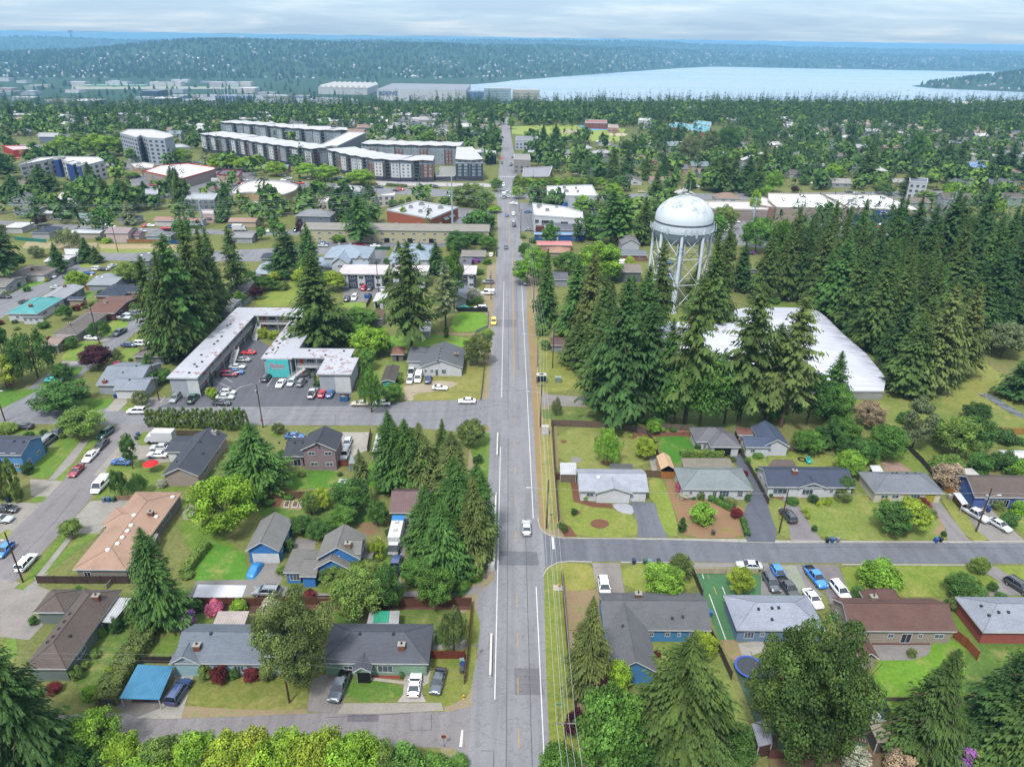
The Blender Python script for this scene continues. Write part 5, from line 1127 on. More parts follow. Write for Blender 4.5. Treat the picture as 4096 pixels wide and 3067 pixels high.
# ---------------------------------------------------------------- covered reservoir
def reservoir():
 H=2.7
 P=PX('B3 1240,1560 B4 620,1648 1000,1650 1020,1540 850,1330 640,1150 500,1010 440,965 400,945 280,930 0,925 B3 2090,925 1990,935 1800,965 1560,1080 1250,1050 1230,1075',H)
 ox,oy=75,205; P=[(x-ox,y-oy) for x,y in P]
 root=empty('reservoir',(ox,oy,0)); tag(root,'large white covered reservoir with low concrete wall among the firs','reservoir'); landmark('the white covered reservoir',95,215); FOOT.append((38,178,118,248))
 b=MB(); b.prism(P,0,H-.1,top=False); b.obj('wall',mat('concrete','a8aaa6'),root)
 m,t,bs=newmat('white_cover',.5,.3); c=alb('dfe2f2',1.02)
 f=noise(t,.05,6,.6); g=noise(t,.5,6,.7,stretch=(.25,1.6,1)); gp=N(t,'ShaderNodeNewGeometry'); sp=N(t,'ShaderNodeSeparateXYZ'); t.links.new(gp.outputs['Position'],sp.inputs[0])
 a=ramp(t,f,[(.3,scl(c,.78)),(.5,scl(c,.92)),(.7,scl(c,1.0))]); ln_=noise(t,1.1,3,.5,stretch=(.02,.8,1)); a=mixc(t,.5,a,ramp(t,ln_,[(.35,scl(c,.72)),(.5,scl(c,1.0))]))
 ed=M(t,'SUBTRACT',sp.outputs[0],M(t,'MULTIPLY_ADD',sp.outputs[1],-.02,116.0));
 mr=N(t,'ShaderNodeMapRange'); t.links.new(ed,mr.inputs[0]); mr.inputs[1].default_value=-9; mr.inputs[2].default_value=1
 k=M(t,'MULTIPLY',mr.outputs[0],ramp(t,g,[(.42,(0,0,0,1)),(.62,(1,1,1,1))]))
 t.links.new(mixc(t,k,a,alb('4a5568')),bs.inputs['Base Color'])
 n=len(P); cxx=sum(p[0] for p in P)/n; cyy=sum(p[1] for p in P)/n
 b=MB(); b.v=[(x,y,H) for x,y in P]+[(cxx+(x-cxx)*.25,cyy+(y-cyy)*.25,H+2.0) for x,y in P]; n0=n
 A2=sum(P[i][0]*P[(i+1) % n][1]-P[(i+1) % n][0]*P[i][1] for i in range(n))
 for i in range(n):
  q=(i,(i+1) % n,n+(i+1) % n,n+i); b.f.append(q if A2 > 0 else q[::-1]); b.m.append(0)
 q=tuple(range(n,2*n)); b.f.append(q if A2 > 0 else q[::-1]); b.m.append(0)
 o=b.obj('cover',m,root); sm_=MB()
 for x0,y0,x1,y1 in ((-22,-20,-10,15),(8,-20,-2,36),(-30,5,-12,9)): sm_.tube((x0,y0,H+1.2),(x1,y1,H+1.4),.2,n=4)
 sm_.obj('seam',mat('plain','8f93a4'),o)
 b=MB(); bb=[(x*1.006,y*1.006) for x,y in P]; b.prism(bb,H-.25,H-.02,top=False); b.obj('rim',mat('plain','c6c8cc'),root)
reservoir()
# ---------------------------------------------------------------- motel
def motel():
 ox,oy=-70,195; root=empty('motel_building',(ox,oy,0)); tag(root,'two storey grey motel with peeling white roof, orange doors and turquoise sign wall','motel'); landmark('the motel',ox,oy)
 FOOT.append((-91,170,-81,225)); FOOT.append((-91,216,-60,226)); FOOT.append((-70,182,-44,225)); FOOT.append((-52,172,-41,184))
 H=5.6; vol=[(-90,170,-81.9,224.5),(-81.9,217.3,-60,224.5),(-69.2,183.2,-60.5,217.3),(-60.5,183.9,-44.2,190.6),(-51.2,173.3,-41.8,184.3)]
 w=MB(); r=MB()
 for i,(x0,y0,x1,y1) in enumerate(vol):
  a,b_,c,d=x0-ox,y0-oy,x1-ox,y1-oy; e=.5
  sx=1.7 if i in (0,) else e; sy=1.7 if i in (1,3) else e
  w.box(a+e+.01*i,b_+sy,0,c-(1.9 if i == 0 else e),d-e-.01*i,H-.02,bot=False); r.prism([(a,b_),(c,b_),(c,d),(a,d)],H+.004*i,H+.35+.004*i,1,0,bottom=True)
 w.obj('wall',mat('siding','b9c1cc'),root); ro=r.obj('roof',[mat('rusty','c9ccd8'),mat('plain','dcdfe4')],root)
 wh=MB(); wh.box(-50.7-ox+4.2,173.78-oy,0,-42.3-ox,173.9-oy,H); wh.box(-82-ox,169.9+.5-oy,0,-85-ox,170.3-oy+.2,H-.1); wh.obj('white_panel',mat('siding','e4e8ec'),root)
 sg=MB(); sg.box(-67.8-ox,183.05-oy,.1,-61.6-ox,183.8-oy,H-.05); so_=sg.obj('sign_wall',mat('plain','5fd8dc'),root)
 wording('Palms',1.9,(-65.1-ox,183.0-oy,3.7),(R(90),0,0),mat('plastic','f08fa8'),so_,shear=.35); wording('APARTMENTS',.5,(-64.9-ox,183.0-oy,2.7),(R(90),0,0),mat('plastic','e8f0f0'),so_)
 DO=mat('plain','e0603a')
 # west wing: walkway and rooms facing east
 def walk(p,q,nrm):
  """gallery along p-q projecting along nrm at first floor, with railing and posts"""
  d=Vector((q[0]-p[0],q[1]-p[1])); L=d.length; d /= L; n_=Vector(nrm); b=MB()
  c=Vector(p)+d*L/2+n_*.7; b.obox((c.x,c.y),d,L,1.4,2.62,2.8); b.obj('gallery',mat('plain','d3d7dc'),root)
  rl=MB(); c=Vector(p)+d*L/2+n_*1.36
  for z in (3.25,3.8): rl.obox((c.x,c.y),d,L,.06,z,z+.07)
  k=int(L/.8)
  for i in range(k+1): x=Vector(p)+d*(L*i/k)+n_*1.36; rl.box(x.x-.025,x.y-.025,2.8,x.x+.025,x.y+.025,3.8)
  rl.obj('railing',mat('plain','dfe3e7'),root); pp=MB()
  for i in range(int(L/6)+1): x=Vector(p)+d*min(L,i*6+.1)+n_*1.4; pp.box(x.x-.07,x.y-.07,0,x.x+.07,x.y+.07,H)
  pp.obj('posts',mat('plain','d3d7dc'),root)
  u=1.0; i=0
  while u < L-3:
   for z in (0.1,2.85):
    a_=Vector(p)+d*u; e_=Vector(p)+d*(u+.95); panel(root,'door',(a_.x,a_.y),(e_.x,e_.y),z,z+2.05,DO,.04,nrm=nrm)
    a_=Vector(p)+d*(u+1.9); e_=Vector(p)+d*(u+4.0); panel(root,'window',(a_.x,a_.y),(e_.x,e_.y),z+.8,z+1.95,WHITE,nrm=nrm,pane=DARKG,mull=2)
   u += 6.1
 walk((-83.8-ox,171-oy),(-83.8-ox,216-oy),(1,0)); walk((-81-ox,219.0-oy),(-70-ox,219.0-oy),(0,-1)); walk((-60-ox,185.6-oy),(-52-ox,185.6-oy),(0,-1))
 def stair(x0,y0,x1,y1,wd):
  b=MB(); n=14; d=Vector((x1-x0,y1-y0)); L=d.length; d /= L
  for i in range(n): c=Vector((x0,y0))+d*(L*(i+.5)/n); b.obox((c.x-ox,c.y-oy),d,L/n,wd,2.75*(i+1)/n-.08,2.75*(i+1)/n)
  for s in (-1,1):
   nn=Vector((-d.y,d.x))*s*wd/2
   for dz in (.05,.5,.95): b.tube((x0+nn.x-ox,y0+nn.y-oy,dz+.1),(x1+nn.x-ox,y1+nn.y-oy,2.75+dz),.05,n=4)
   for i in range(6): c=Vector((x0,y0))+d*(L*i/5)+nn; b.tube((c.x-ox,c.y-oy,2.75*i/5),(c.x-ox,c.y-oy,2.75*i/5+1.05),.045,n=4)
  b.obj('staircase',mat('plain','e4e7ea'),root)
 stair(-80.9,191,-80.9,196.5,1.3); stair(-80.4,210,-80.4,215.5,1.3); stair(-61.5,180.6,-57.2,183.3,1.3)
 for c,s in (('B1','1635,1493 1680,1420 1700,1440 1745,1398 1850,1245 1880,1220 1915,1180 1965,1085 1990,1075 1740,1340'),('B2','190,1275 145,1295 205,1240 180,1220 90,1330 460,1300 600,1340 760,1305')):
  for k in s.split():
   x,y=(float(v) for v in k.split(',')); X,Y=G(c,x,y,H+.4); b=MB(); b.box(X-ox-.25,Y-oy-.25,H+.3,X-ox+.25,Y-oy+.25,H+.65); b.obj('roof_vent',mat('plain','3a3d44'),ro)
 b=MB(); b.box(-66.6-ox,186-oy,H+.36,-66.2-ox,190-oy,H+.62); b.obj('roof_duct',mat('plain','c9ccd6'),ro)
motel()
# ---------------------------------------------------------------- small apartment blocks beside the road
def flat_apartment(label,x0,y0,x1,y1,ph=None):
 ox,oy=(x0+x1)/2,(y0+y1)/2; root=empty('apartment_block',(ox,oy,0)); tag(root,label,'apartment block'); H=5.8; FOOT.append((x0,y0,x1,y1))
 if ph: landmark(ph,ox,oy)
 w,d=(x1-x0)/2,(y1-y0)/2
 b=MB(); b.box(-w+.6,-d+.6,0,w-.6,d-.6,H,bot=False); b.obj('wall',mat('siding','4f5a74'),root)
 b=MB(); b.prism([(-w,-d),(w,-d),(w,d),(-w,d)],H+.01,H+.4,1,0,bottom=True); b.obj('roof',[mat('membrane','d8d0d2'),mat('plain','dfe2e6')],root)
 n=5
 for i in range(n):
  a=-w+.9+(2*w-1.8)*i/n; e=a+(2*w-1.8)/n
  if i % 2 == 0:
   b=MB(); b.box(a,-d+.52,.3,a+(e-a)*.9,-d+.62,H-.1); b.obj('white_panel',mat('siding','dde1e8'),root)
  for z in (1.2,4.0): panel(root,'window',(a+.5,-d+.52),(a+2.3,-d+.52),z,z+1.1,WHITE,pane=DARKG)
 panel(root,'door',(-.6,-d+.52),(.9,-d+.52),.1,2.4,DARKG)
for l,s,ph in (('navy and white panelled two storey apartment block with stained flat roof, nearest the firs','B2 703,640 1112,640 745,560','the navy apartment block'),('navy and white apartment block partly hidden behind the leaning fir','B2 1160,640 1478,640 1190,565',None),('navy and white apartment block nearest the main road','B2 1590,640 1903,640 1625,566','the roadside navy apartment block')):
 P=PX(s,6.0); flat_apartment(l,P[0][0],P[0][1],P[1][0],P[2][1],ph)
house('large pale blue-grey apartment house with peaked gables left of the tall spruce','9fb0c2','dfe5ec',['B2 575,505 975,500 560,410 975,405 h6 hip r3.2 :w700-745b w765-795b w875-915b','B2 640,555 800,552 660,440 h5.4 gy r2.6 :w700-745b','B2 860,510 930,508 880,420 h5.8 gy r1.4 :','B2 385,590 970,575 430,500 h3.0 gx r2.2 :'],ph='the pale blue-grey apartment house',name='apartment_house',side=False,chim='B2 720,385 815,385',chc='c9ccd0')
house('large pale blue-grey apartment house behind the trees nearer the road','9fb0c2','dfe5ec',['B2 1140,520 1520,515 1160,400 1510,395 h6 hip r3.4 :','B2 1160,560 1400,560 1190,440 h5.4 gy r2.2 :'],name='apartment_house',side=False,chim='B2 1415,370',chc='c9ccd0')
house('long grey roofed two storey apartment row with many brick chimneys','99958f','cfc9a8',['B2 372,268 2018,258 388,208 2000,200 h6 gx r1.6 :'+' '.join('w%d-%db w%d-%da' % (x,x+28,x,x+28) for x in range(420,1960,92))+' '+' '.join('o%d-%d' % (x,x+48) for x in (700,1090,1295,1485,1645))],ph='the long apartment row',name='apartment_row',cat='apartment building',side=False,chim='B2 400,215 612,212 1020,212 1215,212 1405,212 1595,210 1790,208 1995,205',chc='c2b8a8')
# ---------------------------------------------------------------- shops and offices
def BP(s,h): return PX(s,h)
st=block('flat roofed brick store with rooftop units beside the long apartment row','store','shop',BP('B2 1128,88 1388,12 1745,68 1512,165',6),6,'b0664e','c9cad2','brick',units='B2 1337,68 1430,42 1420,105 1502,95 1595,72',ph='the brick store')
b_=MB(); a0,a1=G('B2',1512,165,6),G('B2',1745,68,6)
for u,v in ((.42,.58),(.62,.8)):
 p=Vector(a0).lerp(Vector(a1),u); q=Vector(a0).lerp(Vector(a1),v); d=(q-p).normalized(); n_=Vector((d.y,-d.x)); X0,Y0=st.location.x,st.location.y
 b_.add([(p.x-X0,p.y-Y0,3.9),(q.x-X0,q.y-Y0,3.9),(q.x+n_.x*1.6-X0,q.y+n_.y*1.6-Y0,3.0),(p.x+n_.x*1.6-X0,p.y+n_.y*1.6-Y0,3.0)],[(0,3,2,1)])
b_.obj('awning',mat('plain','6f8288'),st)
st=block('white flat roofed pharmacy with blue windowed corner behind the willow trees','pharmacy','shop',BP('A3 300,1395 305,1475 740,1478 690,1385',6.5),6.5,'cfd9e8','e6e7ee',units='A3 452,1412 552,1416 468,1442 568,1445',ph='the pharmacy')
p,q=G('A3',330,1480,5),G('A3',475,1482,5); X0,Y0=st.location.x,st.location.y; yf=min(G('A3',305,1475,6.5)[1],G('A3',740,1478,6.5)[1])-Y0
b_=MB(); b_.box(p[0]-X0+4,yf-.5,.2,q[0]-X0,yf-.2,2.9); b_.obj('blue_windows',mat('glass','3a78c8'),st); wording('RITE AID',2.1,((p[0]+q[0])/2-X0+1,yf-.4,4.4),(R(90),0,0),mat('plastic','a8a88c'),st)
st=block('white two storey office with rooftop units and open parking under it','office_building','office',BP('B3 175,30 190,135 615,165 610,108 450,62',8),8,'e2e6f0','e2e2ea',units='B3 230,70 235,55 385,65 305,95',ph='the white office')
X0,Y0=st.location.x,st.location.y
for u0,u1 in ((195,235),(250,352),(410,525)):
 p,q=G('B3',u0,155,6),G('B3',u1,160,6); L=q[0]-p[0]; yy=G('B3',190,135,8)[1]+(G('B3',615,165,8)[1]-G('B3',190,135,8)[1])*((u0+u1)/2-190)/425-Y0
 panel(st,'window',(p[0]-X0,yy-.25),(q[0]-X0,yy-.25),4.6,6.2,WHITE,pane=DARKG,mull=4)
b_=MB(); b_.box(G('B3',200,150,8)[0]-X0+.5,-14.2,.1,G('B3',280,150,8)[0]-X0,-8,3.2); b_.obj('undercroft',mat('plain','6a3e3c'),st)
house('dark roofed hall behind a row of small cypress trees','6d717c','c4c8d0',['B3 375,262 640,262 375,172 625,165 h4.5 gx r.6 :'],side=False,name='hall',cat='hall',rk='shingle')
shop_r=block('long white roofed supermarket with beige parapet beside the car park','supermarket','shop',BP('A4 0,1522 75,1580 700,1585 460,1462 0,1455',7),7,'b3a79a','efeef2',band_='b5aca2',ph='the supermarket')
st=block('white roofed thrift store with blue shopfront and rooftop units','thrift_store','shop',BP('A4 700,1585 1360,1608 990,1470 470,1462',7.4),7.4,'b3a89c','efeef3',band_='b5a89c',units='A4 818,1498 885,1530 950,1568 1000,1505 750,1470 712,1525',ph='the thrift store')
X0,Y0=st.location.x,st.location.y; p,q=G('A4',700,1585,7.4),G('A4',1360,1608,7.4)
b_=MB(); d=Vector(q)-Vector(p); a=Vector(p)+d*.05; e=Vector(p)+d*.95; b_.add([(a.x-X0,a.y-Y0-.4,.2),(e.x-X0,e.y-Y0-.4,.2),(e.x-X0,e.y-Y0-.4,4.3),(a.x-X0,a.y-Y0-.4,4.3)],[(0,1,2,3)]); b_.obj('shopfront',mat('glass','26508c'),st)
a=Vector(p)+d*.55; b_=MB(); b_.add([(a.x-9-X0,a.y-Y0-.75,4.7),(a.x+9-X0,a.y-Y0-.95,4.7),(a.x+9-X0,a.y-Y0-.95,7.1),(a.x-9-X0,a.y-Y0-.75,7.1),(a.x-9-X0,a.y-Y0+.3,4.7),(a.x+9-X0,a.y-Y0+.3,4.7),(a.x+9-X0,a.y-Y0+.3,7.1),(a.x-9-X0,a.y-Y0+.3,7.1)],[(0,1,2,3),(3,2,6,7),(4,0,3,7),(1,5,6,2),(4,5,1,0)]); sg=b_.obj('sign_board',mat('plain','2f62a8'),st)
wording('GOODWILL',2.3,(a.x-X0,a.y-Y0-1.0,5.9),(R(90),0,0),mat('plastic','f0f4fa'),sg,shear=.2)
block('long low white trailer office standing in front of the supermarket','trailer_office','trailer',BP('B4 240,120 480,125 475,112 245,108',3),3,'c9cfd0','dcdee2')
block('white roofed shop strip beyond the water tower','shop_strip','shop',BP('A3 1680,1590 2211,1600 2211,1530 1640,1525',6),6,'a89a94','e4dfe2',band_='cfc8c6')
block('white roofed shop strip left of the supermarket','shop_strip','shop',BP('A3 2130,1560 A4 60,1580 0,1500 A3 2110,1470',6.5),6.5,'a8857a','e6e0e2',band_='b09a8c')
block('big white curved roof market between the two parking lots','market_hall','shop',BP('A1 1240,1265 1560,1335 1860,1250 1850,1230 1620,1198 1380,1215',6),6,'b4a8a4','e2dfe4',band_='c84a38',ph='the curved roof market')
block('pale pink roofed shop left of the curved roof market','shop','shop',BP('A1 1170,1235 1320,1240 1330,1205 1240,1190 1130,1200',5),5,'c9a48c','e0d8da')
block('wide oval cream roofed hall beside the shop parking lot','roller_rink','hall',roundpoly(BP('A2 -20,1440 200,1480 330,1440 390,1390 200,1350 -80,1345 A1 2010,1430 2000,1465',7),2),7,'c9b48c','e6dcd8',ph='the oval hall')
block('red trimmed restaurant with mauve mansard roof in the parking lot','restaurant','restaurant',BP('A1 1870,1290 2060,1310 2090,1265 1930,1250',4.2),4.2,'c9b4a4','6f6478',band_='a0444a',ph='the mansard restaurant')
block('four storey white and blue apartment building with orange panels','apartment_building','apartment building',BP('A1 165,1215 420,1165 490,1150 700,1225 900,1175 850,1145 540,1140 330,1150',11),11,'dfe4ee','e2dfe4',rows=[(2,3.6),(5,6.6),(8,9.6)],wcol='6a5a58',ph='the white and blue apartments',step=5)
for s_,c_,w_ in (('A1 470,1165 510,1165','34549a','left'),('A1 580,1195 640,1210','2f4f92','wide middle'),('A1 675,1215 700,1222','3a5ca0','slim right')):
 P=BP(s_,11.2); (x0,y0),(x1,y1)=P; block(w_+' blue stair tower of the white and blue apartments','stair_tower','stair tower',[(x0,y0-1.2),(x1,y1-1.2),(x1,y1+8),(x0,y0+8)],11.6,c_,'cfd4de')
block('six storey grey and white residence with red window strips','apartment_building','apartment building',BP('A1 1035,935 1150,965 1180,975 1215,955 1270,975 1420,985 1500,965 1470,940 1310,905 1100,905',19),19,'b8c2d0','d3d0d6',rows=[(1.5+2.9*i,3.0+2.9*i) for i in range(6)],wcol='5a626c',step=4.4,ph='the tall grey residence')
block('single storey annex in front of the tall grey residence','annex','annex',BP('A1 1290,1070 1640,1055 1560,1030 1330,1045',5),5,'a9adb4','c8cad2')
block('red roofed motel strip at the left edge of the trees','shop_strip','shop',BP('A1 110,1085 300,1075 290,1045 20,1045',5),5,'c23a3a','d9c4c8',band_='c8463c')
for l,s,h,w,r_ in (('long grey roofed two storey block above the residential street','A1 1590,1505 1850,1510 1880,1460 1570,1455',6,'8a8f98','b8bec8'),('small grey roofed block beside the dark conifers','A1 1195,1460 1365,1465 1365,1425 1190,1420',6,'6a5a58','b4b8c4'),('blue-grey shed with flat grey roof','A1 2135,1570 2230,1575 2230,1535 2150,1530',4,'9fb4cc','b8b0b8'),
 ('white cubic building with curved wall beside the arterial road','A2 1000,1500 1050,1480 1200,1475 1200,1445 1080,1465',6,'dcd4d2','e6e2e4'),('cream flat roofed office left of the small conifers','A2 540,1520 650,1545 660,1510 620,1490',4.5,'d8ccb8','d6d0d2'),('teal sided shop with grey roof among the trees','A2 660,1430 740,1420 900,1440 920,1400 800,1390 700,1395',4,'7fa8ac','b4b8bc'),
 ('grey hall with brick gable above the tree row','A3 90,1310 320,1308 350,1225 100,1240',6,'8a6a60','9a98a4'),('pink stucco building beside the steel pylon','A1 1750,1630 1850,1635 1840,1605 1740,1600',4.5,'dcc0bc','e0ccc8'),('grey three storey house on stilts beside the road','A3 15,1160 160,1165 150,1120 20,1120',10,'a8a4a4','9a948e'),
 ('white school building on the far side of the playing field','A3 1090,825 1205,832 1205,808 1100,806',8,'c8ccd4','dfe0e4'),('long brick school building behind the blue court','A3 630,845 820,850 820,825 640,820',6,'a8605a','a86a62'),('pink field house beside the playing field','A3 830,885 920,890 915,865 830,860',5,'c49a90','b8988e'),
 ('two storey white office at the near side of the playing field','A3 30,995 225,1000 220,965 35,965',8,'c4d0dc','83838e'),('small white house beside the roadside conifers','A3 430,990 475,992 475,970 432,968',6,'d0d8de','b0b4bc')):
 block(l,'building','building',BP(s,h),h,w,r_,rows=[(1.2,2.6)]+([(4,5.4)] if h > 5.5 else []),ph=l.split(' beside')[0].split(' behind')[0].split(' above')[0].split(' among')[0] if False else None)
for l,s,hh in (('turquoise roofed school wing nearest the willows','A3 1330,875 1500,905 1560,865 1400,840',7),('turquoise roofed school wing in the centre','A3 1490,905 1700,930 1720,860 1560,855',7.5),('turquoise roofed school wing with small tower','A3 1560,855 1720,868 1720,840 1590,828',8),('turquoise roofed low school annex','A3 1580,925 1680,940 1690,915 1600,905',5)):
 block(l,'school_wing','school building',BP(s,hh),hh,'a87a6c','6fb8cc',rows=[(1.5,3)])
for l,s,w in (('red three storey townhouse block at the far end','A2 480,890 645,895 645,878 482,876','a8463e'),('red townhouse block with white roof on the left','A2 250,915 400,925 430,890 300,890','b4483e'),('low red townhouse row in the middle','A2 390,930 565,935 570,925 400,922','b04a40')):
 block(l,'townhouse_block','townhouses',BP(s,10),10,w,'e2dade',rows=[(1.5,3),(4.5,6),(7.5,9)])
for i,(x,y) in enumerate(((955,1010),(1030,1005),(1110,1020),(1185,1040),(1250,1060))): house('beige gabled townhouse unit %s' % ('at the left end','second from the left','in the middle','second from the right','at the right end')[i],'a09c98','d2c8b8',['A2 %d,%d %d,%d %d,%d h7 gy r2 :' % (x,y,x+62,y+4,x+10,y-35)],side=False,group='beige townhouse row')
for i,(x,y) in enumerate(((1470,1055),(1540,1060),(1620,1065),(1700,1075),(1850,1085),(1980,1095))): block('dark blue row house with tilted white roof, %s from the left' % ('first','second','third','fourth','fifth','sixth')[i],'row_house','row house',BP('A2 %d,%d %d,%d %d,%d %d,%d' % (x,y+12,x+95,y+16,x+90,y-4,x+5,y-8),8),8,'46566c','e6e2e8',rows=[(1.5,3),(4.5,6)],group='dark blue row houses')
for i,(x,c_) in enumerate(((1720,'c8433c'),(1880,'d8a848'),(2010,'3c4450'),(2130,'d8a848'))): house('%s gabled cottage in the row at the right edge' % ('red','yellow','black','orange')[i],'6f727c',c_,['A4 %d,1405 %d,1408 %d,1355 h4 gy r2.4 :' % (x,x+95,x+8)],side=False,group='colourful cottage row')
block('white four storey house above the supermarket','tall_house','house',BP('A4 1225,1355 1380,1365 1380,1330 1220,1318',11),11,'d4d8e2','6a7284',rows=[(2,3.4),(5,6.4),(8,9.4)])
block('low office with bright blue roof beyond the firs at the right','office','office',BP('A4 1715,1230 1950,1250 1975,1190 1850,1172 1720,1190',4.5),4.5,'c8ccd4','7fa4dc')
# ---------------------------------------------------------------- long apartment buildings
def apartments(label,line,depth,H,pals,roofc='cfd0d8',ph=None,base=True):
 P=[Vector(p) for p in line]; o=sum((p for p in P),Vector((0,0)))/len(P); root=empty('apartment_building',(o.x,o.y,0)); tag(root,label,'apartment building')
 if ph: landmark(ph,o.x,o.y)
 xs=[p.x for p in P]; ys=[p.y for p in P]; FOOT.append((min(xs)-3,min(ys)-3,max(xs)+8,max(ys)+depth+3))
 body=MB(); roofs=MB(); bas=MB(); pan={}; wins=[]; bal=MB(); bi=0; nf=5
 z0=H*.2 if base else 0
 for p,q in zip(P,P[1:]):
  d=q-p; L=d.length; d /= L; n=Vector((d.y,-d.x)); k=max(1,round(L/6.5)); w=L/k
  for j in range(k):
   a=p+d*w*j-o; b=a+d*w; pal=pals[bi % len(pals)]; pr=(.0,.5,.0,.9)[bi % 4]; bi += 1
   a1,b1=a+n*pr,b+n*pr; a2,b2=a-n*depth,b-n*depth
   body.prism([(a1.x,a1.y),(b1.x,b1.y),(b2.x,b2.y),(a2.x,a2.y)],z0,H,top=False);
   if base: bas.prism([(a1.x+n.x*.3,a1.y+n.y*.3),(b1.x+n.x*.3,b1.y+n.y*.3),(b2.x,b2.y),(a2.x,a2.y)],0,z0)
   t=1 if bi % 2 else -1; e=n*1.0
   rv=[a1+e,b1+e,b2-e*.4,a2-e*.4]; hz_=[H+.3+(.5 if t > 0 else 0),H+.3+(0 if t > 0 else .5)]; zz=[hz_[0],hz_[1],hz_[1]-.2,hz_[0]-.2]
   roofs.add([(v.x,v.y,z) for v,z in zip(rv,zz)]+[(v.x,v.y,z-.45) for v,z in zip(rv,zz)],[(0,1,2,3)],0); m0=len(roofs.v)-8
   for i_ in range(4): roofs.f.append((m0+i_,m0+4+i_,m0+4+(i_+1) % 4,m0+(i_+1) % 4)); roofs.m.append(1)
   fh=(H-z0)/nf
   for fl in range(nf):
    col=pal[0] if fl < nf-1 else pal[1]; mm=pan.setdefault(col,MB()); g0,g1=(a1+d*.15+n*.06),(b1-d*.15+n*.06); zz0,zz1=z0+fh*fl+.03,z0+fh*(fl+1)-.03
    mm.add([(g0.x,g0.y,zz0),(g1.x,g1.y,zz0),(g1.x,g1.y,zz1),(g0.x,g0.y,zz1)],[(0,1,2,3)])
    if pal[2]:   # balcony bay
     c=a1+d*w*.5+n*.5; bal=MB(); bal.obox((c.x,c.y),d,w*.55,1.1,zz0,zz0+.18); bal.obox((c.x+n.x*.5,c.y+n.y*.5),d,w*.55,.07,zz0+.18,zz0+1.0); bal.obj('balcony',mat('metal','4a5058'),root); wins.append((a1+d*w*.25,a1+d*w*.75,zz0+.3,zz1-.25,n,1))
    else:
     for u in (.2,.62): wins.append((a1+d*w*u,a1+d*w*(u+.2),zz0+.7,zz1-.35,n,0))
 body.obj('wall',mat('siding','a6aab3'),root)
 if base: bas.obj('ground_floor',mat('brick','4a4a5a'),root)
 roofs.obj('roof',[mat('membrane',roofc),mat('plain','5a3e3a')],root)
 for c,m_ in pan.items(): m_.obj('cladding',mat('siding',c),root)
 rest=MB(); GW=[mat('glass','8fa4b4'),mat('glass','3c4450')]
 for i,(a,b,u0,u1,n,dk) in enumerate(wins):
  m_=MB() if i < 98 else rest; a=a+n*.12; b=b+n*.12
  m_.add([(a.x,a.y,u0),(b.x,b.y,u0),(b.x,b.y,u1),(a.x,a.y,u1)],[(0,1,2,3)],dk); e=(b-a)*.06
  m_.add([(a.x-e.x,a.y-e.y,u0-.1),(b.x+e.x,b.y+e.y,u0-.1),(b.x+e.x-n.x*.03,b.y+e.y-n.y*.03,u1+.1),(a.x-e.x-n.x*.03,a.y-e.y-n.y*.03,u1+.1)],[(0,1,2,3)],2)
  if i < 98: m_.obj('window',GW+[WHITE],root)
 if len(wins) > 98: r_=rest.obj('windows',GW+[WHITE],root); r_['kind']='stuff'
 return root
WPAL=[('f0f2f6','c4ceda',0),('6c7484','b0bac8',1),('f0f2f6','c4ceda',0),('8a5a4e','b0bac8',1),('aab2be','aab2be',0),('626a7c','a4b0bc',1)]
BPAL=[('f2f4f8','b8c6d4',0),('606a76','a8b4c0',1),('8a5a48','98a6b4',0),('f2f4f8','b8c6d4',0),('74605c','a4b0bc',1),('dfe3ea','b4c0cc',0)]
apartments('long dark and white five storey apartment building curving along the arterial, left half',[(-252,612),(-215,588),(-192,568),(-165,549),(-143,536),(-133,543)],22,13.6,WPAL,ph='the left half of the long apartments')
apartments('long brown and white apartment building with dark brick base, right half',[(-130,533),(-108,508),(-90,494),(-72,488),(-50,489)],22,13.6,BPAL,ph='the long apartments')
apartments('dark teal apartment wing with white window frames beside the main road',[(-35.5,494),(-26,494.5),(-17,496)],60,13.6,[('4a5a68','d9dee6',0),('48566a','d9dee6',0),('3f4a58','9aa8b4',1)],ph='the dark teal apartment wing')
apartments('grey rear apartment wing behind the left half of the long building',[(-268,700),(-225,682),(-190,660),(-158,648),(-140,652)],20,13.6,[('9aa4b2','a8b0bc',0),('c4ccd6','a8b0bc',0),('7f8996','8c96a4',1)],base=False)
apartments('grey rear apartment wing with solar panels behind the right half',[(-112,566),(-80,562),(-36,560)],22,13.6,[('a4aebc','b4bcc8',0),('8a5a48','98a4b0',0),('9aa4b2','a8b0bc',0)],base=False)
block('grey linking block between the two apartment fronts','link_block','apartment building',[(-142,560),(-128,556),(-122,640),(-138,642)],13.2,'8f97a4','dfdde4')
block('low parking podium between the dark teal wing and the brown wing','podium','podium',[(-49,492),(-36,494),(-36,530),(-49,530)],3.2,'4a4a58','9a9a94')
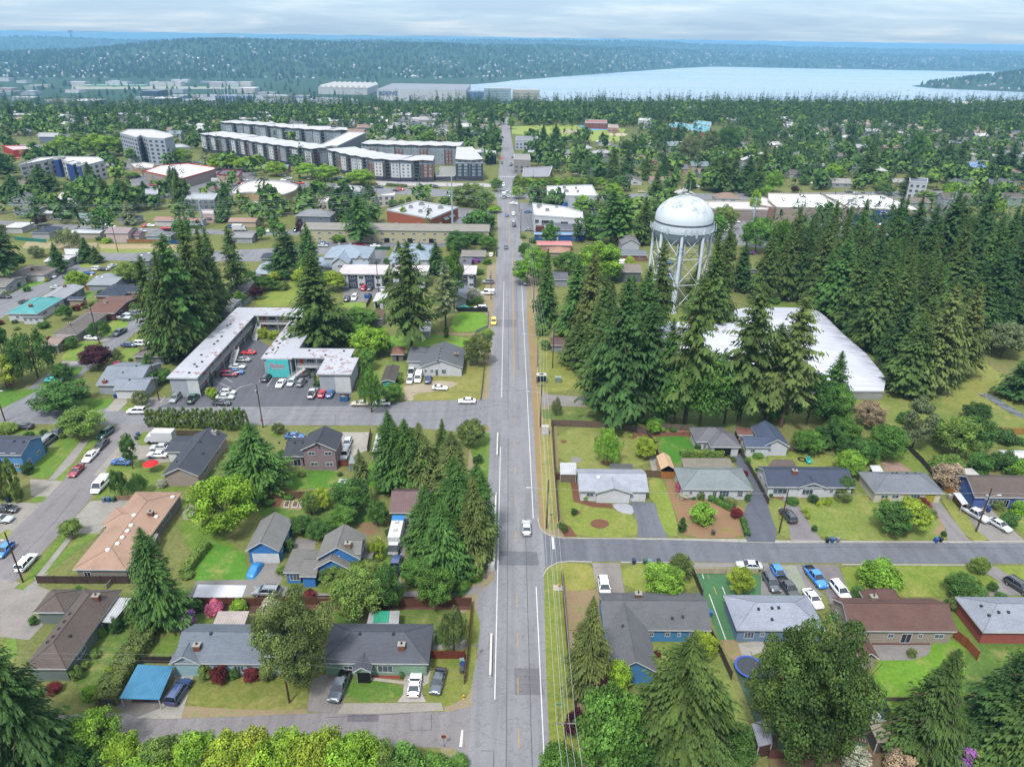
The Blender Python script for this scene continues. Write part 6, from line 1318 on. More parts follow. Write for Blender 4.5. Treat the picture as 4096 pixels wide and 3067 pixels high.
# ---------------------------------------------------------------- plants, pylons, poles, wires
def pylon(label,px_,base,top,arms,gy=None):
 X,Y=G(px_[0],*base); h=ZA(px_[0],base[0],top[1],Y); root=empty('transmission_pole',(X,Y,0)); tag(root,label,'transmission pole'); b=MB(); b.tube((0,0,0),(0,0,h),.55,.25,10); b.obj('pole',mat('metal','b4c6dc'),root); P=[]
 for i in range(arms):
  z=h-1-i*3.6; s=1 if i % 2 else -1
  for sg_ in ((-1,1) if arms < 5 else (s,)):
   q=MB(); q.tube((0,0,z),(sg_*.4,-2.6*sg_,z+.8),.14,.07,6); q.tube((sg_*.4,-2.6*sg_,z+.75),(sg_*.4,-2.6*sg_,z-.3),.08,n=6); q.obj('arm',mat('metal','c4d0dc'),root); P.append((X+sg_*.4,Y-2.6*sg_,z-.3))
 return X,Y,h,P
yl=[pylon('pale steel transmission pole beside the pink building on the left',('B1',),(1755,245),(1725,5),3),pylon('pale steel transmission pole in front of the long apartment row',('B2',),(1700,320),(1690,-200),3),pylon('pale steel transmission pole right of the water tower',('B3',),(2080,200),(2110,-20),3),pylon('pale steel transmission pole at the right among the bright trees',('A4',),(1580,1640),(1600,1440),3)]
yl.sort(key=lambda t: t[0]); k=0
ORD=('uppermost','second','third','fourth','fifth','lowest')
for a in range(len(yl[0][3])):
 pts=[(-360,yl[0][1]+5,yl[0][3][a][2]+2)]+[y[3][a] for y in yl]+[(420,yl[-1][1]+20,yl[-1][3][a][2]-2)]
 wire('%s thin transmission line crossing above the houses' % ORD[a],pts,.032,.018,'e2e8ee','transmission lines across the view')
# poles beside the main road
RP=[(('D3',460,1275),10.5,9.8,62.0),]
zp=11.0
X1,Y1=G('D3',465,1277,10.5); pole('wooden utility pole with wide crossarm above the dark red shrub',X1,Y1,zp,(2.6,))
X2,Y2=G('C3',298,1215); pole('wooden utility pole with street lamp at the corner of the white house',X2,Y2,11.5,(),lamp=-3.5)
X3,Y3=G('C3',245,340); pole('wooden utility pole beside the traffic cabinet',X3,Y3,12,(2.4,),lamp=-3)
X4,Y4=G('B3',220,1440); pole('dark wooden utility pole with lamp beside the bus shelter',X4,Y4,12.5,(2.2,),lamp=-3.8)
X5,Y5=G('B3',350,1450); pole('wooden pole with three transformers near the brown roadside shed',X5,Y5,12.5,(3.0,2.2),trans=1)
X6,Y6=G('B3',185,975); pole('wooden utility pole with lamp next to the thin roadside fir',X6,Y6,13,(2.4,),lamp=-3)
X7,Y7=G('B3',145,560); pole('wooden utility pole under the bright green shrubs',X7,Y7,12,(2.2,),lamp=-3)
X8,Y8=G('B3',75,300); pole('wooden utility pole beside the long low blue house',X8,Y8,12.5,(2.2,),lamp=-2.5)
X9,Y9=G('B3',60,100); pole('wooden utility pole beside the white office',X9,Y9,12.5,(2.6,))
W4=[(-1.2,'outermost wire left'),(-.4,'second wire from the road'),(.4,'third wire from the road'),(1.2,'wire farthest from the road')]
LN_=[(10.2,20),(X1,Y1),(9.8,Y3),(10.5,Y4),(X6,Y6),(X7,Y7),(X8,Y8),(X9,Y9)]
LN_[2]=(X3,Y3)
for dx,l in W4: wire('utility %s beside the main road' % l,[(x+dx,y,10.6+(.8 if i > 1 else 0)) for i,(x,y) in enumerate(LN_)],.024,.008,'c4c8cc','power lines along the main road')
wire('low cable strung beside the main road',[(X1+.2,Y1,8.2),(X2,Y2,8.6),(X3,Y3,8.8),(X4,Y4,9)],.03,.01,'a9b2b0')
for l,c,x,y,h,k in (('leaning wooden utility pole with street lamp by the pale blue house','D2',290,1100,11,dict(lamp=-1.6,arms=(1.6,))),('wooden utility pole between the driveways right of the cream house drive','C4',95,1255,10.5,dict(trans=1,arms=())),('wooden utility pole beside the blue house with the brown roof','C4',1795,1245,10.5,dict(trans=1,lamp=1.6,arms=())),
 ('wooden utility pole with lamp beside the white suv on the left street','D1',200,60,11,dict(arms=(),lamp=-.6)),('wooden utility pole beside the cypress hedge on the cross street','C2',62,345,12,dict(trans=1,arms=())),('wooden utility pole beside the motel car park entrance','C1',1375,110,12,dict(arms=(1.8,))),
 ('wooden utility pole above the white sedan by the maroon tree','B1',860,1240,12,dict(trans=1,arms=(1.8,))),('pale utility pole at the left edge of the cross street','C1',45,290,10,dict(lamp=1.2,arms=())),('wooden utility pole beside the long fir and the grey bungalow','B1',2055,915,12,dict(trans=1,arms=(1.8,))),
 ('wooden utility pole on the residential street behind the maroon tree','B1',540,185,12,dict(arms=(1.8,))),('dark utility pole beside the bare earth lot','B1',1020,450,12,dict(arms=(2,))),('dark utility pole on the residential street by the red cars','B1',1612,275,13,dict(arms=(2,))),('utility pole between the truck and the brown house','B2',78,285,12,dict(arms=(2,))),
 ('wooden pole in the apartment car park','B2',1058,795,12,dict(arms=())),('wooden utility pole beside the white pickup by the road','B2',2030,860,11,dict(trans=1,arms=()))):
 X,Y=G(c,x,y); pole(l,X,Y,h,**k)
wire('thin service line crossing the white corner house garden',[(X2,Y2,9.5),G('C4',95,1255)+(9.5,)],.02,.01); wire('thin service line crossing the cream house garden',[G('C4',95,1255)+(9.5,),G('C4',1795,1245)+(9.5,),G('C4',3000,1260)+(9.5,)],.02,.01)
wire('dark service line crossing the cross street',[G('C2',62,345)+(10.5,),(X3,Y3,10.5)],.025,.012,'50545a')
for i,dz in enumerate((9.8,8.2)): wire('%s cable over the blue metal carport' % ('upper','lower')[i],[(-90,74+i,dz),G('D2',290,1100)+(dz,),(X1,Y1+8,dz)],.010,.012,'9a9ea2')
# barriers, fences and hedges
for l,a,b in (('white topped road barrier beside the small cabinet, nearest the cross street junction',(2088,410),(2082,600)),('long white topped road barrier under the fir group',(2072,930),(2055,1590))):
 P=[G('C2',*a),G('C2',*b)]; q=MB(); c=((P[0][0]+P[1][0])/2,(P[0][1]+P[1][1])/2); q.obox((0,0),(P[1][0]-P[0][0],P[1][1]-P[0][1]),math.dist(*P),.34,.05,.75); o=q.obj('road_barrier',mat('plain','e4e2da')); o.location=(c[0],c[1],0); tag(o,l,'barrier')
P=[G('D2',2033,530),G('D2',2023,885)]; q=MB(); q.obox((0,0),(0,1),math.dist(*P),.34,.05,.75); o=q.obj('road_barrier',mat('plain','e4e2da')); o.location=((P[0][0]+P[1][0])/2,(P[0][1]+P[1][1])/2,0); tag(o,'white topped road barrier beside the light green house','barrier')
fence('weathered wooden fence between the firs and the white corner house garden','C3','340,330 860,350 1160,400',1.8,'7b6a60'); fence('dark wooden side fence of the white corner house, along the main road','C3','345,335 370,760 400,1160',1.7,'5c4a42')
fence('wooden gate fence between the lean-to and the white corner house','C3','375,795 550,797',1.8,'6b4c3c'); fence('wooden fence right of the white corner house','C3','1150,770 1285,778',1.8,'7a6450'); fence('new cedar fence panel under the tan canopy','C3','1285,782 1420,785',1.7,'b5793f')
fence('brown fence dividing the corner garden and the green lawn','C3','1165,400 1225,510 1290,690',1.6,'6b5a4c'); fence('old wooden fence behind the green lawn and flower bed','C3','1270,360 1550,372',1.6,'7a6e62')
fence('long dark fence beside the black driveway','C3','1960,560 2010,640 2100,800 2211,1010',1.5,'5f5650'); fence('cedar fence slanting down beside the cream house','C4','1485,850 1560,920 1715,1070',1.8,'c08a48',ph='the slanting cedar fence'); fence('cedar fence at the far right behind the shrubs','C4','1850,395 2211,405',1.8,'b88a50'); fence('dark wire fence running between the two back gardens','C4','1190,520 1330,660 1480,850',1.5,'4c4a44',cap=False)
fence('old grey fence behind the navy roofed house','C4','180,548 460,552',1.5,'6f665c'); fence('cream slatted fence beside the sport court','C3','1560,1605 2120,1610',1.3,'c9bda4'); fence('dark fence between the l-shaped blue house and the court','C3','1555,1605 D3 1640,190',1.6,'5a5048'); fence('dark fence below the l-shaped blue house garden','D3','1700,500 1800,700 1890,900',1.7,'5a4c42')
fence('rust coloured fence behind the brown roofed patio house','D4','1600,540 1700,620 1800,735',1.9,'a4603c'); fence('dark fence along the cluttered yard','D4','740,770 900,1020 1035,1230',1.7,'50484a'); fence('split rail fence across the right garden','D4','960,1085 1120,1090 1760,1075',.9,'6a6a54'); fence('dark red fence at the bottom edge','D4','0,1580 350,1590 640,1560',1.6,'6b4038'); fence('grey fence at the bottom right corner','D4','1700,1570 1930,1575',1.6,'5c5854')
fence('long brown fence beside the verge of the l-shaped blue house','D3','430,10 470,560 545,1200',1.5,'5c4a42'); fence('rusty gate fence under the brown roofed house','D4','640,520 690,520',1.6,'9a5238')
fence('brown fence with lattice top between the gravel drive and the pale blue house','D1','1600,255 2211,262 D2 530,250',1.7,'6a4636',ph='the long brown yard fence'); fence('brown fence behind the light green house','D2','540,265 1250,275 1860,262',1.7,'6f4a3a'); fence('brown side fence beside the road at the light green house','D2','1862,265 1835,640 1800,940',1.6,'7a5442',ph='the roadside brown fence'); fence('red-brown fence panel right of the light green house','D2','1500,720 1805,722',1.7,'7a3c2c')
fence('dark wooden fence behind the tan roofed house','D1','330,70 640,72 1240,72',1.7,'54443e'); fence('white rail fence beside the long brown house','D1','985,50 925,120',1.0,'b4ada0'); fence('brown fence with posts behind the blue garden shed','D1','1380,340 1310,480 1250,640',1.5,'7a6654'); fence('dark fence panel behind the blue metal carport','D1','1190,755 1490,760',1.4,'3f3634'); fence('grey fence stub left of the hedge foot','D1','870,1120 1000,1125',1.2,'6a6460')
fence('weathered fence below the mauve house lawn','C2','70,955 500,955',1.7,'7a5c48'); fence('brown gate fence right of the mauve house','C2','697,680 797,680',1.5,'8a4a34'); fence('low grey deck rail under the mauve house windows','C2','475,705 675,705',1.3,'9a9ea2'); fence('dark fence beside the white flat shed','C2','965,555 990,400',1.6,'5c4c44')
fence('tan retaining fence above the tan roofed house driveway','C1','1000,975 1350,968',1.2,'a08470'); fence('dark fence under the cypress hedge','C1','1520,415 1900,418',1.5,'6a5a4c'); fence('black mesh fence below the tarp covered boat','B2','1730,965 2000,968',1.7,'2c3036'); fence('cedar fence beside the grey modern house','B1','750,780 870,785',1.8,'b06a3c'); fence('teal screened fence beside the bare earth','B1','130,345 400,370',1.6,'2f8f80'); fence('cedar fence above the bare earth lot','B1','1100,370 1440,372',1.7,'a87c50'); fence('blue screened fence panel right of the cedar fence','B1','1440,380 1600,382',1.7,'2f5a88'); fence('cedar fence panel behind the motel roof','B1','1820,1015 1950,1012',1.6,'b87c44'); fence('white board fence at the corner of the motel lawn','B1','2211,850 2105,915',1.7,'a8b0b4')
fence('green screened fence behind the apartment lot','B2','985,430 1160,432',1.6,'2f6448'); fence('pipe rail fence beside the main road lawn','B2','2005,970 1998,1110 1900,1150',1.1,'9ab4a8',cap=True); fence('chain fence between the two sheds and the motel','B2','900,1480 860,1656',1.2,'5a5a54'); fence('wire fence along the road in front of the white porch house','B2','1975,1400 1950,1650 C2 1940,110',1.0,'8f9c94',cap=False); fence('weathered fence beside the white utility hut','B2','1000,840 955,930',1.5,'5f5248')
hedge('long clipped green hedge between two gardens','D1','1260,470 1230,620 1120,760 1000,960 950,1090',3.2,2.1,'br',ph if False else 'hedge'); landmark('the long clipped hedge',*G('D1',1120,760)); hedge('small clipped hedge in the white house flower bed','C3','1720,975 1885,1055',1.3,.9,'md'); hedge('bright hedge behind the slatted pergola','C3','1465,595 1805,598',1.4,1.6,'ol'); hedge('tall light hedge above the brown fence','C2','1950,0 2000,10',1,1,'gr') if False else None
hedge('light green hedge beside the bright garage lawn','C1','1780,1390 1690,1500 1600,1620',1.6,1.5,'ol'); hedge('dark green hedge behind the bare earth lot house','B1','1640,245 1740,245',1.2,1.3,'gr'); hedge('row of low shrubs beside the parking lot','A2','1140,1390 1290,1400',3,1.5,'br'); hedge('low row of bushes beside the black driveway mouth','C3','1990,1150 2030,1280',1.0,.8,'gr')
# the dense cypress row
xs0,xs1=(1295,335),(2130,370)
for i in range(22):
 t=i/21; T('column','C1',xs0[0]+(xs1[0]-xs0[0])*t,xs0[1]+(xs1[1]-xs0[1])*t+rnd.uniform(-6,6),175+rnd.uniform(-12,22),74,'ol' if i % 3 else 'br','tall narrow cypress in the dense row between the motel car park and the delivery truck','tree','cypress row beside the cross street','cypress')
for i,x in enumerate((415,440,465,510,535,560,585,600)): T('column','B3',x,275,222-(i % 3)*6,26,'gr','small dark cypress in the row in front of the dark roofed hall','tree','small cypress row at the hall','cypress')
# bus shelter, cabinets, dumpsters, small things
def boxthing(name,label,cat,c,x,y,dims,col,parts=(),k='plain',h0=0,rz=0,group=None):
 X,Y=G(c,x,y,h0); root=empty(name,(X,Y,h0),rz); tag(root,label,cat,group); w,d,h=dims; b=MB(); b.box(-w/2,-d/2,.02,w/2,d/2,h); b.obj('body',mat(k,col),root)
 for nm,(x0,y0,z0,x1,y1,z1),cc in parts: b=MB(); b.box(x0,y0,z0,x1,y1,z1); b.obj(nm,mat('plain',cc),root)
 return root
X,Y=G('B3',252,1575); root=empty('bus_shelter',(X,Y,0)); tag(root,'glass bus shelter with white roof on the grass by the road','bus shelter'); landmark('the bus shelter',X,Y)
b=MB(); b.box(-1.4,-.9,2.4,1.4,.9,2.6); b.box(-.6,-.4,2.6,.6,.4,2.66,1); b.obj('roof',[mat('plain','d4d4c8'),DARKG],root); b=MB(); b.box(-1.35,.75,.1,1.35,.8,2.4); b.box(-1.35,-.8,.3,-1.3,.75,2.4); b.box(1.3,-.8,.3,1.35,.75,2.4); b.obj('glass_wall',mat('glass','4a86b8'),root)
for sx in (-1.35,1.35):
 for sy in (-.85,.85): b=MB(); b.box(sx-.05,sy-.05,0,sx+.05,sy+.05,2.4); b.obj('post',mat('metal','6a7078'),root)
b=MB(); b.box(-1,.3,.4,1,.7,.48); b.obj('bench',mat('plain','4a4a4a'),root)
boxthing('utility_cabinet','green-grey utility cabinet on the grass beside the poles','cabinet','B3',397,1570,(1.6,1.1,1.5),'8aa098',(('lid',(-.85,-.6,1.5,.85,.6,1.58),'9fb2aa'),)); boxthing('traffic_cabinet','tall white traffic cabinet beside the road','cabinet','C3',285,400,(1.8,1.2,2.3),'cfcfca',(('door',(-.7,-.66,.2,.7,-.6,2.1),'e2e2de'),('base',(-1,-.8,0,1,.8,.15),'b0aea8'))); boxthing('signal_cabinet','pale signal cabinet at the end of the long road barrier','cabinet','C2',2030,1575,(1.2,1.0,1.6),'c4c6c4',(('door',(-.5,-.56,.2,.5,-.5,1.5),'d4d6d4'),))
for c,x,y,l,col in (('B2',965,845,'blue dumpster in the apartment car park','2f68b0'),('C2',765,110,'overfilled blue dumpster at the corner of the motel car park','3a6a9c')): boxthing('dumpster',l,'dumpster',c,x,y,(2.2,1.6,1.4),col,(('lid',(-1.15,-.2,1.4,1.15,.85,1.5),'20242c'),('cardboard',(-.7,-.7,1.3,.3,-.2,1.6),'b89a78')))
for c,x,y,col,l in (('C3',1050,1520,'24406c','navy wheeled bin, leftmost on the kerb below the white corner house'),('C3',1147,1522,'3f6a4e','green wheeled bin second from the left on the kerb'),('C3',1187,1525,'8a9fb0','pale grey wheeled bin beside the green bin'),('C3',1263,1522,'24282a','black wheeled bin at the right end of the kerb row'),('C4',507,1335,'20242a','black wheeled bin in front of the navy roofed house'),('C4',550,1335,'2f68a8','blue wheeled bin between the black and the grey bin'),('C4',597,1332,'9a9aa0','grey wheeled bin right of the blue bin'),('C4',1447,1335,'2860b8','bright blue wheeled bin in front of the cream house'),('C4',1485,1330,'202428','black wheeled bin behind the bright blue bin'),
 ('C1',900,985,'7f8a94','grey wheeled bin at the tan roofed house'),('C1',943,985,'2a62b0','blue wheeled bin at the tan roofed house'),('C1',985,985,'3a6a50','green wheeled bin at the tan roofed house'),('C1',1000,90,'2a5cb0','blue wheeled bin beside the grey house garage'),('C1',1195,420,'2858a0','blue wheeled bin near the delivery truck'),('C1',1180,450,'3a5a4c','green wheeled bin near the delivery truck'),('C1',75,990,'203c6c','navy wheeled bin under the left cypress trees'),('C2',1232,90,'24447c','navy wheeled bin beside the small teal shed lawn'),('D2',1780,770,'8fb4b0','pale bin at the roadside brown fence'),('D2',1785,800,'2a50a0','blue bin at the roadside brown fence'),('D2',1780,840,'5a5e62','grey bin at the roadside brown fence'),('D4',570,390,'2452b0','blue bin beside the beige gable wall'),('D4',585,410,'3f6a58','green bin beside the beige gable wall'),('D3',1710,350,'3a78b8','blue bin beside the sport court'),('C4',1895,1075,'2a4a90','navy bin beside the silver pickup'),('C4',1565,960,'c9ccc8','white bin beside the cedar fence'),('C3',1735,1270,'5a5654','grey bin on the bare earth front garden')): bin_(c,x,y,col,l,None)
def hydrant(c,x,y,l):
 X,Y=G(c,x,y); root=empty('fire_hydrant',(X,Y,0)); tag(root,l,'fire hydrant'); q=MB(); q.lathe([(.2,0),(.2,.08),(.13,.1),(.13,.6),(.18,.62),(.16,.75),(.05,.85),(0,.86)],n=12); q.obj('barrel',mat('plastic','dcb04a'),root,True); q=MB(); q.tube((-.27,0,.5),(.27,0,.5),.08,n=8); q.obj('outlet',mat('plastic','dcb04a'),root)
hydrant('D2',1795,1065,'yellow fire hydrant on the grass corner by the light green house'); hydrant('D3',407,105,'yellow fire hydrant on the verge by the l-shaped blue house')
X,Y=G('D3',403,108); b=MB(); b.box(-.9,-.7,0,.9,.7,.06); o=b.obj('hydrant_pad',mat('concrete','c9c6c0')); o.location=(X,Y,0); struct(o)
def signpost(c,x,y,h,col,l,octo=False):
 X,Y=G(c,x,y); root=empty('street_sign',(X,Y,0)); tag(root,l,'sign'); q=MB(); q.tube((0,0,0),(0,0,h),.04,n=6); q.obj('post',mat('metal','7a7a74'),root); q=MB()
 if octo: q.tube((0,-.05,h-.3),(0,-.02,h-.3),.36,n=8)
 else: q.box(-.45,-.03,h-.25,.45,.0,h)
 q.obj('sign_plate',mat('plain',col),root)
signpost('D2',1908,715,3,'8f9498','round backed street sign beside the light green house fence',True); signpost('C2',60,345,2.4,'c84038','red stop sign at the foot of the cross street pole',True); signpost('D2',1625,1480,2.4,'9a4a34','rust coloured stop sign at the lower street corner',True); signpost('C3',335,1210,3.4,'2f7a5a','green street name sign at the corner of the white house'); signpost('D3',400,1260,3.6,'3a9a98','teal street name sign beside the wide crossarm pole')
# tan garage tent, tarps, umbrella, trampoline, boats
P=PX('C3 1290,715 1405,700 1390,590 1275,590',2.0); x0,x1=P[0][0],P[1][0]; y0,y1=(P[0][1]+P[1][1])/2,(P[2][1]+P[3][1])/2
root=empty('garage_tent',((x0+x1)/2,(y0+y1)/2,0)); tag(root,'tan fabric garage tent behind the cedar fence panel','garage tent'); w,d=(x1-x0)/2,(y1-y0)/2; b=MB(); b.add([(-w,-d,2),(0,-d,3),(w,-d,2),(w,d,2),(0,d,3),(-w,d,2),(-w,-d,.1),(w,-d,.1),(w,d,.1),(-w,d,.1)],[(0,1,4,5),(1,2,3,4),(6,0,5,9),(2,7,8,3),(3,8,9,5),(4,3,5)]); b.obj('fabric',mat('plain','d9b898'),root)
b=MB(); b.box(-w*.9,-d+1,.02,w*.9,d-.5,1.2); b.obj('stored_goods',mat('plain','3a3634'),root)
def tarp_car(c,x,y,head,col,l,L=4.4,h=1.3,name='covered_car'):
 X,Y=G(c,x,y,.6); n=18; q=MB(); vs=[]; rg=random.Random(3)
 for i in range(n+1):
  u=i/n*2-1; e=(1-abs(u)**4); hh=h*(.55+.45*math.exp(-((u+.1)/.5)**2))*e**.4
  for j in range(11):
   v=j/10*2-1; z=hh*(1-abs(v)**5)**.5 if abs(v) < 1 else 0; vs.append((u*L/2,v*.98*(.7+.3*e),max(.03,z+.04*rg.uniform(-1,1))))
 q.add(vs,[(i*11+j,(i+1)*11+j,(i+1)*11+j+1,i*11+j+1) for i in range(n) for j in range(10)]); o=q.obj(name,mat('plastic',col),None,True); o.location=(X,Y,0); o.rotation_euler=(0,0,R(90-head)); tag(o,l,'covered vehicle')
tarp_car('C1',2200,1560,190,'2f8fd8','car under a bright blue tarpaulin in front of the blue garage'); tarp_car('B2',1790,925,260,'50c8b0','boat under a mint green tarpaulin by the black mesh fence',5,1.4,'covered_boat')
X,Y=G('C1',1298,650,2.3); root=empty('garden_umbrella',(X,Y,0)); tag(root,'bright red garden umbrella beside the charcoal roofed house','umbrella'); b=MB(); b.lathe([(1.7,2.1),(.9,2.45),(0,2.7)],n=8); b.obj('canopy',mat('plain','e02c38'),root); b=MB(); b.tube((0,0,0),(0,0,2.6),.03,n=6); b.obj('pole',mat('metal','b0b0b0'),root)
X,Y=G('D3',2050,790,.8); root=empty('trampoline',(X,Y,0)); tag(root,'round trampoline with blue padded rim in the slate blue house yard','trampoline'); b=MB(); b.lathe([(1.9,.8),(2.25,.8),(2.25,.88),(1.9,.88),(1.9,.8)],n=28); b.obj('rim',mat('plastic','2f58b8'),root); b=MB(); b.lathe([(0,.82),(1.9,.82)],n=28); b.obj('mat',mat('plain','4a5058'),root)
for i in range(6): b=MB(); a=i*math.pi/3; b.tube((2.1*math.cos(a),2.1*math.sin(a),0),(2.1*math.cos(a),2.1*math.sin(a),.8),.04,n=6); b.obj('leg',RIM,root)
def boat(c,x,y,head,l):
 X,Y=G(c,x,y,.8); root=empty('trailered_boat',(X,Y,0),R(90-head)); tag(root,l,'boat'); L=5.2; b=MB(); vs=[]
 for i in range(9):
  u=i/8; w=1.05*(1-u**3)+.02; xx=-L/2+L*u; vs += [(xx,-w,1.3+.2*u),(xx,-w*.6,.55+.3*u**3),(xx,w*.6,.55+.3*u**3),(xx,w,1.3+.2*u)]
 b.add(vs,[(i*4+j,(i+1)*4+j,(i+1)*4+j+1,i*4+j+1) for i in range(8) for j in range(3)]+[(0,1,2,3)]+[(i*4+3,(i+1)*4+3,(i+1)*4,i*4) for i in range(8)]); b.obj('hull',mat('plastic','d3dcea'),root); b=MB(); b.add([(-.4,-.7,1.35),(.9,-.6,1.4),(.9,.6,1.4),(-.4,.7,1.35),(-.3,-.6,1.85),(.4,-.5,1.85),(.4,.5,1.85),(-.3,.6,1.85)],[(4,5,6,7),(0,1,5,4),(1,2,6,5),(2,3,7,6),(3,0,4,7)]); b.obj('windscreen',CGL,root); b=MB(); b.box(-2.4,-.06,.35,3.4,.06,.45); b.tube((-.5,-1.1,.33),(-.5,1.1,.33),.3,n=12); b.obj('trailer',mat('metal','5a5e64'),root)
boat('B1',1065,990,275,'white trailered boat with cabin nearest the brown roofed house'); boat('B1',1065,1022,275,'low white trailered boat nearest the lawn')
# rooftop tv mast in the trees, raised beds, patio furniture, yard clutter, metal stack
for i,(x0,x1) in enumerate(((235,290),(305,365),(372,430))):
 P=PX('C2 %d,1030 %d,1030 %d,975 %d,975' % (x0,x1-8,x1+5,x0+18),.3); cx_,cy_=sum(p[0] for p in P)/4,sum(p[1] for p in P)/4; root=empty('raised_bed',(cx_,cy_,0)); tag(root,'white framed raised garden bed, %s of three' % ('leftmost','middle','rightmost')[i],'garden bed','raised garden beds'); q=MB(); p=[(a-cx_,b-cy_) for a,b in P]; q.prism(p,0,.3); q.obj('frame',mat('plain','dcdcd8'),root); q=MB(); q.prism([(a*.78,b*.84) for a,b in p],.1,.34); q.obj('soil',mat('dirt','6a5a44'),root)
for i in range(16):
 x,y=1880+i*20,55+i*12; X,Y=G('C4',x,y+20); b=MB(); L=rnd.uniform(3,5); b.obox((0,0),(math.cos(2.2),math.sin(2.2)),L,.6,.05,.25+.15*(i % 3)); b.obox((.8,-.3),(math.cos(2.0),math.sin(2.0)),L*.8,.35,.05,.5); o=b.obj('metal_panel',mat('metal','9aa0aa' if i % 2 else '7f8590')); o.location=(X,Y,0); tag(o,'grey metal panel in the salvage stack on the far right grass','metal panel','salvage stack of grey panels')
CL=['e8e8ec','f0f0f0','3a3c40','2f6ad0','d03a38','c9ccd0','e8c040','8ac0d0','b09ac8']
for i in range(46):
 t=rnd.random(); x=650+rnd.uniform(0,380)*(.3+.7*t)*.9; y=830+t*560+rnd.uniform(-20,20)
 if i > 28: x=760+(y-800)*.42+rnd.uniform(-30,20)
 X,Y=G('D4',x,y); b=MB(); k=i % 4; s=rnd.uniform(.25,.6); c_=CL[i % len(CL)]
 if k == 0: b.box(-s,-s*.6,0,s,s*.6,s*.9); b.box(-s*.9,-s*.5,s*.9,s*.4,s*.3,s*1.2); nm,cat_='storage_box','box'
 elif k == 1: b.lathe([(s*.6,0),(s*.75,s*1.1),(s*.68,s*1.1),(s*.55,.05),(0,.05)],n=12); nm,cat_='bucket','bucket'
 elif k == 2: b.tube((-s*2.2,0,.08),(s*2.2,s,.12),.06,n=6); b.tube((-s*2,s*.5,.08),(s*2,s*1.4,.2),.05,n=6); nm,cat_='pipes','pipe'
 else: b.box(-s,-s,.02,s,s*.8,.12); b.box(-s*.4,-s*.2,.12,s*.6,s*.5,.4); nm,cat_='scrap_pile','scrap'
 o=b.obj(nm,mat('plastic',c_)); o.location=(X,Y,0.01+ground_z(X,Y)); o.rotation_euler=(0,0,rnd.random()*6); tag(o,'loose %s among the clutter of the dark court yard' % nm.replace('_',' '),cat_,'yard clutter %s' % nm.replace('_',' '))
def ladder(l,c,a,b_,col):
 P,Q=G(c,*a),G(c,*b_); d=Vector(Q)-Vector(P); L=d.length; q=MB(); q.obox((0,.22),(1,0),L,.06,.1,.2); q.obox((0,-.22),(1,0),L,.06,.1,.2)
 for i in range(int(L/.35)): q.box(-L/2+.2+i*.35,-.2,.12,-L/2+.26+i*.35,.2,.17,1)
 o=q.obj('ladder',[mat('plain',col),mat('metal','d0d0d0')]); o.location=((P[0]+Q[0])/2,(P[1]+Q[1])/2,.1); o.rotation_euler=(0,0,math.atan2(d.y,d.x)); tag(o,l,'ladder')
ladder('red ladder lying in front of the old wooden shed','D4',(610,1370),(855,1450),'a03040'); ladder('pale ladder lying along the dark yard fence','D4',(905,1120),(960,1200),'d0d0cc')
b=MB(); b.box(-.3,-.3,.25,.3,.25,.35); b.add([(-.3,.2,.3),(.3,.2,.3),(.35,.55,.9),(-.35,.55,.9)],[(0,1,2,3),(3,2,1,0)]); b.box(-.38,-.3,.45,-.28,.3,.52); b.box(.28,-.3,.45,.38,.3,.52)
for sx in (-.28,.22):
 for sy in (-.28,.2): b.box(sx,sy,0,sx+.06,sy+.06,.45)
o=b.obj('lawn_chair',mat('plastic','3fd0c4')); X,Y=G('C4',350,655); o.location=(X,Y,0); o.scale=(1.6,1.6,1.6); tag(o,'turquoise lawn chair behind the navy roofed house','chair')
b=MB(); b.lathe([(.5,0),(.95,.05),(1.0,.22),(.8,.3),(.55,.2)],n=18); o=b.obj('fire_ring',mat('plain','35302e')); X,Y=G('C4',293,625); o.location=(X,Y,0); tag(o,'dark round fire ring beside the turquoise lawn chair','fire ring')
# wings, stair towers and porch roofs move with their building: make them its parts
def attach(child,parent):
 f_=lambda s: [o for o in COL.objects if s in o.get('label','')][0]
 c,p=f_(child),f_(parent); c.parent=p; c.location=c.location-p.location
 for k in ('category','label','group'):
  if k in c: del c[k]
attach('low blue wing with white porch','bright blue craftsman house'); attach('small shingled porch roof','bright blue craftsman house'); attach('brown shingled porch roof','white house with navy roof, picture')
for s in ('left blue stair','wide middle blue stair','slim right blue stair'): attach(s,'four storey white and blue')
attach('grey linking block','long dark and white five storey'); attach('low parking podium','dark teal apartment wing'); attach('grey boarded patio roof','tan flat hip roofed house'); attach('white corrugated patio cover','long brown shingled house'); attach('single storey annex','six storey grey and white')
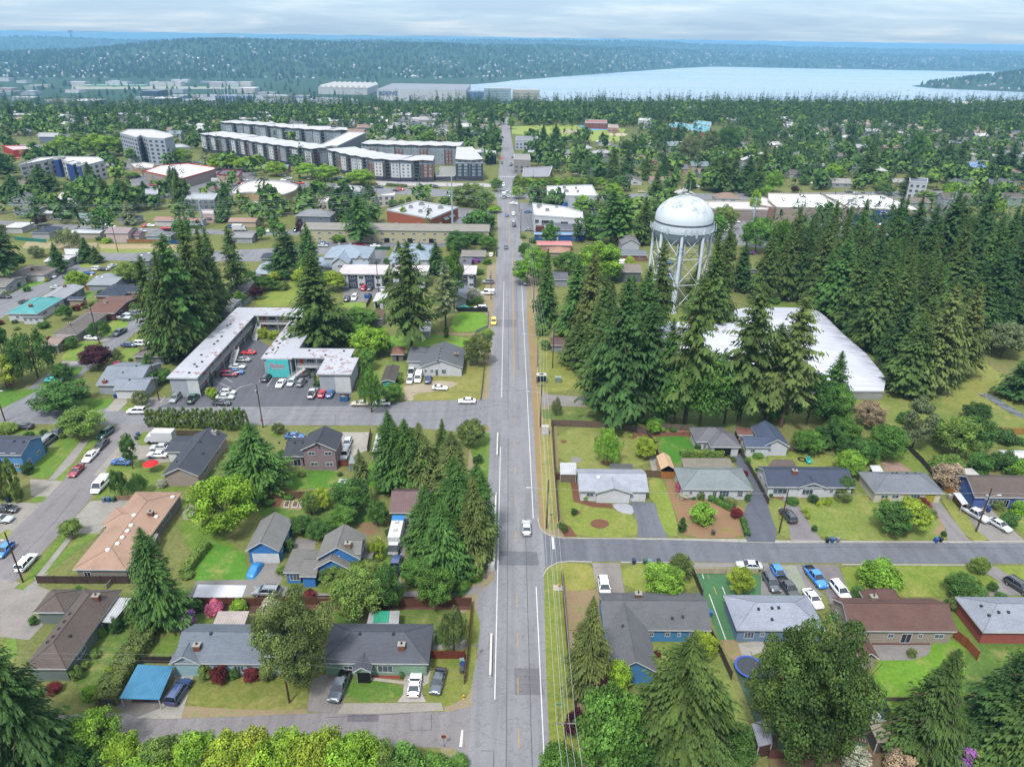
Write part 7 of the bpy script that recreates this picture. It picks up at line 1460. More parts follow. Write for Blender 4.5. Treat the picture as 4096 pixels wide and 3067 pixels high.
# ---------------------------------------------------------------- vehicles, by crop: style colour x y heading [where]
def cars(c,s):
 for k in s.strip().split('\n'):
  a,_,w=k.partition('|'); q=a.split(); col=q[1].replace('_',' '); car(q[0],col,c,float(q[2]),float(q[3]),float(q[4]),w.strip() or None,far=len(q) > 5)
cars('C1','''suv white 1180 200 270|parked on the cross street left of the cypress row
sedan black 200 332 270|beside the yellow-green bush at the left edge of the cross street
sedan dark 500 372 0|on the cross street corner left of the round street tree
van grey 412 455 5|in the driveway of the bright blue edge house
suv dark_green 912 392 190|at the top of the parked row on the left street
sedan black 876 488 180|between the white sedan and the dark green suv on the left street
sedan white 780 588 180|parked on the left street behind the dark red coupe
coupe dark_red 656 714 180|parked in the row on the left street
van white 868 842 180|alone on the right side of the left street
suv white 226 1506 0|at the kerb by the tan roofed house lawn
hatch bright_blue 36 1400 180|at the left edge on the left street
sedan blue 1050 638 275|in front of the red umbrella
sedan white 1362 574 270|in the driveway of the charcoal roofed beige house
sedan silver 1385 512 270|beside the white delivery truck
sedan black 50 1045 90|in the driveway below the left cypress trees
sedan silver 0 1130 90|at the left edge below the black sedan
suv grey 1515 88 180|in the motel car park nearest the entrance pole
pickup dark_green 1668 92 0|beside the grey suv in the motel car park
sedan black 1915 128 90|nearest the cypress row in the motel car park
sedan silver 1944 78 90|second from the cypress row in the motel car park
hatch silver 1970 36 90|third from the cypress row in the motel car park''')
cars('B1','''coupe red 2146 1312 270|alone in the motel court
sedan grey 2095 1376 90|next to the red coupe in the motel court
sedan silver 2048 1436 90|between the grey and the blue sedan in the motel court
sedan blue 2034 1480 90|in the motel court beside the maroon suv
suv maroon 1978 1502 90|at the near end of the motel court row
pickup dark 1034 1142 190|on the upper left street beside the lawn
sedan white 790 1186 95|in the driveway by the wooden pole
sedan navy 1115 1248 90|on the lawn drive above the grey roofed house
suv white 1225 1238 90|beside the navy sedan above the grey roofed house
suv grey 1170 980 90|next to the trailered boats
sedan black 222 878 90|at the kerb of the far left street
sedan silver 492 752 90|beside the grey modern house
sedan black 36 832 90|at the left edge of the far left street
suv silver 428 662 95|in the driveway of the brown house at the curve
sedan black 380 678 95|beside the bins at the curve
suv white 845 594 90|on the upper corner beside the black sedan
sedan black 896 596 90|right of the white suv on the upper corner
sedan silver 970 568 10|on the far left street corner lawn
sedan blue 765 628 95|behind the bright yellow-green tree
sedan dark 1270 605 180|beside the dark roofed house with skylights
sedan silver 480 152 90|left of two by the white roofed house
sedan grey 502 163 90|right of two by the white roofed house
suv dark 790 190 0|in the drive of the red chimney house
sedan white 828 196 90|beside the dark suv at the red chimney house
sedan red 1255 218 0|on the residential street beside a white sedan
sedan white 1296 218 90|on the residential street beside the red sedan
van white 950 230 90|on the residential street near the pink house
sedan silver 1225 266 100|on the residential street above the pale blue house
sedan red 1430 242 90|on the residential street by the maroon shrub
suv silver 1556 240 90|on the residential street right of the red car
suv blue 2005 232 90|by the brown garage door
sedan teal 466 1550 85|under the big weeping tree
sedan black 582 655 0|behind the yellow-green tree on the far left street''')
cars('B2','''suv dark 90 1532 5|in the motel car park below the turquoise sign wall
sedan white 216 1580 185|under the motel staircase
hatch silver 308 1570 185|second in the row below the motel staircase
suv grey 392 1572 5|third in the row below the motel staircase
pickup silver 1343 1478 0|behind the silver hatchback at the white porch house
hatch silver 1330 1552 180|in front of the silver pickup at the white porch house
van white 1402 1532 180|at the white porch house
sedan navy 1488 1546 0|beside the white van at the white porch house
coupe white 1588 1616 95|on the gravel in front of the white porch house
suv grey 2006 706 270|beside the roadside navy apartment block
suv red 930 758 0|in front of the navy apartment block
hatch dark 984 762 0|right of the red suv at the navy apartment block
sedan silver 1098 764 0|at the right end of the row by the navy apartment block
suv black 788 852 0|in the apartment car park left of the white suv
suv white 850 840 180|in the apartment car park left of the dumpster
suv yellow 2053 1048 180|on the road shoulder by the long grass
suv white 1936 932 270|beside the black mesh fence
sedan black 2160 406 180|driving on the main road beside the grey roofed house
van white 2000 800 270|in the drive by the white flowering bush
hatch white 2030 472 0|beside the house with two skylights
pickup blue 346 256 0|beside the brown double garage
sedan white 112 268 90|on the lawn drive left of the brown double garage
pickup red 898 388 90|below the long apartment row
sedan blue 582 372 90|at the left end below the long apartment row
sedan silver 578 392 90|behind the blue sedan below the long apartment row
sedan white 1030 396 90|behind the green screened fence''')
cars('C2','''pickup silver 488 48 0|at the near edge of the motel car park
coupe red 568 46 0|between a silver pickup and a blue sedan in the motel car park
sedan blue 640 48 0|beside the overfilled dumpster
sedan beige 898 134 270|on the cross street nearest the motel car park
sedan white 1086 128 270|on the cross street right of the beige sedan
sedan white 1822 112 270|on the cross street near the main road
hatch silver 790 472 180|on the concrete drive above the grey suv
suv silver 766 572 180|beside the mauve split level house
sedan blue 335 415 90|behind the low wing of the mauve house
pickup navy 1205 1532 0|behind the motorhome on the gravel drive''')
cars('C3','''sedan silver 125 1205 0|driving on the main road beside the white corner house garden
sedan silver 2050 1530 275|at the kerb above the slatted court fence''')
cars('C4','''suv black 172 1104 350|in the driveway of the navy roofed house
pickup silver 1790 1092 155|beside the slanting cedar fence
sedan silver 1998 1182 155|on the gravel drive of the blue house with the brown roof
hatch bright_blue 90 1596 175|beside the stepping stones
pickup bright_blue 410 1632 170|on the drive above the brown roofed patio house''')
cars('D4','''suv dark 28 62 175|at the left of the cars by the slate blue house
pickup black 175 108 170|between the dark suv and the stepping stones
sedan white 388 196 170|beside the slate blue house roof
suv white 622 132 172|beside the brown roofed patio house
suv black 2165 92 155|at the right edge driveway''')
cars('D3','suv white 796 100 180|in the driveway of the l-shaped blue house')
cars('D2','''pickup dark 722 958 188|with a covered bed left of the light green house lawn
coupe white 1370 938 0|on the concrete drive of the light green house
sedan dark 1572 908 188|on the grass right of the white coupe
suv grey 92 138 272|on the gravel drive above the brown fence''')
cars('D1','''suv navy 1545 1002 8|in the driveway beside the blue metal carport
sedan dark_red 1250 960 8|under the blue metal carport''')
cars('B3','''hatch dark 34 544 0|driving away on the main road beside the green shrubs
suv white 922 532 180|beside the slate roofed low house
van white 970 540 90|right of the white suv by the slate roofed low house
sedan blue 1345 540 90|behind the legs of the water tower
sedan dark 265 242 0|under the white office
sedan grey 670 215 270|beside the dark roofed hall
suv white 12 120 0|leading the queue on the main road
suv black 20 215 0|last in the queue on the main road
sedan silver 14 178 0|in the middle of the queue on the main road
pickup white 1870 262 270|on the road right of the water tower''')
# box truck, motorhome
def boxtruck(c,x,y,head,l,L=6.8,H=3.2,extra=None):
 X,Y=G(c,x,y,1); root=empty('delivery_truck' if not extra else 'motorhome',(X,Y,.02),R(90-head)); tag(root,l,'truck' if not extra else 'motorhome'); b=MB(); b.box(-L/2,-1.15,.7,L/2-1.9,1.15,H); b.box(-L/2-.02,-1.0,.8,-L/2,1.0,H-.2,1); b.obj('cargo_box' if not extra else 'body',[mat('plastic','e2e4e8'),mat('plastic','c4c8cc')],root)
 b=MB(); b.add([(L/2-1.8,-1.0,.5),(L/2,-.95,.5),(L/2,.95,.5),(L/2-1.8,1.0,.5),(L/2-1.8,-.95,2.2),(L/2-.7,-.85,2.2),(L/2-.7,.85,2.2),(L/2-1.8,.95,2.2),(L/2,-.95,1.2),(L/2,.95,1.2)],[(0,1,8,5,4),(3,7,6,9,2),(1,2,9,8),(4,5,6,7),(0,4,7,3)]); b.obj('cab',mat('plastic','dfe2e6'),root)
 b=MB(); b.add([(L/2+.01,-.88,1.22),(L/2+.01,.88,1.22),(L/2-.66,.8,2.12),(L/2-.66,-.8,2.12)],[(0,1,2,3)]); b.obj('windscreen',CGL,root)
 for sx in (L/2-1.1,-L/2+1.4):
  for s in (-1,1): b=MB(); b.tube((sx,s*.8,.42),(sx,s*1.08,.42),.42,n=12); b.obj('wheel',TYRE,root)
 if extra:
  for x0 in (-2.2,.2): b=MB(); b.box(x0-.35,-.35,H,x0+.35,.35,H+.25); b.obj('roof_vent',mat('plastic','d0d0cc'),root)
  b=MB(); b.box(-L/2-.1,-1.2,H-.3,-L/2+1.5,1.2,H+.06); b.obj('blue_tarpaulin',mat('plastic','2f88d0'),root)
boxtruck('C1',1385,440,270,'white box delivery truck below the cypress row'); boxtruck('B1',2070,250,90,'white box truck on the residential street at the right'); boxtruck('C2',1210,1300,180,'white motorhome with blue tarpaulin in front of the green barn',8.6,3.1,1)
boxtruck('A2',1150,1470,0,'bluish truck waiting on the main road at the crossing') if False else boxtruck('A2',2140,1480,180,'delivery truck coming down the main road at the crossing'); boxtruck('A1',1870,1350,90,'white camper van in the lot below the mansard restaurant',6,2.8)
# more cars far up: on the roads and lots
FC=['white','silver','grey','black','dark','blue','red','white','silver','black','beige']
def farcars(pts,l,g):
 for c,x,y,h in pts: car(rnd.choice(['sedan','suv','hatch','suv','sedan','pickup']),rnd.choice(FC),c,x,y,h,l,g,far=True)
farcars([('A2',x,y,100) for x,y in ((1060,1400),(1210,1428),(1245,1420),(1350,1410),(1395,1440),(1395,1470),(1480,1395),(1535,1390),(1560,1400),(1660,1475))]+[('A2',x,y,90) for x,y in ((30,1350),(60,1335),(235,1340),(285,1325),(330,1355),(380,1365),(230,1300),(460,1330),(700,1325),(730,1315))],'among the traffic and parked cars below the long apartments','cars along the arterial road')
farcars([('A1',x,y,h) for x,y,h in ((140,1150,90),(170,1110,90),(250,1140,90),(180,1095,90),(270,1150,90),(1375,1355,90),(1350,1370,90),(1320,1380,90),(700,1425,90),(2115,1340,95),(1760,1420,90),(2080,1365,90),(1170,1290,90),(1200,1300,90),(1650,1190,90),(1720,1190,90),(1210,1285,90))],'in the shop parking lots on the left','cars in the left shop lots')
farcars([('B4',x,y,h) for x,y,h in ((620,200,90),(660,230,90),(700,200,90),(920,230,90),(1000,210,90),(1060,220,90),(1080,205,90),(960,250,90),(300,260,90),(240,230,90),(90,150,0),(840,210,90),(770,205,90),(1300,215,90),(1310,240,90),(1100,215,90))],'in the supermarket car park','cars in the supermarket lot')
farcars([('B3',x,y,90) for x,y in ((1955,150),(1930,185),(1860,185),(1790,190),(1760,185),(720,165),(745,170),(140,100),(150,255),(690,170),(2090,620))],'beyond the water tower and the white office','cars beyond the water tower')
farcars([('A2',2040+dx,y,h) for dx,y,h in ((80,1150,180),(85,1190,180),(78,1030,180),(70,880,180),(45,820,180),(165,1200,0),(160,1210,0),(55,900,180),(95,1380,180),(130,1430,0),(140,1480,0),(128,1640,0),(175,1140,0),(62,850,180),(100,1470,180))],'on the far stretch of the main road','cars up the main road')
farcars([('A3',x,y,90) for x,y in ((150,1105),(1065,1195),(1065,1275),(1105,1300),(1120,1440),(545,1285),(580,1290),(15,1540),(1580,1400),(1590,1395))]+[('A4',x,y,90) for x,y in ((400,1365),(475,1392),(700,1440),(770,1450),(820,1460),(1460,1420),(1450,1060),(1560,1270),(1400,1060))],'parked among the houses right of the main road','cars among the right hand houses')
# ---------------------------------------------------------------- trees and shrubs placed one by one
def trees(c,s):
 for k in s.replace('\n',';').split(';'):
  q=k.split()
  if not q: continue
  T(q[0],c,float(q[1]),float(q[2]),float(q[3]),float(q[4]),q[5])
trees('C1','''round 730 425 165 330 ol;round 560 195 -70 410 gr;bush 80 375 288 180 ol;bush 380 405 360 60 gr;bush 545 435 388 66 ol;column 30 960 600 120 br;column 95 965 590 120 br;column 165 980 605 125 ol;tall 1150 700 388 150 gr;weep 1050 930 690 170 gr
weep 1200 930 745 190 gr;bush 1405 858 780 80 mx;round 630 1285 1132 180 ol;round 1955 1240 728 520 yg;weep 1235 160 10 190 gy;weep 1860 1240 1120 170 gy;bush 370 560 510 80 gr;bush 250 740 640 110 dk;bush 260 450 375 90 gr;bush 390 470 410 50 gr;bush 1830 70 -10 90 ye;bush 1845 95 20 70 yg;bush 1620 1640 1580 120 ol''')
trees('D1','''shag 60 1640 520 620 dk2;shag 330 1720 600 700 dk;fir 430 1680 930 520 dk;fir 1425 430 -415 440 gr;round 900 1560 1150 360 lt;round 1150 1740 1400 360 yg;round 1440 1750 1415 380 ol;round 1740 1770 1380 400 yg;round 2040 1780 1365 420 ye;round 1300 1880 1560 400 yg;round 700 1820 1500 380 gr
bush 960 895 780 115 ye;bush 672 890 778 115 ol;bush 790 1045 940 135 lt;bush 1010 490 350 120 dk;bush 1620 455 290 180 vi;bush 1862 335 214 165 pk;bush 2060 308 212 145 yg;bush 1715 300 218 95 gr;bush 1785 885 758 125 ol;bush 1905 920 768 155 rd;bush 2025 885 800 92 gr;bush 2180 885 785 170 rd;bush 300 420 345 80 gr;round 1085 420 360 70 gr;bush 830 700 640 90 ol;bush 740 800 740 80 ol;bush 875 520 455 80 lt;bush 1145 600 540 70 br''')
trees('D2','''bush 145 325 188 170 wh;bush 95 895 768 135 br;bush 5 865 790 80 rd;pine 375 940 165 690 br;round 890 340 -30 430 ol;round 1150 295 -110 250 gr;round 1560 262 -80 300 md;weep 1710 650 280 270 br;round 40 1780 1355 410 ye;round 330 1790 1360 420 yg;round 600 1785 1345 420 ye;round 880 1790 1385 420 yg;round 1085 1750 1450 290 ol;bush 1290 1740 1480 360 md;bush 1550 1720 1560 260 md;bush 1750 1660 1560 170 md
bush 1600 560 500 120 gr;bush 1262 880 830 50 gr;bush 1600 100 -60 200 md;bush 720 120 20 200 ol;bush 1760 130 40 160 md;bush 1230 230 190 70 yg;round 180 1880 1420 500 yg;round 480 1890 1430 500 ye;round 760 1890 1440 480 yg''')
trees('C2','''round 197 395 300 108 br;fir 25 890 300 560 gr;fir 1180 850 195 330 gr;fir 1310 860 270 350 gr;fir 1430 850 300 330 br;tall 1380 800 330 300 gr;fir 1620 760 270 220 dk2;fir 1700 950 380 380 br;round 1855 495 262 235 br;bush 1915 645 575 95 dk;fir 1730 1450 580 470 gr;fir 1910 1320 640 380 gr;fir 1490 1500 830 420 gr;fir 1620 1640 980 480 gr
fir 1880 1520 760 360 br;round 1400 1680 1470 280 md;round 1700 1680 1500 260 gr;bush 1865 1650 1540 120 ye;fir 910 810 528 150 br;round 840 1070 775 340 gr;round 575 1050 850 180 ye;round 480 1090 890 170 ol;round 760 1200 1005 230 md;round 400 1260 1105 210 gr;round 545 1290 1140 220 gr;round 1060 1190 955 180 gr;bush 1095 900 820 130 gr;bush 1043 1478 1275 145 ye;round 700 1680 1525 270 ol;round 930 1680 1500 320 ol;bush 285 960 910 90 md;bush 110 1010 960 90 gr;bush 220 1600 1540 90 ol;bush 290 1400 1290 90 gr;weep 1840 1560 1270 200 gy;bush 1740 1300 1180 200 gr;round 1180 120 -40 190 md''')
trees('C3','''weep 818 655 340 290 lt;round 1142 605 412 200 ye;round 1215 395 278 120 lt;bush 1230 468 430 58 ye;bush 1640 1155 990 228 lt;column 1465 1245 1118 78 gr;bush 1935 1112 1038 124 rd;bush 1625 968 890 68 ol;bush 1715 962 912 50 gr;bush 1803 962 910 55 gr;bush 635 970 918 58 ye;bush 446 1240 1170 76 br;bush 414 1205 1160 55 gr;bush 535 1096 1035 62 dk;bush 1480 955 900 95 mx;bush 1560 962 935 50 gr
round 1440 1655 1425 200 br;weep 380 240 75 110 gy;bush 960 292 248 64 gr;bush 1130 300 255 95 md;bush 1022 425 395 42 ye;bush 1600 545 470 60 gr;bush 1680 560 510 60 mx;bush 1880 1010 950 110 br;bush 1990 560 520 70 gr;bush 2120 600 555 90 md;bush 2130 720 680 60 gr;bush 1905 1060 1010 50 gr;bush 455 760 690 1 gr;bush 1430 900 800 50 pk;bush 2030 980 900 50 gr;bush 1440 860 800 60 gr;bush 1470 390 365 30 pk;bush 1300 380 340 50 yg;bush 1390 375 345 60 gr''')
trees('C4','''round 330 550 365 265 md;shag 520 530 235 200 dk;round 650 490 255 250 md;tall 625 600 400 150 gr;round 680 750 540 250 lt;round 815 660 425 230 gr;round 990 610 295 290 md;round 870 340 108 250 tn;round 705 210 130 120 tn;tall 1240 530 78 330 gy;round 1420 480 255 190 gr;round 1600 580 230 350 ol;round 1740 560 210 300 gr;round 1790 290 130 210 dk;bush 1530 710 575 280 ol;bush 1550 850 648 270 tn;bush 2030 480 345 180 dk;bush 1800 750 540 210 gr;bush 2000 710 520 230 gr;bush 2150 755 605 180 lt
round 650 910 748 168 gr;bush 640 970 870 140 br;bush 520 982 938 60 ye;bush 505 1012 965 62 ye;bush 435 1018 975 54 ye;bush 315 1082 1032 58 ye;bush 342 1128 1080 50 ye;bush 1330 1035 948 128 rd;round 1200 1230 960 300 ye;round 1060 1250 1000 320 gr;bush 385 990 920 85 dk;bush 1010 1005 948 66 ye;bush 2070 1180 1078 160 gr;bush 2140 1090 955 120 lt;bush 1980 1040 965 120 br;bush 1515 1280 1235 48 dk;round 1808 1600 1468 165 ol;bush 950 1710 1500 340 lt;bush 210 1000 955 110 gr;bush 395 1240 1180 50 gr;bush 20 940 900 40 gr;bush 1400 1110 1050 120 br;bush 1180 310 200 150 gr;bush 60 560 490 60 gr;round 440 480 330 150 gr;bush 1770 960 900 60 gr;bush 330 1170 1110 1 gr;bush 900 760 700 70 gr;bush 2150 480 430 140 gr''')
trees('D3','''fir 640 1010 175 370 br;round 720 1040 800 240 pu;round 900 1010 745 250 yg;round 830 1760 915 600 md;shag 1370 1740 530 780 dk2;shag 1180 1720 900 500 dk2;round 1640 720 478 220 ye;round 1890 1700 1290 340 gr;round 390 1800 1470 330 md;round 510 1420 1170 130 pu;bush 1250 700 650 70 rd;round 1300 175 -95 330 lt;round 1960 150 -65 215 ye;shag 1580 1760 880 480 dk2;bush 1100 900 850 90 md;round 1100 1850 1300 500 gr;bush 560 1250 1130 90 pu''')
trees('D4','''pine 250 1640 370 840 dk2;pine 40 1520 440 560 dk2;pine 420 1700 520 500 dk2;fir 1290 1570 630 540 dk2;fir 2110 1560 300 720 dk;fir 1960 1420 600 520 dk;fir 2200 1750 700 700 dk2;bush 1580 1160 1048 100 pk;bush 1600 1650 1440 270 vi;bush 740 1660 1498 250 mx;bush 1100 1720 1520 260 tn;bush 1870 1740 1540 320 ol;round 1660 185 5 290 gr;bush 780 180 90 130 gr;bush 1610 295 180 130 br;bush 1930 130 50 90 gr;bush 1850 185 110 80 gy;bush 2010 190 155 90 gr;bush 1380 1650 1500 200 md;bush 1550 240 200 60 gr;bush 985 175 120 200 br;bush 1080 740 700 1 gr''')
trees('B3','''fir 290 1100 410 190 gr;fir 540 1210 470 330 gr;fir 660 1260 430 340 br;fir 760 1420 640 340 dk2;fir 900 1900 655 560 dk;fir 780 1760 800 380 dk2;fir 1000 1300 640 260 gr;fir 1120 1310 555 330 gr;shag 1225 1250 345 240 dk2;shag 1130 1860 880 430 dk;shag 1490 1930 650 420 dk2;fir 1300 1880 1020 330 gr;fir 1680 1130 285 350 dk2;fir 1770 1060 195 250 dk2;fir 1960 790 365 210 dk;shag 1950 1950 735 440 dk2
round 1620 1950 1240 480 md;round 1830 1930 1330 380 gr;shag 2180 1900 1060 330 dk2;fir 2160 870 230 220 dk2;round 130 730 470 230 lt;round 210 650 380 230 lt;round 740 700 325 350 lt;round 830 710 470 210 lt;round 460 630 430 220 md;bush 255 1165 1060 115 lt;bush 290 1285 1195 95 ol;round 690 345 240 140 gr;round 330 275 188 95 lt;round 110 490 355 120 md;round 2100 450 115 270 md;round 1830 260 20 200 ol
shag 850 400 -90 280 gr;shag 950 400 -60 240 md;fir 1130 380 -30 190 dk2;tall 1870 530 250 130 ol;bush 1020 600 470 110 ye;fir 600 1100 560 260 gr;fir 830 1200 700 260 dk2;bush 440 1200 1130 70 lt;round 390 700 620 80 md;fir 710 1500 900 360 dk2;fir 560 1420 1000 280 dk2;round 1400 1930 1400 330 md;bush 1020 1960 1900 120 gr;bush 1240 1960 1880 150 md;bush 690 250 215 30 rd;bush 1250 350 250 60 gr;fir 1560 950 560 200 dk2;bush 100 330 290 60 ol;bush 180 370 320 70 gr;bush 30 330 290 1 gr;bush 2070 470 440 60 vi;round 1300 900 800 80 md''')
trees('B4','''fir 140 860 30 220 dk2;round 30 810 115 190 md;fir 400 920 120 270 dk2;fir 550 860 50 190 dk2;fir 560 1000 265 340 gr;fir 700 1120 395 310 dk2;fir 880 1300 470 380 dk2;fir 1060 1270 490 320 dk2;fir 1150 720 -30 310 dk;fir 1440 720 -90 340 dk;fir 1700 730 -130 260 dk;fir 1550 1020 410 400 dk2;fir 1850 1060 370 400 dk;fir 2050 1010 140 400 dk;shag 1500 700 -40 300 dk2;fir 2150 1230 470 370 dk;fir 1370 1660 710 420 br;fir 1240 1560 820 380 dk2;fir 1600 1520 700 340 br
fir 1180 1670 980 380 dk2;fir 1470 1260 650 320 dk2;fir 1980 1240 840 300 dk;fir 1750 1230 700 400 dk;round 2010 1360 1035 300 gy;fir 2170 1720 1270 360 dk;shag 110 1960 815 470 br;fir 520 1860 1300 300 gr;round 330 1940 1430 330 gr;round 560 1930 1560 260 md;fir 20 1900 1150 260 gr;round 830 330 145 170 yg;fir 300 760 110 200 dk2;fir 1300 1000 380 330 dk2;fir 800 1180 560 280 dk;fir 1650 900 200 300 dk;fir 1930 820 60 300 dk;fir 970 900 300 300 dk2;fir 450 980 430 240 gr;fir 1470 1560 880 340 dk2;bush 50 890 830 110 md;fir 1080 1460 760 300 dk;fir 1860 1240 760 300 dk;fir 2120 800 -60 280 dk
fir 1290 740 150 260 dk;fir 1020 760 -30 200 gr;fir 250 870 130 190 dk;fir 630 760 240 210 dk2;bush 430 1000 950 60 br''')
trees('B2','''fir 555 1270 435 480 dk2;fir 480 700 180 220 gr;round 430 740 560 210 ye;round 670 790 600 200 ye;shag 300 640 270 230 dk;shag 215 650 400 200 dk;shag 1345 1280 355 410 dk2;shag 1640 1095 525 210 gy;tall 1710 970 355 210 md;fir 1240 580 350 130 dk2;fir 1420 590 365 190 dk;fir 1560 640 360 180 dk;shag 905 390 -40 230 gr;round 1750 440 255 240 gr;round 1920 370 255 260 gr;round 2000 430 300 170 md;round 900 1090 925 320 md;round 1000 1340 1085 320 yg;round 820 1200 1045 210 lt;round 940 1470 1265 180 md;weep 1000 1830 1420 230 md
round 1910 1420 1145 230 br;column 1645 1185 1090 54 gr;bush 1890 880 742 130 mx;round 1915 900 830 75 md;bush 1895 545 495 68 vi;bush 1995 552 495 85 md;round 10 860 725 110 pu;round 80 780 640 170 md;round 160 700 615 115 ye;bush 205 770 695 160 ol;round 240 690 590 115 gr;column 318 700 615 44 gr;column 352 700 605 40 gr;round 1570 350 288 95 md;round 715 365 288 125 lt;round 400 1240 1100 190 md;bush 60 1185 1090 110 ye;bush 150 1195 1120 90 ye;tall 1275 200 45 82 yg;bush 1455 205 155 70 gr;bush 1240 1580 1510 70 ol;column 465 1540 1460 24 gr;column 515 1580 1490 26 gr;bush 525 1605 1565 60 gr
round 1060 1330 1180 170 gr;round 1110 1320 1200 130 md;bush 1920 640 585 110 gr;bush 1830 900 860 90 gr;bush 2000 1160 1110 120 ol;bush 2000 1205 1160 80 gr;round 1130 560 500 60 gr;bush 1680 440 380 80 ye;bush 750 620 560 120 dk;column 2080 490 430 18 gr;column 2060 480 425 18 gr;round 740 200 150 90 md;bush 100 1190 1150 40 gr;bush 880 250 210 40 rd;bush 1860 190 160 150 yg;round 720 120 20 120 pu;round 820 1160 980 160 gr;bush 1700 430 360 90 gr''')
trees('B1','''shag 70 740 110 250 dk;shag 10 700 180 200 dk;fir 520 630 365 150 dk;fir 765 530 318 170 dk;fir 840 545 395 115 dk2;weep 600 420 245 240 gy;round 325 495 388 140 gy;round 350 225 125 125 pu;round 675 750 598 190 yg;round 1130 710 525 230 ol;shag 1380 1300 480 250 dk2;fir 1530 1400 430 300 dk2;shag 1610 1350 290 360 gr;fir 1740 1140 140 360 dk2;fir 1840 1040 250 300 dk2;fir 1450 1380 640 280 dk2;fir 1640 1240 420 300 dk;shag 1720 1300 600 300 dk2;fir 1880 920 230 190 gr;shag 2060 860 225 200 dk2
round 855 1460 1235 250 pu;weep 330 1540 1085 420 gr;round 60 1620 1325 290 ye;round 20 1320 1045 170 gr;round 570 1035 905 125 gr;bush 665 955 898 66 rd;bush 720 925 880 40 rd;bush 1122 915 852 84 pk;bush 1205 895 820 92 pk;bush 1010 1445 1382 76 pk;weep 880 1180 1030 210 gr;bush 620 1275 1165 125 gr;bush 550 1285 1205 100 ye;bush 200 715 662 62 gr;bush 150 755 700 70 gr;bush 238 788 738 60 gr;round 1790 1130 1025 125 md;round 2005 975 905 110 md;tall 2085 910 775 120 lt;round 2170 750 600 130 md;bush 1370 1570 1465 230 gr;column 1835 1610 1480 26 gr;column 1872 1530 1470 22 gr
bush 380 1105 1040 105 gr;bush 985 345 293 135 pu;bush 930 368 318 95 yg;fir 1130 210 0 140 gy;bush 100 1600 1540 70 pk;bush 150 1120 1090 60 ol;weep 1000 1370 1280 120 gy;bush 205 1000 960 70 gr;bush 830 905 860 120 ol;bush 1130 1390 1360 40 gr;bush 850 350 310 50 gr;round 1580 190 140 90 lt;round 1460 200 160 60 pu;round 1450 280 240 70 pu;bush 1500 300 260 60 rd;bush 1780 500 480 1 gr;bush 240 250 200 90 gr;round 590 160 110 90 gr;bush 260 155 120 80 ol;bush 110 460 400 1 gr;round 150 600 440 170 gr;fir 1300 1520 1320 140 gr;round 560 1560 1400 160 gr;bush 405 705 675 50 ye''')
trees('A1','''round 560 1125 945 195 yg;round 700 1080 930 150 ol;round 830 1135 925 230 yg;round 940 1135 930 240 yg;round 1060 1000 905 170 ol;tall 1140 1195 1050 115 lt;round 1320 1165 1055 140 yg;round 1480 1195 1030 190 yg;round 1590 1195 1050 155 yg;round 1900 1250 1105 180 yg;round 2010 1255 1115 175 yg;round 2130 1265 1130 190 yg;bush 360 1140 1080 150 gr;shag 70 1330 1110 230 dk;fir 380 1440 1200 280 dk2;fir 130 1490 1290 240 gr;fir 810 1460 1180 190 dk2
fir 920 1560 1310 180 dk2;fir 1060 1620 1330 220 gr;fir 1120 1620 1350 200 dk2;fir 1500 1440 1220 150 dk2;fir 1570 1560 1235 170 dk2;fir 1240 1415 1345 70 dk;fir 1950 1520 1355 100 gr;round 1840 1450 1345 90 md;fir 1930 1700 1490 140 gr;round 1030 1640 1500 170 ol;round 740 1300 1260 130 gr;round 610 1430 1350 80 pu;round 1840 900 840 130 lt;fir 1490 870 720 80 dk;fir 700 900 680 80 dk;fir 100 830 690 70 dk;bush 640 1590 1530 160 ol;round 330 1260 1190 1 gr;round 240 1270 1190 120 md;round 1150 1320 1270 110 lt;bush 450 1500 1460 100 gr''')
trees('A2','''round 180 1305 1165 195 yg;round 450 1325 1180 190 yg;round 620 1345 1190 205 yg;round 910 1385 1235 235 yg;round 545 1455 1340 165 lt;round 650 1475 1395 90 pu;round 1830 1560 1345 260 ol;round 1960 1580 1400 200 ol;round 2075 1440 1310 110 md;round 1040 1635 1530 80 md;round 1180 1575 1500 80 md;tall 1480 1520 1410 55 yg;round 1320 1540 1480 50 md;round 1260 1560 1500 60 md;fir 400 1600 1370 130 dk2;fir 470 1640 1450 120 dk;fir 690 1600 1460 80 dk2;fir 780 1620 1400 100 dk2;fir 900 1700 1480 130 gr;fir 980 1500 1350 120 dk
round 150 1640 1480 200 gr;round 60 1530 1400 150 md;fir 560 1010 940 50 dk;round 670 1010 980 90 pu;fir 1200 980 850 80 dk;fir 1260 1010 850 80 dk;round 1500 1030 900 140 lt;fir 1760 1010 790 90 dk;fir 1975 1040 870 80 dk;round 2050 1080 940 90 gr;round 1580 1040 990 70 pu;round 1390 1090 1020 90 gr;fir 2030 900 730 80 dk;tall 2200 900 780 90 lt;tall 1960 1660 1480 70 yg;round 2060 1620 1560 120 yg;tall 1270 1650 1560 60 yg;round 1640 1550 1480 90 yg;round 1760 1540 1470 90 yg;column 1660 1000 920 30 dk''')
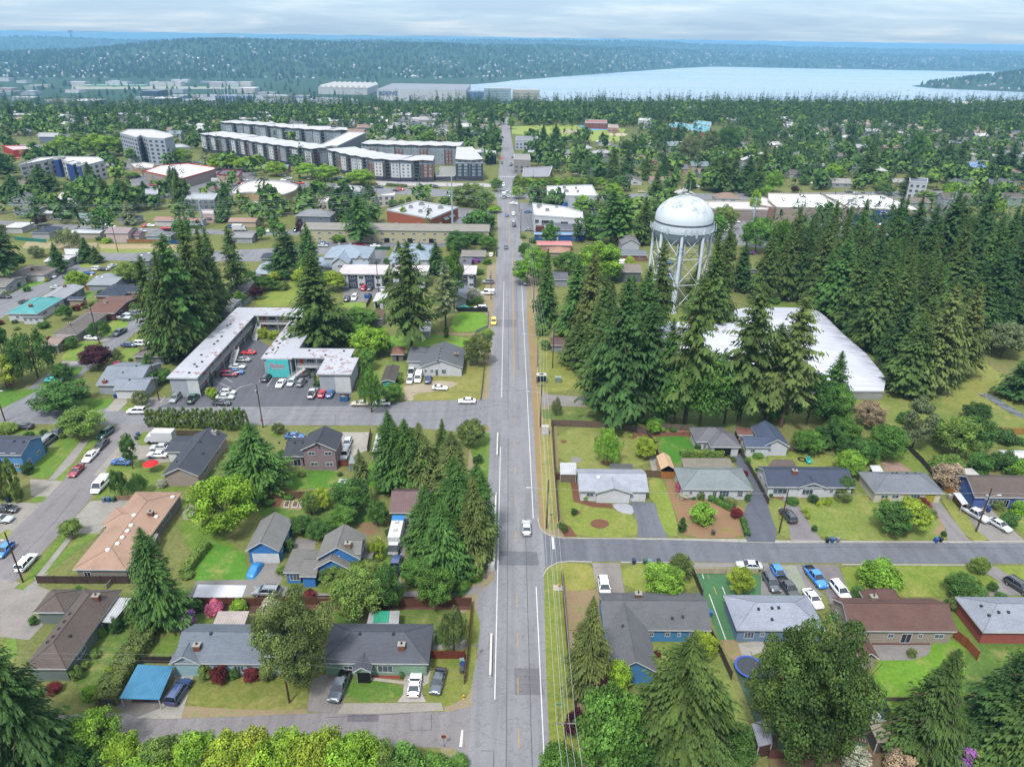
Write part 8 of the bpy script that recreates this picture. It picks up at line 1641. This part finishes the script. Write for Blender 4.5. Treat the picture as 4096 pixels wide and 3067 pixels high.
trees('A3',';'.join('round %d 1425 %d 100 %s' % (x,1300+(i % 3)*6,'ol' if i % 2 else 'yg') for i,x in enumerate(range(140,780,62)))+''';round 60 1460 1290 130 ol;round 50 1500 1380 120 yg;tall 590 1660 1455 180 lt;round 215 1530 1450 110 ol;round 350 1550 1470 130 yg;round 700 1600 1500 120 yg;round 920 1430 1300 200 md;round 870 1560 1345 170 yg;fir 270 1040 850 100 dk;fir 375 1050 850 110 dk;shag 1420 1040 850 70 dk;fir 1355 1000 860 60 dk;round 1510 1200 910 140 gy;tall 1560 1240 960 130 gy
fir 990 1330 1030 130 dk;fir 740 1310 1100 110 dk;fir 870 1320 1060 130 dk2;fir 1050 1170 940 80 dk;fir 1150 1340 1120 100 dk2;fir 1300 1350 1090 120 dk;fir 1600 1240 1080 80 dk;round 1380 1400 1345 90 yg;tall 1220 1260 1160 100 tn;fir 1230 1600 1250 200 dk2;fir 1800 1440 1120 220 dk2;fir 1900 1430 1100 180 dk2;fir 2020 1440 1120 200 dk;fir 2100 1480 1180 180 dk2;shag 1740 1400 1150 150 dk2;fir 2160 1300 1060 130 dk2;round 500 1010 945 60 gr;fir 535 1040 980 30 dk;round 1000 1100 1000 120 dk2;round 1850 1100 850 200 gr;round 1700 1160 880 160 gy;fir 640 1290 1120 90 gr
round 2180 1500 1370 110 lt;round 2080 1660 1400 90 yg;tall 1100 1180 950 100 md;fir 780 1010 920 60 dk;fir 1520 1430 1280 70 dk;tall 1400 1640 1500 60 yg;round 1150 1700 1520 110 yg''')
trees('A4','''round 40 1450 1245 140 lt;round 560 1350 1190 190 yg;fir 830 1370 1000 180 dk2;fir 960 1280 1050 110 gr;tall 1230 1280 880 180 gr;tall 1300 1240 950 160 md;fir 1200 1470 1200 160 dk2;round 990 1470 1330 170 ol;round 1350 1540 1420 170 ol;round 1600 1480 1340 210 lt;round 1540 1560 1390 120 yg;fir 1520 1250 1000 120 dk;shag 1640 1250 1000 120 dk;shag 1950 1340 1060 130 dk;shag 2080 1250 1000 130 dk;fir 2170 1340 1050 150 dk;round 1400 1210 1120 120 pu;fir 720 1030 880 110 dk;round 1080 1200 1120 120 lt;round 230 1450 1385 80 pu;round 1420 1010 920 100 lt;fir 600 1060 920 90 dk
fir 30 1230 1040 70 dk;round 1590 990 880 140 gr;round 2010 860 770 120 ol;round 1720 850 780 70 ye;round 1950 1640 1480 170 yg;fir 1850 1390 1250 60 dk;fir 1840 1560 1350 130 dk2;round 2130 1560 1450 120 ol;fir 410 1340 1220 60 dk;round 310 1380 1320 100 gr;round 380 850 760 90 gr;round 740 1250 1140 200 gr;round 1700 1560 1480 120 lt''')
# ---------------------------------------------------------------- the rest of the neighbourhood: houses and trees further away
FA=FOOT
def free(x,y,m=0):
 for a,b,c,d in FA:
  if a-m < x < c+m and b-m < y < d+m: return False
 return True
ROADS=[(-8.5,25,11,960),(-97,30,-86,165),(-132,158,-120,305),(-184,158,-171,309),(-190,296,-60,311),(-260,154,-4,166)]
def onroad(x,y):
 for a,b,c,d in ROADS:
  if a < x < c and b < y < d: return True
 ya=np.interp(x,[-420,-230,-150,-80,-8,60,150,300,500],[640,505,478,458,447,446,452,470,520])
 if abs(y-ya) < 13: return True
 if 340 < y < 368 and x < -60 and abs(y-np.interp(x,[-420,-264,-190,-123,-70],[395,362,350,347,352])) < 8: return True
 return False
NOBUILD=[(20,120,260,330),(-200,440,10,520),(5,700,260,960),(90,330,300,400),(-60,310,15,440),(14,330,80,470),(-200,25,200,330)]
RC=['8d9096','6f727a','a4a2a2','80766f','b4b6bc','5f6470','c8c6c6','9a8478','8a9aa4','d4d4d6','6a6660']; WC=['d8dade','b4bcc4','c9bfa8','8fa4b8','a8a49c','e4e4e4','9ab0a4','b8a090','7f8ca0']
RW={'8d9096': 'grey','6f727a': 'dark grey','a4a2a2': 'pale grey','80766f': 'brown','b4b6bc': 'silver grey','5f6470': 'slate','c8c6c6': 'white','9a8478': 'tan','8a9aa4': 'blue-grey','d4d4d6': 'white','6a6660': 'dark brown'}
WW={'d8dade': 'white','b4bcc4': 'pale grey','c9bfa8': 'cream','8fa4b8': 'blue','a8a49c': 'beige','e4e4e4': 'white','9ab0a4': 'sage green','b8a090': 'tan','7f8ca0': 'slate blue'}
hrnd=random.Random(5); FARH=[]
def farhouse(x,y,z,w,d,rc,wc,ty,storey=1):
 h=2.8*storey; v=(-w/2,-d/2,w/2,d/2,h,ty,d*.24 if ty != 'gy' else w*.2)
 root=empty('house',(x,y,z),hrnd.choice((0,0,.04,-.05,0)))
 mw,mr=MB(),MB(); a,b,c,e=add_walls(mw,v); add_roof(mr,v); mw.obj('wall',mat('siding',wc),root); ro=mr.obj('roof',[mat('shingle',rc),mat('plain','e2e5e9'),mat('shingle',rc,.72)],root)
 if y < 620:
  for u in (.2,.6): panel(root,'window',(a+(c-a)*u,b),(a+(c-a)*(u+.18),b),h-1.7,h-.7,WHITE,pane=GLASS)
  if hrnd.random() < .4: q=MB(); q.box(w*.2,-.4,h,w*.2+.9,.4,h+v[6]+1); q.obj('chimney',mat('brick','8a5646'),ro)
 FARH.append((root,rc,wc,x,y,storey))
rows=[]
for yr in list(range(338,960,31)):
 xr=-(yr*.78);
 while xr < yr*.80:
  w=hrnd.uniform(11,18); x=xr+w/2+hrnd.uniform(2,9); y=yr+hrnd.uniform(-5,6); xr += w+hrnd.uniform(7,22)
  if onroad(x,y) or onroad(x-7,y) or onroad(x+7,y) or not free(x,y,9): continue
  if any(a < x < c and b < y < d for a,b,c,d in NOBUILD): continue
  if x < -30 and 600 < y < 730 and x > -280: continue
  if hrnd.random() < (.2 if x < 60 else .28): continue
  rows.append((x,y,w))
rows.sort(key=lambda t: t[1]); nfar=max(0,len(rows)-190)
for x,y,w in rows[:190]:
 z=h1(x,y); farhouse(x,y,z,w,hrnd.uniform(8,11),hrnd.choice(RC),hrnd.choice(WC),hrnd.choice(('gx','hip','gx','gy')),2 if hrnd.random() < .3 else 1); FA.append((x-w/2-1,y-7,x+w/2+1,y+7))
for i in range(120):
 x=-hrnd.uniform(60,760); y=hrnd.uniform(530,930); w=hrnd.uniform(20,42)
 if abs(x) > y*.8 or not free(x+w/2,y,12) or not free(x,y,4) or not free(x+w,y+14,4) or onroad(x,y) or onroad(x+w,y) or (x > -300 and y < 730): continue
 z=h1(x,y+10); rc=hrnd.choice(('dcdce0','c4c4ca','e2dedc','a8aab0')); wc=hrnd.choice(WC); o=block('%s walled shop building with %s flat roof, beyond the apartments on the left' % (WW[wc],{'dcdce0': 'white','c4c4ca': 'pale grey','e2dedc': 'cream white','a8aab0': 'grey'}[rc]),'shop_building','shop',[(x,y),(x+w,y),(x+w,y+16),(x,y+16)],hrnd.uniform(4,6.5),wc,rc,z=z-.5,rows=[(1,2.6)],group='shops with %s walls and %s roofs' % (WW[wc],rc),step=6)
# houses too far to count, one object
fm=MB(); nr=np.random.RandomState(3); FCOL=['d4d4d6','9a9da2','7a7c82','c9bfa8','8a7a70']
def tiny(m,x,y,z,w,d,h,rh,mi):
 v=[(x-w/2,y-d/2,z-2),(x+w/2,y-d/2,z-2),(x+w/2,y+d/2,z-2),(x-w/2,y+d/2,z-2),(x-w/2,y-d/2,z+h),(x+w/2,y-d/2,z+h),(x+w/2,y+d/2,z+h),(x-w/2,y+d/2,z+h),(x-w/2,y,z+h+rh),(x+w/2,y,z+h+rh)]
 n=len(m.v); m.v += v
 for f_,q in (((0,1,5,4),0),((1,2,6,5),0),((3,0,4,7),0),((4,5,9,8),mi),((6,7,8,9),mi)): m.f.append(tuple(i+n for i in f_)); m.m.append(q)
pts=[(x,y) for x,y,w in rows[190:]]
cand_x=nr.uniform(-1,1,60000); cand_y=950+nr.uniform(0,1,60000)**1.2*7200; cx2=cand_x*cand_y*.80
Zc=hz(cx2,cand_y); slope_ok=(Zc > -101.5)
dens=.5+.5*np.sin(cx2/340.+1.3)*np.cos(cand_y/520.)
west=(cand_y > 3000); keep=slope_ok & (nr.rand(60000) < np.where(west,np.clip((.52+.5*dens)*np.where(Zc < -15,1,.25),0,1)*.15*np.clip(1.5*np.sin(cx2/210.+cand_y/400.)*np.sin(cand_y/190.+cx2/900.)+.7,0,1.6),.03)*np.where(cx2 < -2600,.25,1))
inl=in_poly(cx2,cand_y,LAKE); keep &= ~inl
idx=np.nonzero(keep)[0][:7500]
for i in idx: tiny(fm,cx2[i],cand_y[i],Zc[i],nr.uniform(8,15),9,nr.uniform(4,7),2.5,1+nr.randint(4))
for x,y in pts: tiny(fm,x,y,h1(x,y),nr.uniform(12,18),10,3,2,1+nr.randint(4))
o=fm.obj('distant_houses',[mat('plain','b9babd')]+[mat('plain',c) for c in ('e0e0e4','9a9da4','70727a','b8a898')]); o['kind']='stuff'; tag(o,'hundreds of tiny pale houses scattered over the far lake shore and hillside','houses')
# the valley: factory, hangars, airfield, offices
def vb(label,name,x0,y0,x1,y1,h,wall,roof,z=-103,rows_=None,k='membrane'):
 o=block(label,name,'building',[(x0,y0),(x1,y0),(x1,y1),(x0,y1)],h,wall,roof,z=z,rows=rows_,par=.8,rk=k); return o
x0,y0=G('A2',1050,655,-103); x1,_=G('A2',1850,610,-103)
fac=vb('huge white aircraft factory with grey roof beside the lake','aircraft_factory',x0,y0,x1,y0+330,34,'dfe0e2','8f9096'); landmark('the aircraft factory',(x0+x1)/2,y0+150)
wording('BOEING',17,(-(x1-x0)*.38,-166.5,23),(R(90),0,0),mat('plastic','3a5c9c'),fac,shear=.25)
b=MB(); b.box(-(x1-x0)/2-.6,-150,0,-(x1-x0)/2+.2,-30,26); b.obj('hangar_door',mat('plain','5f88b8'),fac)
xa,ya=G('A2',540,600,-103); xb,_=G('A2',940,615,-103)
root=empty('factory_hall',((xa+xb)/2,ya+120,-103)); tag(root,'white sawtooth roofed factory hall left of the aircraft factory','factory hall'); w=(xb-xa)/2; b=MB(); b.box(-w,-120,0,w,120,22,bot=False); b.obj('wall',mat('plain','d2d2d2'),root); b=MB(); n=9
for i in range(n): u0,u1=-w+2*w*i/n,-w+2*w*(i+1)/n; um=(u0+u1)/2; b.add([(u0,-121,22.2),(um,-121,31),(u1,-121,22.2),(u0,121,22.2),(um,121,31),(u1,121,22.2)],[(0,1,4,3),(1,2,5,4),(0,2,1)])
b.obj('roof',mat('plain','e6e2dc'),root)
vb('low blue-grey office complex on the lake shore right of the factory','office_complex',*G('A2',1640,645,-103),G('A2',1990,640,-103)[0],G('A2',1640,645,-103)[1]+60,26,'6f8cb4','8fa0b8',rows_=[(3,5),(8,10),(13,15),(18,20)]);
xq,yq=G('A2',1970,655,-103); vb('pale green office tower block at the end of the main road','office_tower',xq,yq,xq+90,yq+60,38,'a8bcc0','c4c8c8',rows_=[(4,7),(12,15),(20,23),(28,31)]); vb('cream office block beside the green tower block','office_tower',xq+95,yq+10,xq+185,yq+70,34,'d0c8b0','c9c8c4',rows_=[(4,7),(12,15),(20,23)])
for l,xs,ys,xe,h,wl,rf in (('dark glass office block in the valley',1235,640,1390,24,'34404e','5a6470'),('white roofed low office in front of the dark glass block',1290,680,1510,14,'46525e','dcdcdc'),('long white roofed warehouse in the valley left',620,695,840,12,'7a7f88','d8d6d4'),('pale warehouse below the airfield',1610,690,1850,12,'9a9ca0','c8c4c8'),('white hangar at the right end of the airfield',2050,590,2211,16,'d4d0cc','e0dedc')):
 a=G('A1',xs,ys,-103); e=G('A1',xe,ys,-103); vb(l,'warehouse',a[0],a[1],e[0],a[1]+70,h,wl,rf)
a=G('A1',1870,690,-103); e=G('A1',2190,680,-103); st=vb('blue stadium stand with tall white masts in the valley','stadium',a[0],a[1],e[0],a[1]+50,24,'5a74a8','6f86b0')
for i in range(10): b=MB(); u=(i/9-.5)*(e[0]-a[0]); b.tube((u,-30,0),(u,-30,52),1.0,.6,6); b.obj('mast',mat('metal','dfe2e8'),st)
for i in range(70):
 x=-nr.uniform(350,3300); y=nr.uniform(2150,3300)
 if abs(x) > y*.8 or in_poly(np.array([x]),np.array([y]),LAKE)[0] or (2780 < y < 3180 and -1500 < x < -450) or (x > -650 and y > 2450): continue
 w=nr.uniform(30,90); o=block('low flat roofed warehouse on the valley floor','warehouse','building',[(x,y),(x+w,y),(x+w,y+40),(x,y+40)],nr.uniform(8,14),WC[i % 9],RC[(i*3) % 11],z=h1(x,y)-1,group='warehouses in the valley')
sheet('airfield_grass',PX('A1 620,560 2211,555 2211,535 620,530',-102),mat('grass','a4a890'),z=-101.6); sheet('runway',PX('A1 640,552 2211,548 2211,544 640,547',-102),mat('plain','b4b0ac'),z=-101.3); sheet('valley_lots',PX('A1 100,760 2211,740 A2 900,700 900,640 A1 2211,600 1500,600 900,690 0,690',-102),mat('asphalt','9a9ca4'),z=-101.9)
for i,(x,c_) in enumerate(((665,'d8d4d0'),(1365,'e0ded8'),(1435,'dfe0d8'),(1495,'e4e2dc'),(1880,'c8c8c8'),(1995,'d8dcd8'),(2100,'e0dcd4'))): a=G('A1',x,530,-103); vb('pale hangar beyond the airfield, %s from the left' % ('first','second','third','fourth','fifth','sixth','seventh')[i],'hangar',a[0]-32,a[1],a[0]+32,a[1]+40,15,c_,'d8d8d8')
for i,x in enumerate((770,890,1000,1120,1230)):
 X,Y=G('A1',x,530,-100); root=empty('airliner',(X,Y,-102),R(-8)); tag(root,'parked airliner with green primer body on the airfield, %s from the left' % ('first','second','third','fourth','fifth')[i],'airliner','airliners on the airfield'); b=MB(); b.tube((-24,0,5),(18,0,5),2.6,2.6,10); b.tube((18,0,5),(24,0,6.4),2.6,.6,10); b.tube((-28,0,4.6),(-24,0,5),.7,2.6,10); b.obj('fuselage',mat('plastic','9fd0b8'),root,True)
 b=MB(); b.add([(-8,0,4.4),(2,0,4.4),(8,-20,5.4),(4,-20,5.4)],[(0,1,2,3),(3,2,1,0)]); b.add([(-8,0,4.4),(2,0,4.4),(8,20,5.4),(4,20,5.4)],[(0,1,2,3),(3,2,1,0)]); b.obj('wings',mat('plastic','b8c8c4'),root); b=MB(); b.box(17,-.3,6,24,.3,14); b.obj('tail_fin',mat('plastic','7f98c0'),root)
a=G('A2',1560,520,-104);
for l,c,x,y,Y in (('tiny white water tank on the wooded ridge','A1',2103,205,5400),):
 d=ray(c,x,y); t=Y/d.y; z=h1(d.x*t,Y); q=MB(); q.lathe([(12,0),(12,18),(7,25),(0,26)],n=20); o=q.obj('water_tank',mat('plain','c6c8ca'),None,True); o.location=(d.x*t,Y,z); tag(o,l,'water tank')
d=ray('A1',620,120); t=9000/d.y; q=MB(); q.tube((0,0,-20),(0,0,60),14,9,8); q.tube((0,0,55),(0,0,80),30,22,10); o=q.obj('control_tower',mat('plain','6a7078')); o.location=(d.x*t,9000,h1(d.x*t,9000)); tag(o,'dark control tower on the far left skyline','tower')
q=MB(); d=ray('O',155,78)
# ---------------------------------------------------------------- trees further away
variants('fir_t',3,conifer_faces,34,2); variants('round_t',3,leaf_faces,9,10,.24,'round',.3)
def faces_of(me):
 n=len(me.polygons); a=np.zeros(n*4*3,'f4'); me.vertices.foreach_get('co',a); v=np.zeros(n,'f4'); me.attributes['v'].data.foreach_get('value',v); return a.reshape(n,4,3),v
LODS={k: [faces_of(m) for m in VEG[k]] for k in ('fir_t','round_t')}
tr_=random.Random(9); cons=sum(1 for t in TREES if t[1] in ('fir','shag','fir_x','shag_x')); brs=sum(1 for t in TREES if t[1] in ('round','tall','weep','pine'))
cand=[]
for _ in range(15000):
 y=165+tr_.random()**.8*900; x=tr_.uniform(-.80,.82)*(y+30)
 if onroad(x,y) or not free(x,y,.8): continue
 forest=(118 < x < 330 and 205 < y < 345 and not (135 < x < 170 and y < 222))
 if y < 330 and not forest: continue
 if forest and (x-y*.05) < 108: continue
 dens=.4+.22*math.sin(x/75.+y/140.)+(.14 if x > 100 else 0)+(.16 if y > 520 else 0)+(.15 if x < -200 else 0)
 if y > 830: dens += .35
 if 430 < y < 520 and x < 20: dens=.05
 if 100 < x < 300 and 345 < y < 445: dens *= .12
 if 330 < y < 440 and -70 < x < 12: dens *= .3
 if x < -20 and 520 < y < 940: dens -= .16
 if x > 60 and 480 < y < 880: dens -= .13
 if forest: dens=.8
 if (-2 < x < 140 and 695 < y < 835) or (165 < x < 260 and 785 < y < 860): dens=0
 if tr_.random() > dens: continue
 if any(abs(x-q[0]) < 4.5 and abs(y-q[1]) < 4.5 for q in cand[-400:]): continue
 cand.append((x,y,forest))
nsh=0
for a,b,c,d in list(FOOT):
 if d-b < 5 or c-a < 5 or d-b > 40 or b > 300: continue
 for k in range(3):
  x,y=(tr_.uniform(a,c),b-tr_.uniform(.3,1.6)) if k else (tr_.choice((a-1.2,c+1.2)),tr_.uniform(b,d))
  if nsh < 70 and free(x,y) and not onroad(x,y) and ground_z(x,y) < .02: nsh += 1; tree('bush',x,y,tr_.uniform(.8,2.2),tr_.uniform(1.4,3),tr_.choice(['gr','br','dk2','ol','md','rd']))
cand.sort(key=lambda t: t[1]); FQ=[]; FAV=[];
def crown_at(k,x,y,z,w,h,tone):
 Q,v=tr_.choice(LODS[k]); a=tr_.random()*6.28; ca,sa=math.cos(a),math.sin(a); P=Q.copy(); P[...,0]=(Q[...,0]*ca-Q[...,1]*sa)*w+x; P[...,1]=(Q[...,0]*sa+Q[...,1]*ca)*w+y; P[...,2]=Q[...,2]*h+z; FQ.append(P); FAV.append(np.clip(v*.25+tone,0,1))
def spec(x,y,forest):
 pc=.92 if forest else (.52 if x > 90 else .4)+(.2 if y > 620 else 0)
 if tr_.random() < pc: return 'fir',tr_.uniform(17,32)*(1.15 if forest else 1)*(1 if tr_.random() < .6 else .7),tr_.choice(['dk','dk2','dk','gr','dk2'])
 return tr_.choice(['round','round','tall']),tr_.uniform(7,16),tr_.choice(['gr','ol','md','yg','gr','br','lt','pu' if tr_.random() < .2 else 'gr'])
for x,y,fo in cand:
 k,h,c_=spec(x,y,fo); z=h1(x,y); isf=k == 'fir'
 if isf and cons < 298: cons += 1; tree('fir_s' if y > 400 else 'fir',x,y,h,h*tr_.uniform(.34,.46),c_,z=z)
 elif not isf and brs < 298: brs += 1; tree((k if k != 'weep' else 'round')+'_s',x,y,h,h*tr_.uniform(.7,1.0) if k == 'round' else h*.5,c_,z=z)
 else: crown_at('fir_t' if isf else 'round_t',x,y,z,h*.42 if isf else h*.95,h,tr_.uniform(.0,.14) if isf else tr_.uniform(.2,.6))
# plateau rim, valley and hills
n=60000; u=nr.uniform(-.80,.82,n); yy=930*np.exp(nr.uniform(0,1,n)*math.log(11500/930)); xx=u*yy; zz=hz(xx,yy)
flat=zz < -101; dn=np.where(yy < 2300,.34,np.where(flat,.05,.78+.22*np.sin(xx/260.)*np.sin(yy/330.))); dn=np.where((xx > -600) & (flat) & (yy > 2500),0.01,dn); dn=np.where(in_poly(xx,yy,LAKE) | (np.hypot(xx*0,0) > 1),0,dn)
kp=np.nonzero((nr.rand(n) < dn) & (np.abs(xx+4+yy*.004) > np.where(yy < 1500,9,0)))[0]
for i in kp:
 y=yy[i]; s=1+max(0,(y-1800)/4200)
 if tr_.random() < .62: h=tr_.uniform(16,30)*min(s,1.5); crown_at('fir_t',xx[i],y,zz[i]-1,h*.36*min(s,1.9),h,tr_.uniform(.0,.16)) if y < 2300 else FQ.append(None) or FAV.append((xx[i],y,zz[i],min(h,26)*.8,9*s,tr_.uniform(0,.3)))
 else: h=tr_.uniform(8,15)*min(s,1.4); crown_at('round_t',xx[i],y,zz[i]-1,h*1.1*min(s,1.9),h,tr_.uniform(.22,.65)) if y < 2300 else FQ.append(None) or FAV.append((xx[i],y,zz[i],h,12*s,tr_.uniform(.1,.6)))
NQ=[q for q in FQ if q is not None]; NA=[a for q,a in zip(FQ,FAV) if q is not None]; far_=[a for q,a in zip(FQ,FAV) if q is None]
TB=[]; TA=[]
for x,y,z,h,w,t in far_:   # six ragged faces make a far crown
 for k in range(3):
  a=k*1.05+x; dx,dy=math.cos(a)*w*.55,math.sin(a)*w*.55; z1=z+h
  TB.append(((x-dx,y-dy,z-1),(x+dx,y+dy,z-1),(x+dx*.35,y+dy*.35,z+h*.7),(x-dx*.3,y-dy*.3,z1))); TA.append(t+.08*k)
NQ.append(np.array(TB)); NA.append(np.array(TA))
m_,t_,b_=newmat('distant_foliage',.9,.1); at_=N(t_,'ShaderNodeAttribute',attribute_name='v'); t_.links.new(ramp(t_,at_.outputs['Fac'],[(0,(.013,.030,.014,1)),(.2,(.024,.050,.018,1)),(.5,(.05,.10,.024,1)),(1,(.13,.20,.035,1))]),b_.inputs['Base Color'])
me=quadmesh('distant_woods',np.concatenate(NQ),None,np.concatenate(NA),m_); o=bpy.data.objects.new('distant_woods',me); COL.objects.link(o); o['kind']='stuff'; tag(o,'dark woods and tree crowns covering the far neighbourhoods, rim and hills','woods')
# ---------------------------------------------------------------- labels that single things out
KW={'fir': 'conifer','fir_x': 'conifer','shag_x': 'ragged conifer','shag': 'ragged conifer','fir_s': 'conifer','pine': 'bushy pine','round': 'broadleaf tree','round_s': 'broadleaf tree','tall': 'upright broadleaf tree','tall_s': 'upright broadleaf tree','weep': 'feathery tree','bush': 'shrub','column': 'cypress'}
CW={'dk': 'very dark','dk2': 'dark green','gr': 'green','br': 'olive green','md': 'fresh green','lt': 'bright green','ye': 'yellow-green','yg': 'light green','ol': 'olive','pu': 'purple leaved','pk': 'pink flowering','vi': 'violet flowering','wh': 'white flowering','gy': 'grey-green','tn': 'pale brown','rd': 'dark red','mx': 'white flowering'}
USED={}
def relation(x,y,lx,ly):
 dx,dy=x-lx,y-ly
 if math.hypot(dx,dy) < 6: return 'beside'
 if abs(dx) > abs(dy)*1.1: return 'right of' if dx > 0 else 'left of'
 return 'behind' if dy > 0 else 'in front of'
def place_label(head,x,y,n=14):
 ls=sorted(LAND,key=lambda l: (l[1]-x)**2+(l[2]-y)**2)[:n]
 for far in ('','near '):
  for ph,lx,ly in ls:
   r=relation(x,y,lx,ly);
   if far: r='a little way '+r
   s=head+' '+r+' '+ph
   if s not in USED and len(s.split()) <= 16: USED[s]=1; return s
 for i,(p1,a,b) in enumerate(ls[:8]):
  for p2,c,d in ls[i+1:9]:
   s='%s between %s and %s' % (head,p1,p2)
   if s not in USED and len(s.split()) <= 16: USED[s]=1; return s
 return None
def sizew(h,kind):
 if kind in ('bush',): return 'small' if h < 1.6 else 'large' if h > 3.2 else 'rounded'
 if kind in ('fir','shag','fir_s','fir_x','shag_x'): return 'tall' if h > 24 else 'small' if h < 10 else 'mid-sized'
 return 'small' if h < 5.5 else 'big' if h > 11 else 'mid-sized'
for root,kind,col,x,y,h,w,label,cat,group in TREES:
 nm='shrub' if kind == 'bush' else 'cypress' if kind == 'column' else 'conifer_tree' if kind in ('fir','shag','fir_s','pine','fir_x','shag_x') else 'broadleaf_tree'
 root.name=nm
 hd='%s %s %s' % (sizew(h,kind),CW[col],KW[kind])
 if label: tag(root,label,cat or 'tree',group); continue
 s=place_label(hd,x,y) if y < 520 else None; g=None
 pass
 if not s:
  zone=('left of the main road' if x < 0 else 'right of the main road'); band_='beyond the arterial road' if y < 700 else 'on the rim above the valley'
  s=('%s %s %s' % (hd,band_,zone)).replace('mid-sized ','').replace('upright ',''); g='look-alike trees: '+s
 g=g or {'shrub': 'garden shrubs','cypress': 'small cypresses'}.get(nm)
 tag(root,s,'shrub' if nm == 'shrub' else 'tree',g)
for root,rc,wc,x,y,st_ in FARH:
 hd='%s%s house with %s roof' % ('two storey ' if st_ == 2 else '',WW[wc],RW[rc]); s=place_label(hd,x,y) if y < 560 else None; g=None
 if not s: s='%s %s' % (hd,('in trees left of the main road' if x < 0 else 'in trees right of the main road')); g='houses '+s
 tag(root,s,'house',g)
for root,hd,cat,X,Y,where,g in CARS:
 if where: tag(root,hd+' '+where,cat,g+' '+hd if g else None)
 else: tag(root,place_label(hd+' parked',X,Y) or hd,cat)
# ---------------------------------------------------------------- haze
def haze():
 m=bpy.data.materials.new('haze_air'); m.use_nodes=True; t=m.node_tree; t.nodes.clear()
 o=N(t,'ShaderNodeOutputMaterial'); v=N(t,'ShaderNodeVolumePrincipled')
 v.inputs['Color'].default_value=(.22,.46,.75,1); v.inputs['Density'].default_value=HAZE; v.inputs['Anisotropy'].default_value=.0
 t.links.new(v.outputs[0],o.inputs['Volume'])
 b=MB(); b.box(-34000,-300,-116,34000,28000,88.7); ob=b.obj('haze',m); ob['kind']='stuff'; ob['label']='thin blue haze over the valley and far hills'; ob['category']='haze'
HAZE=7.8e-5
haze()
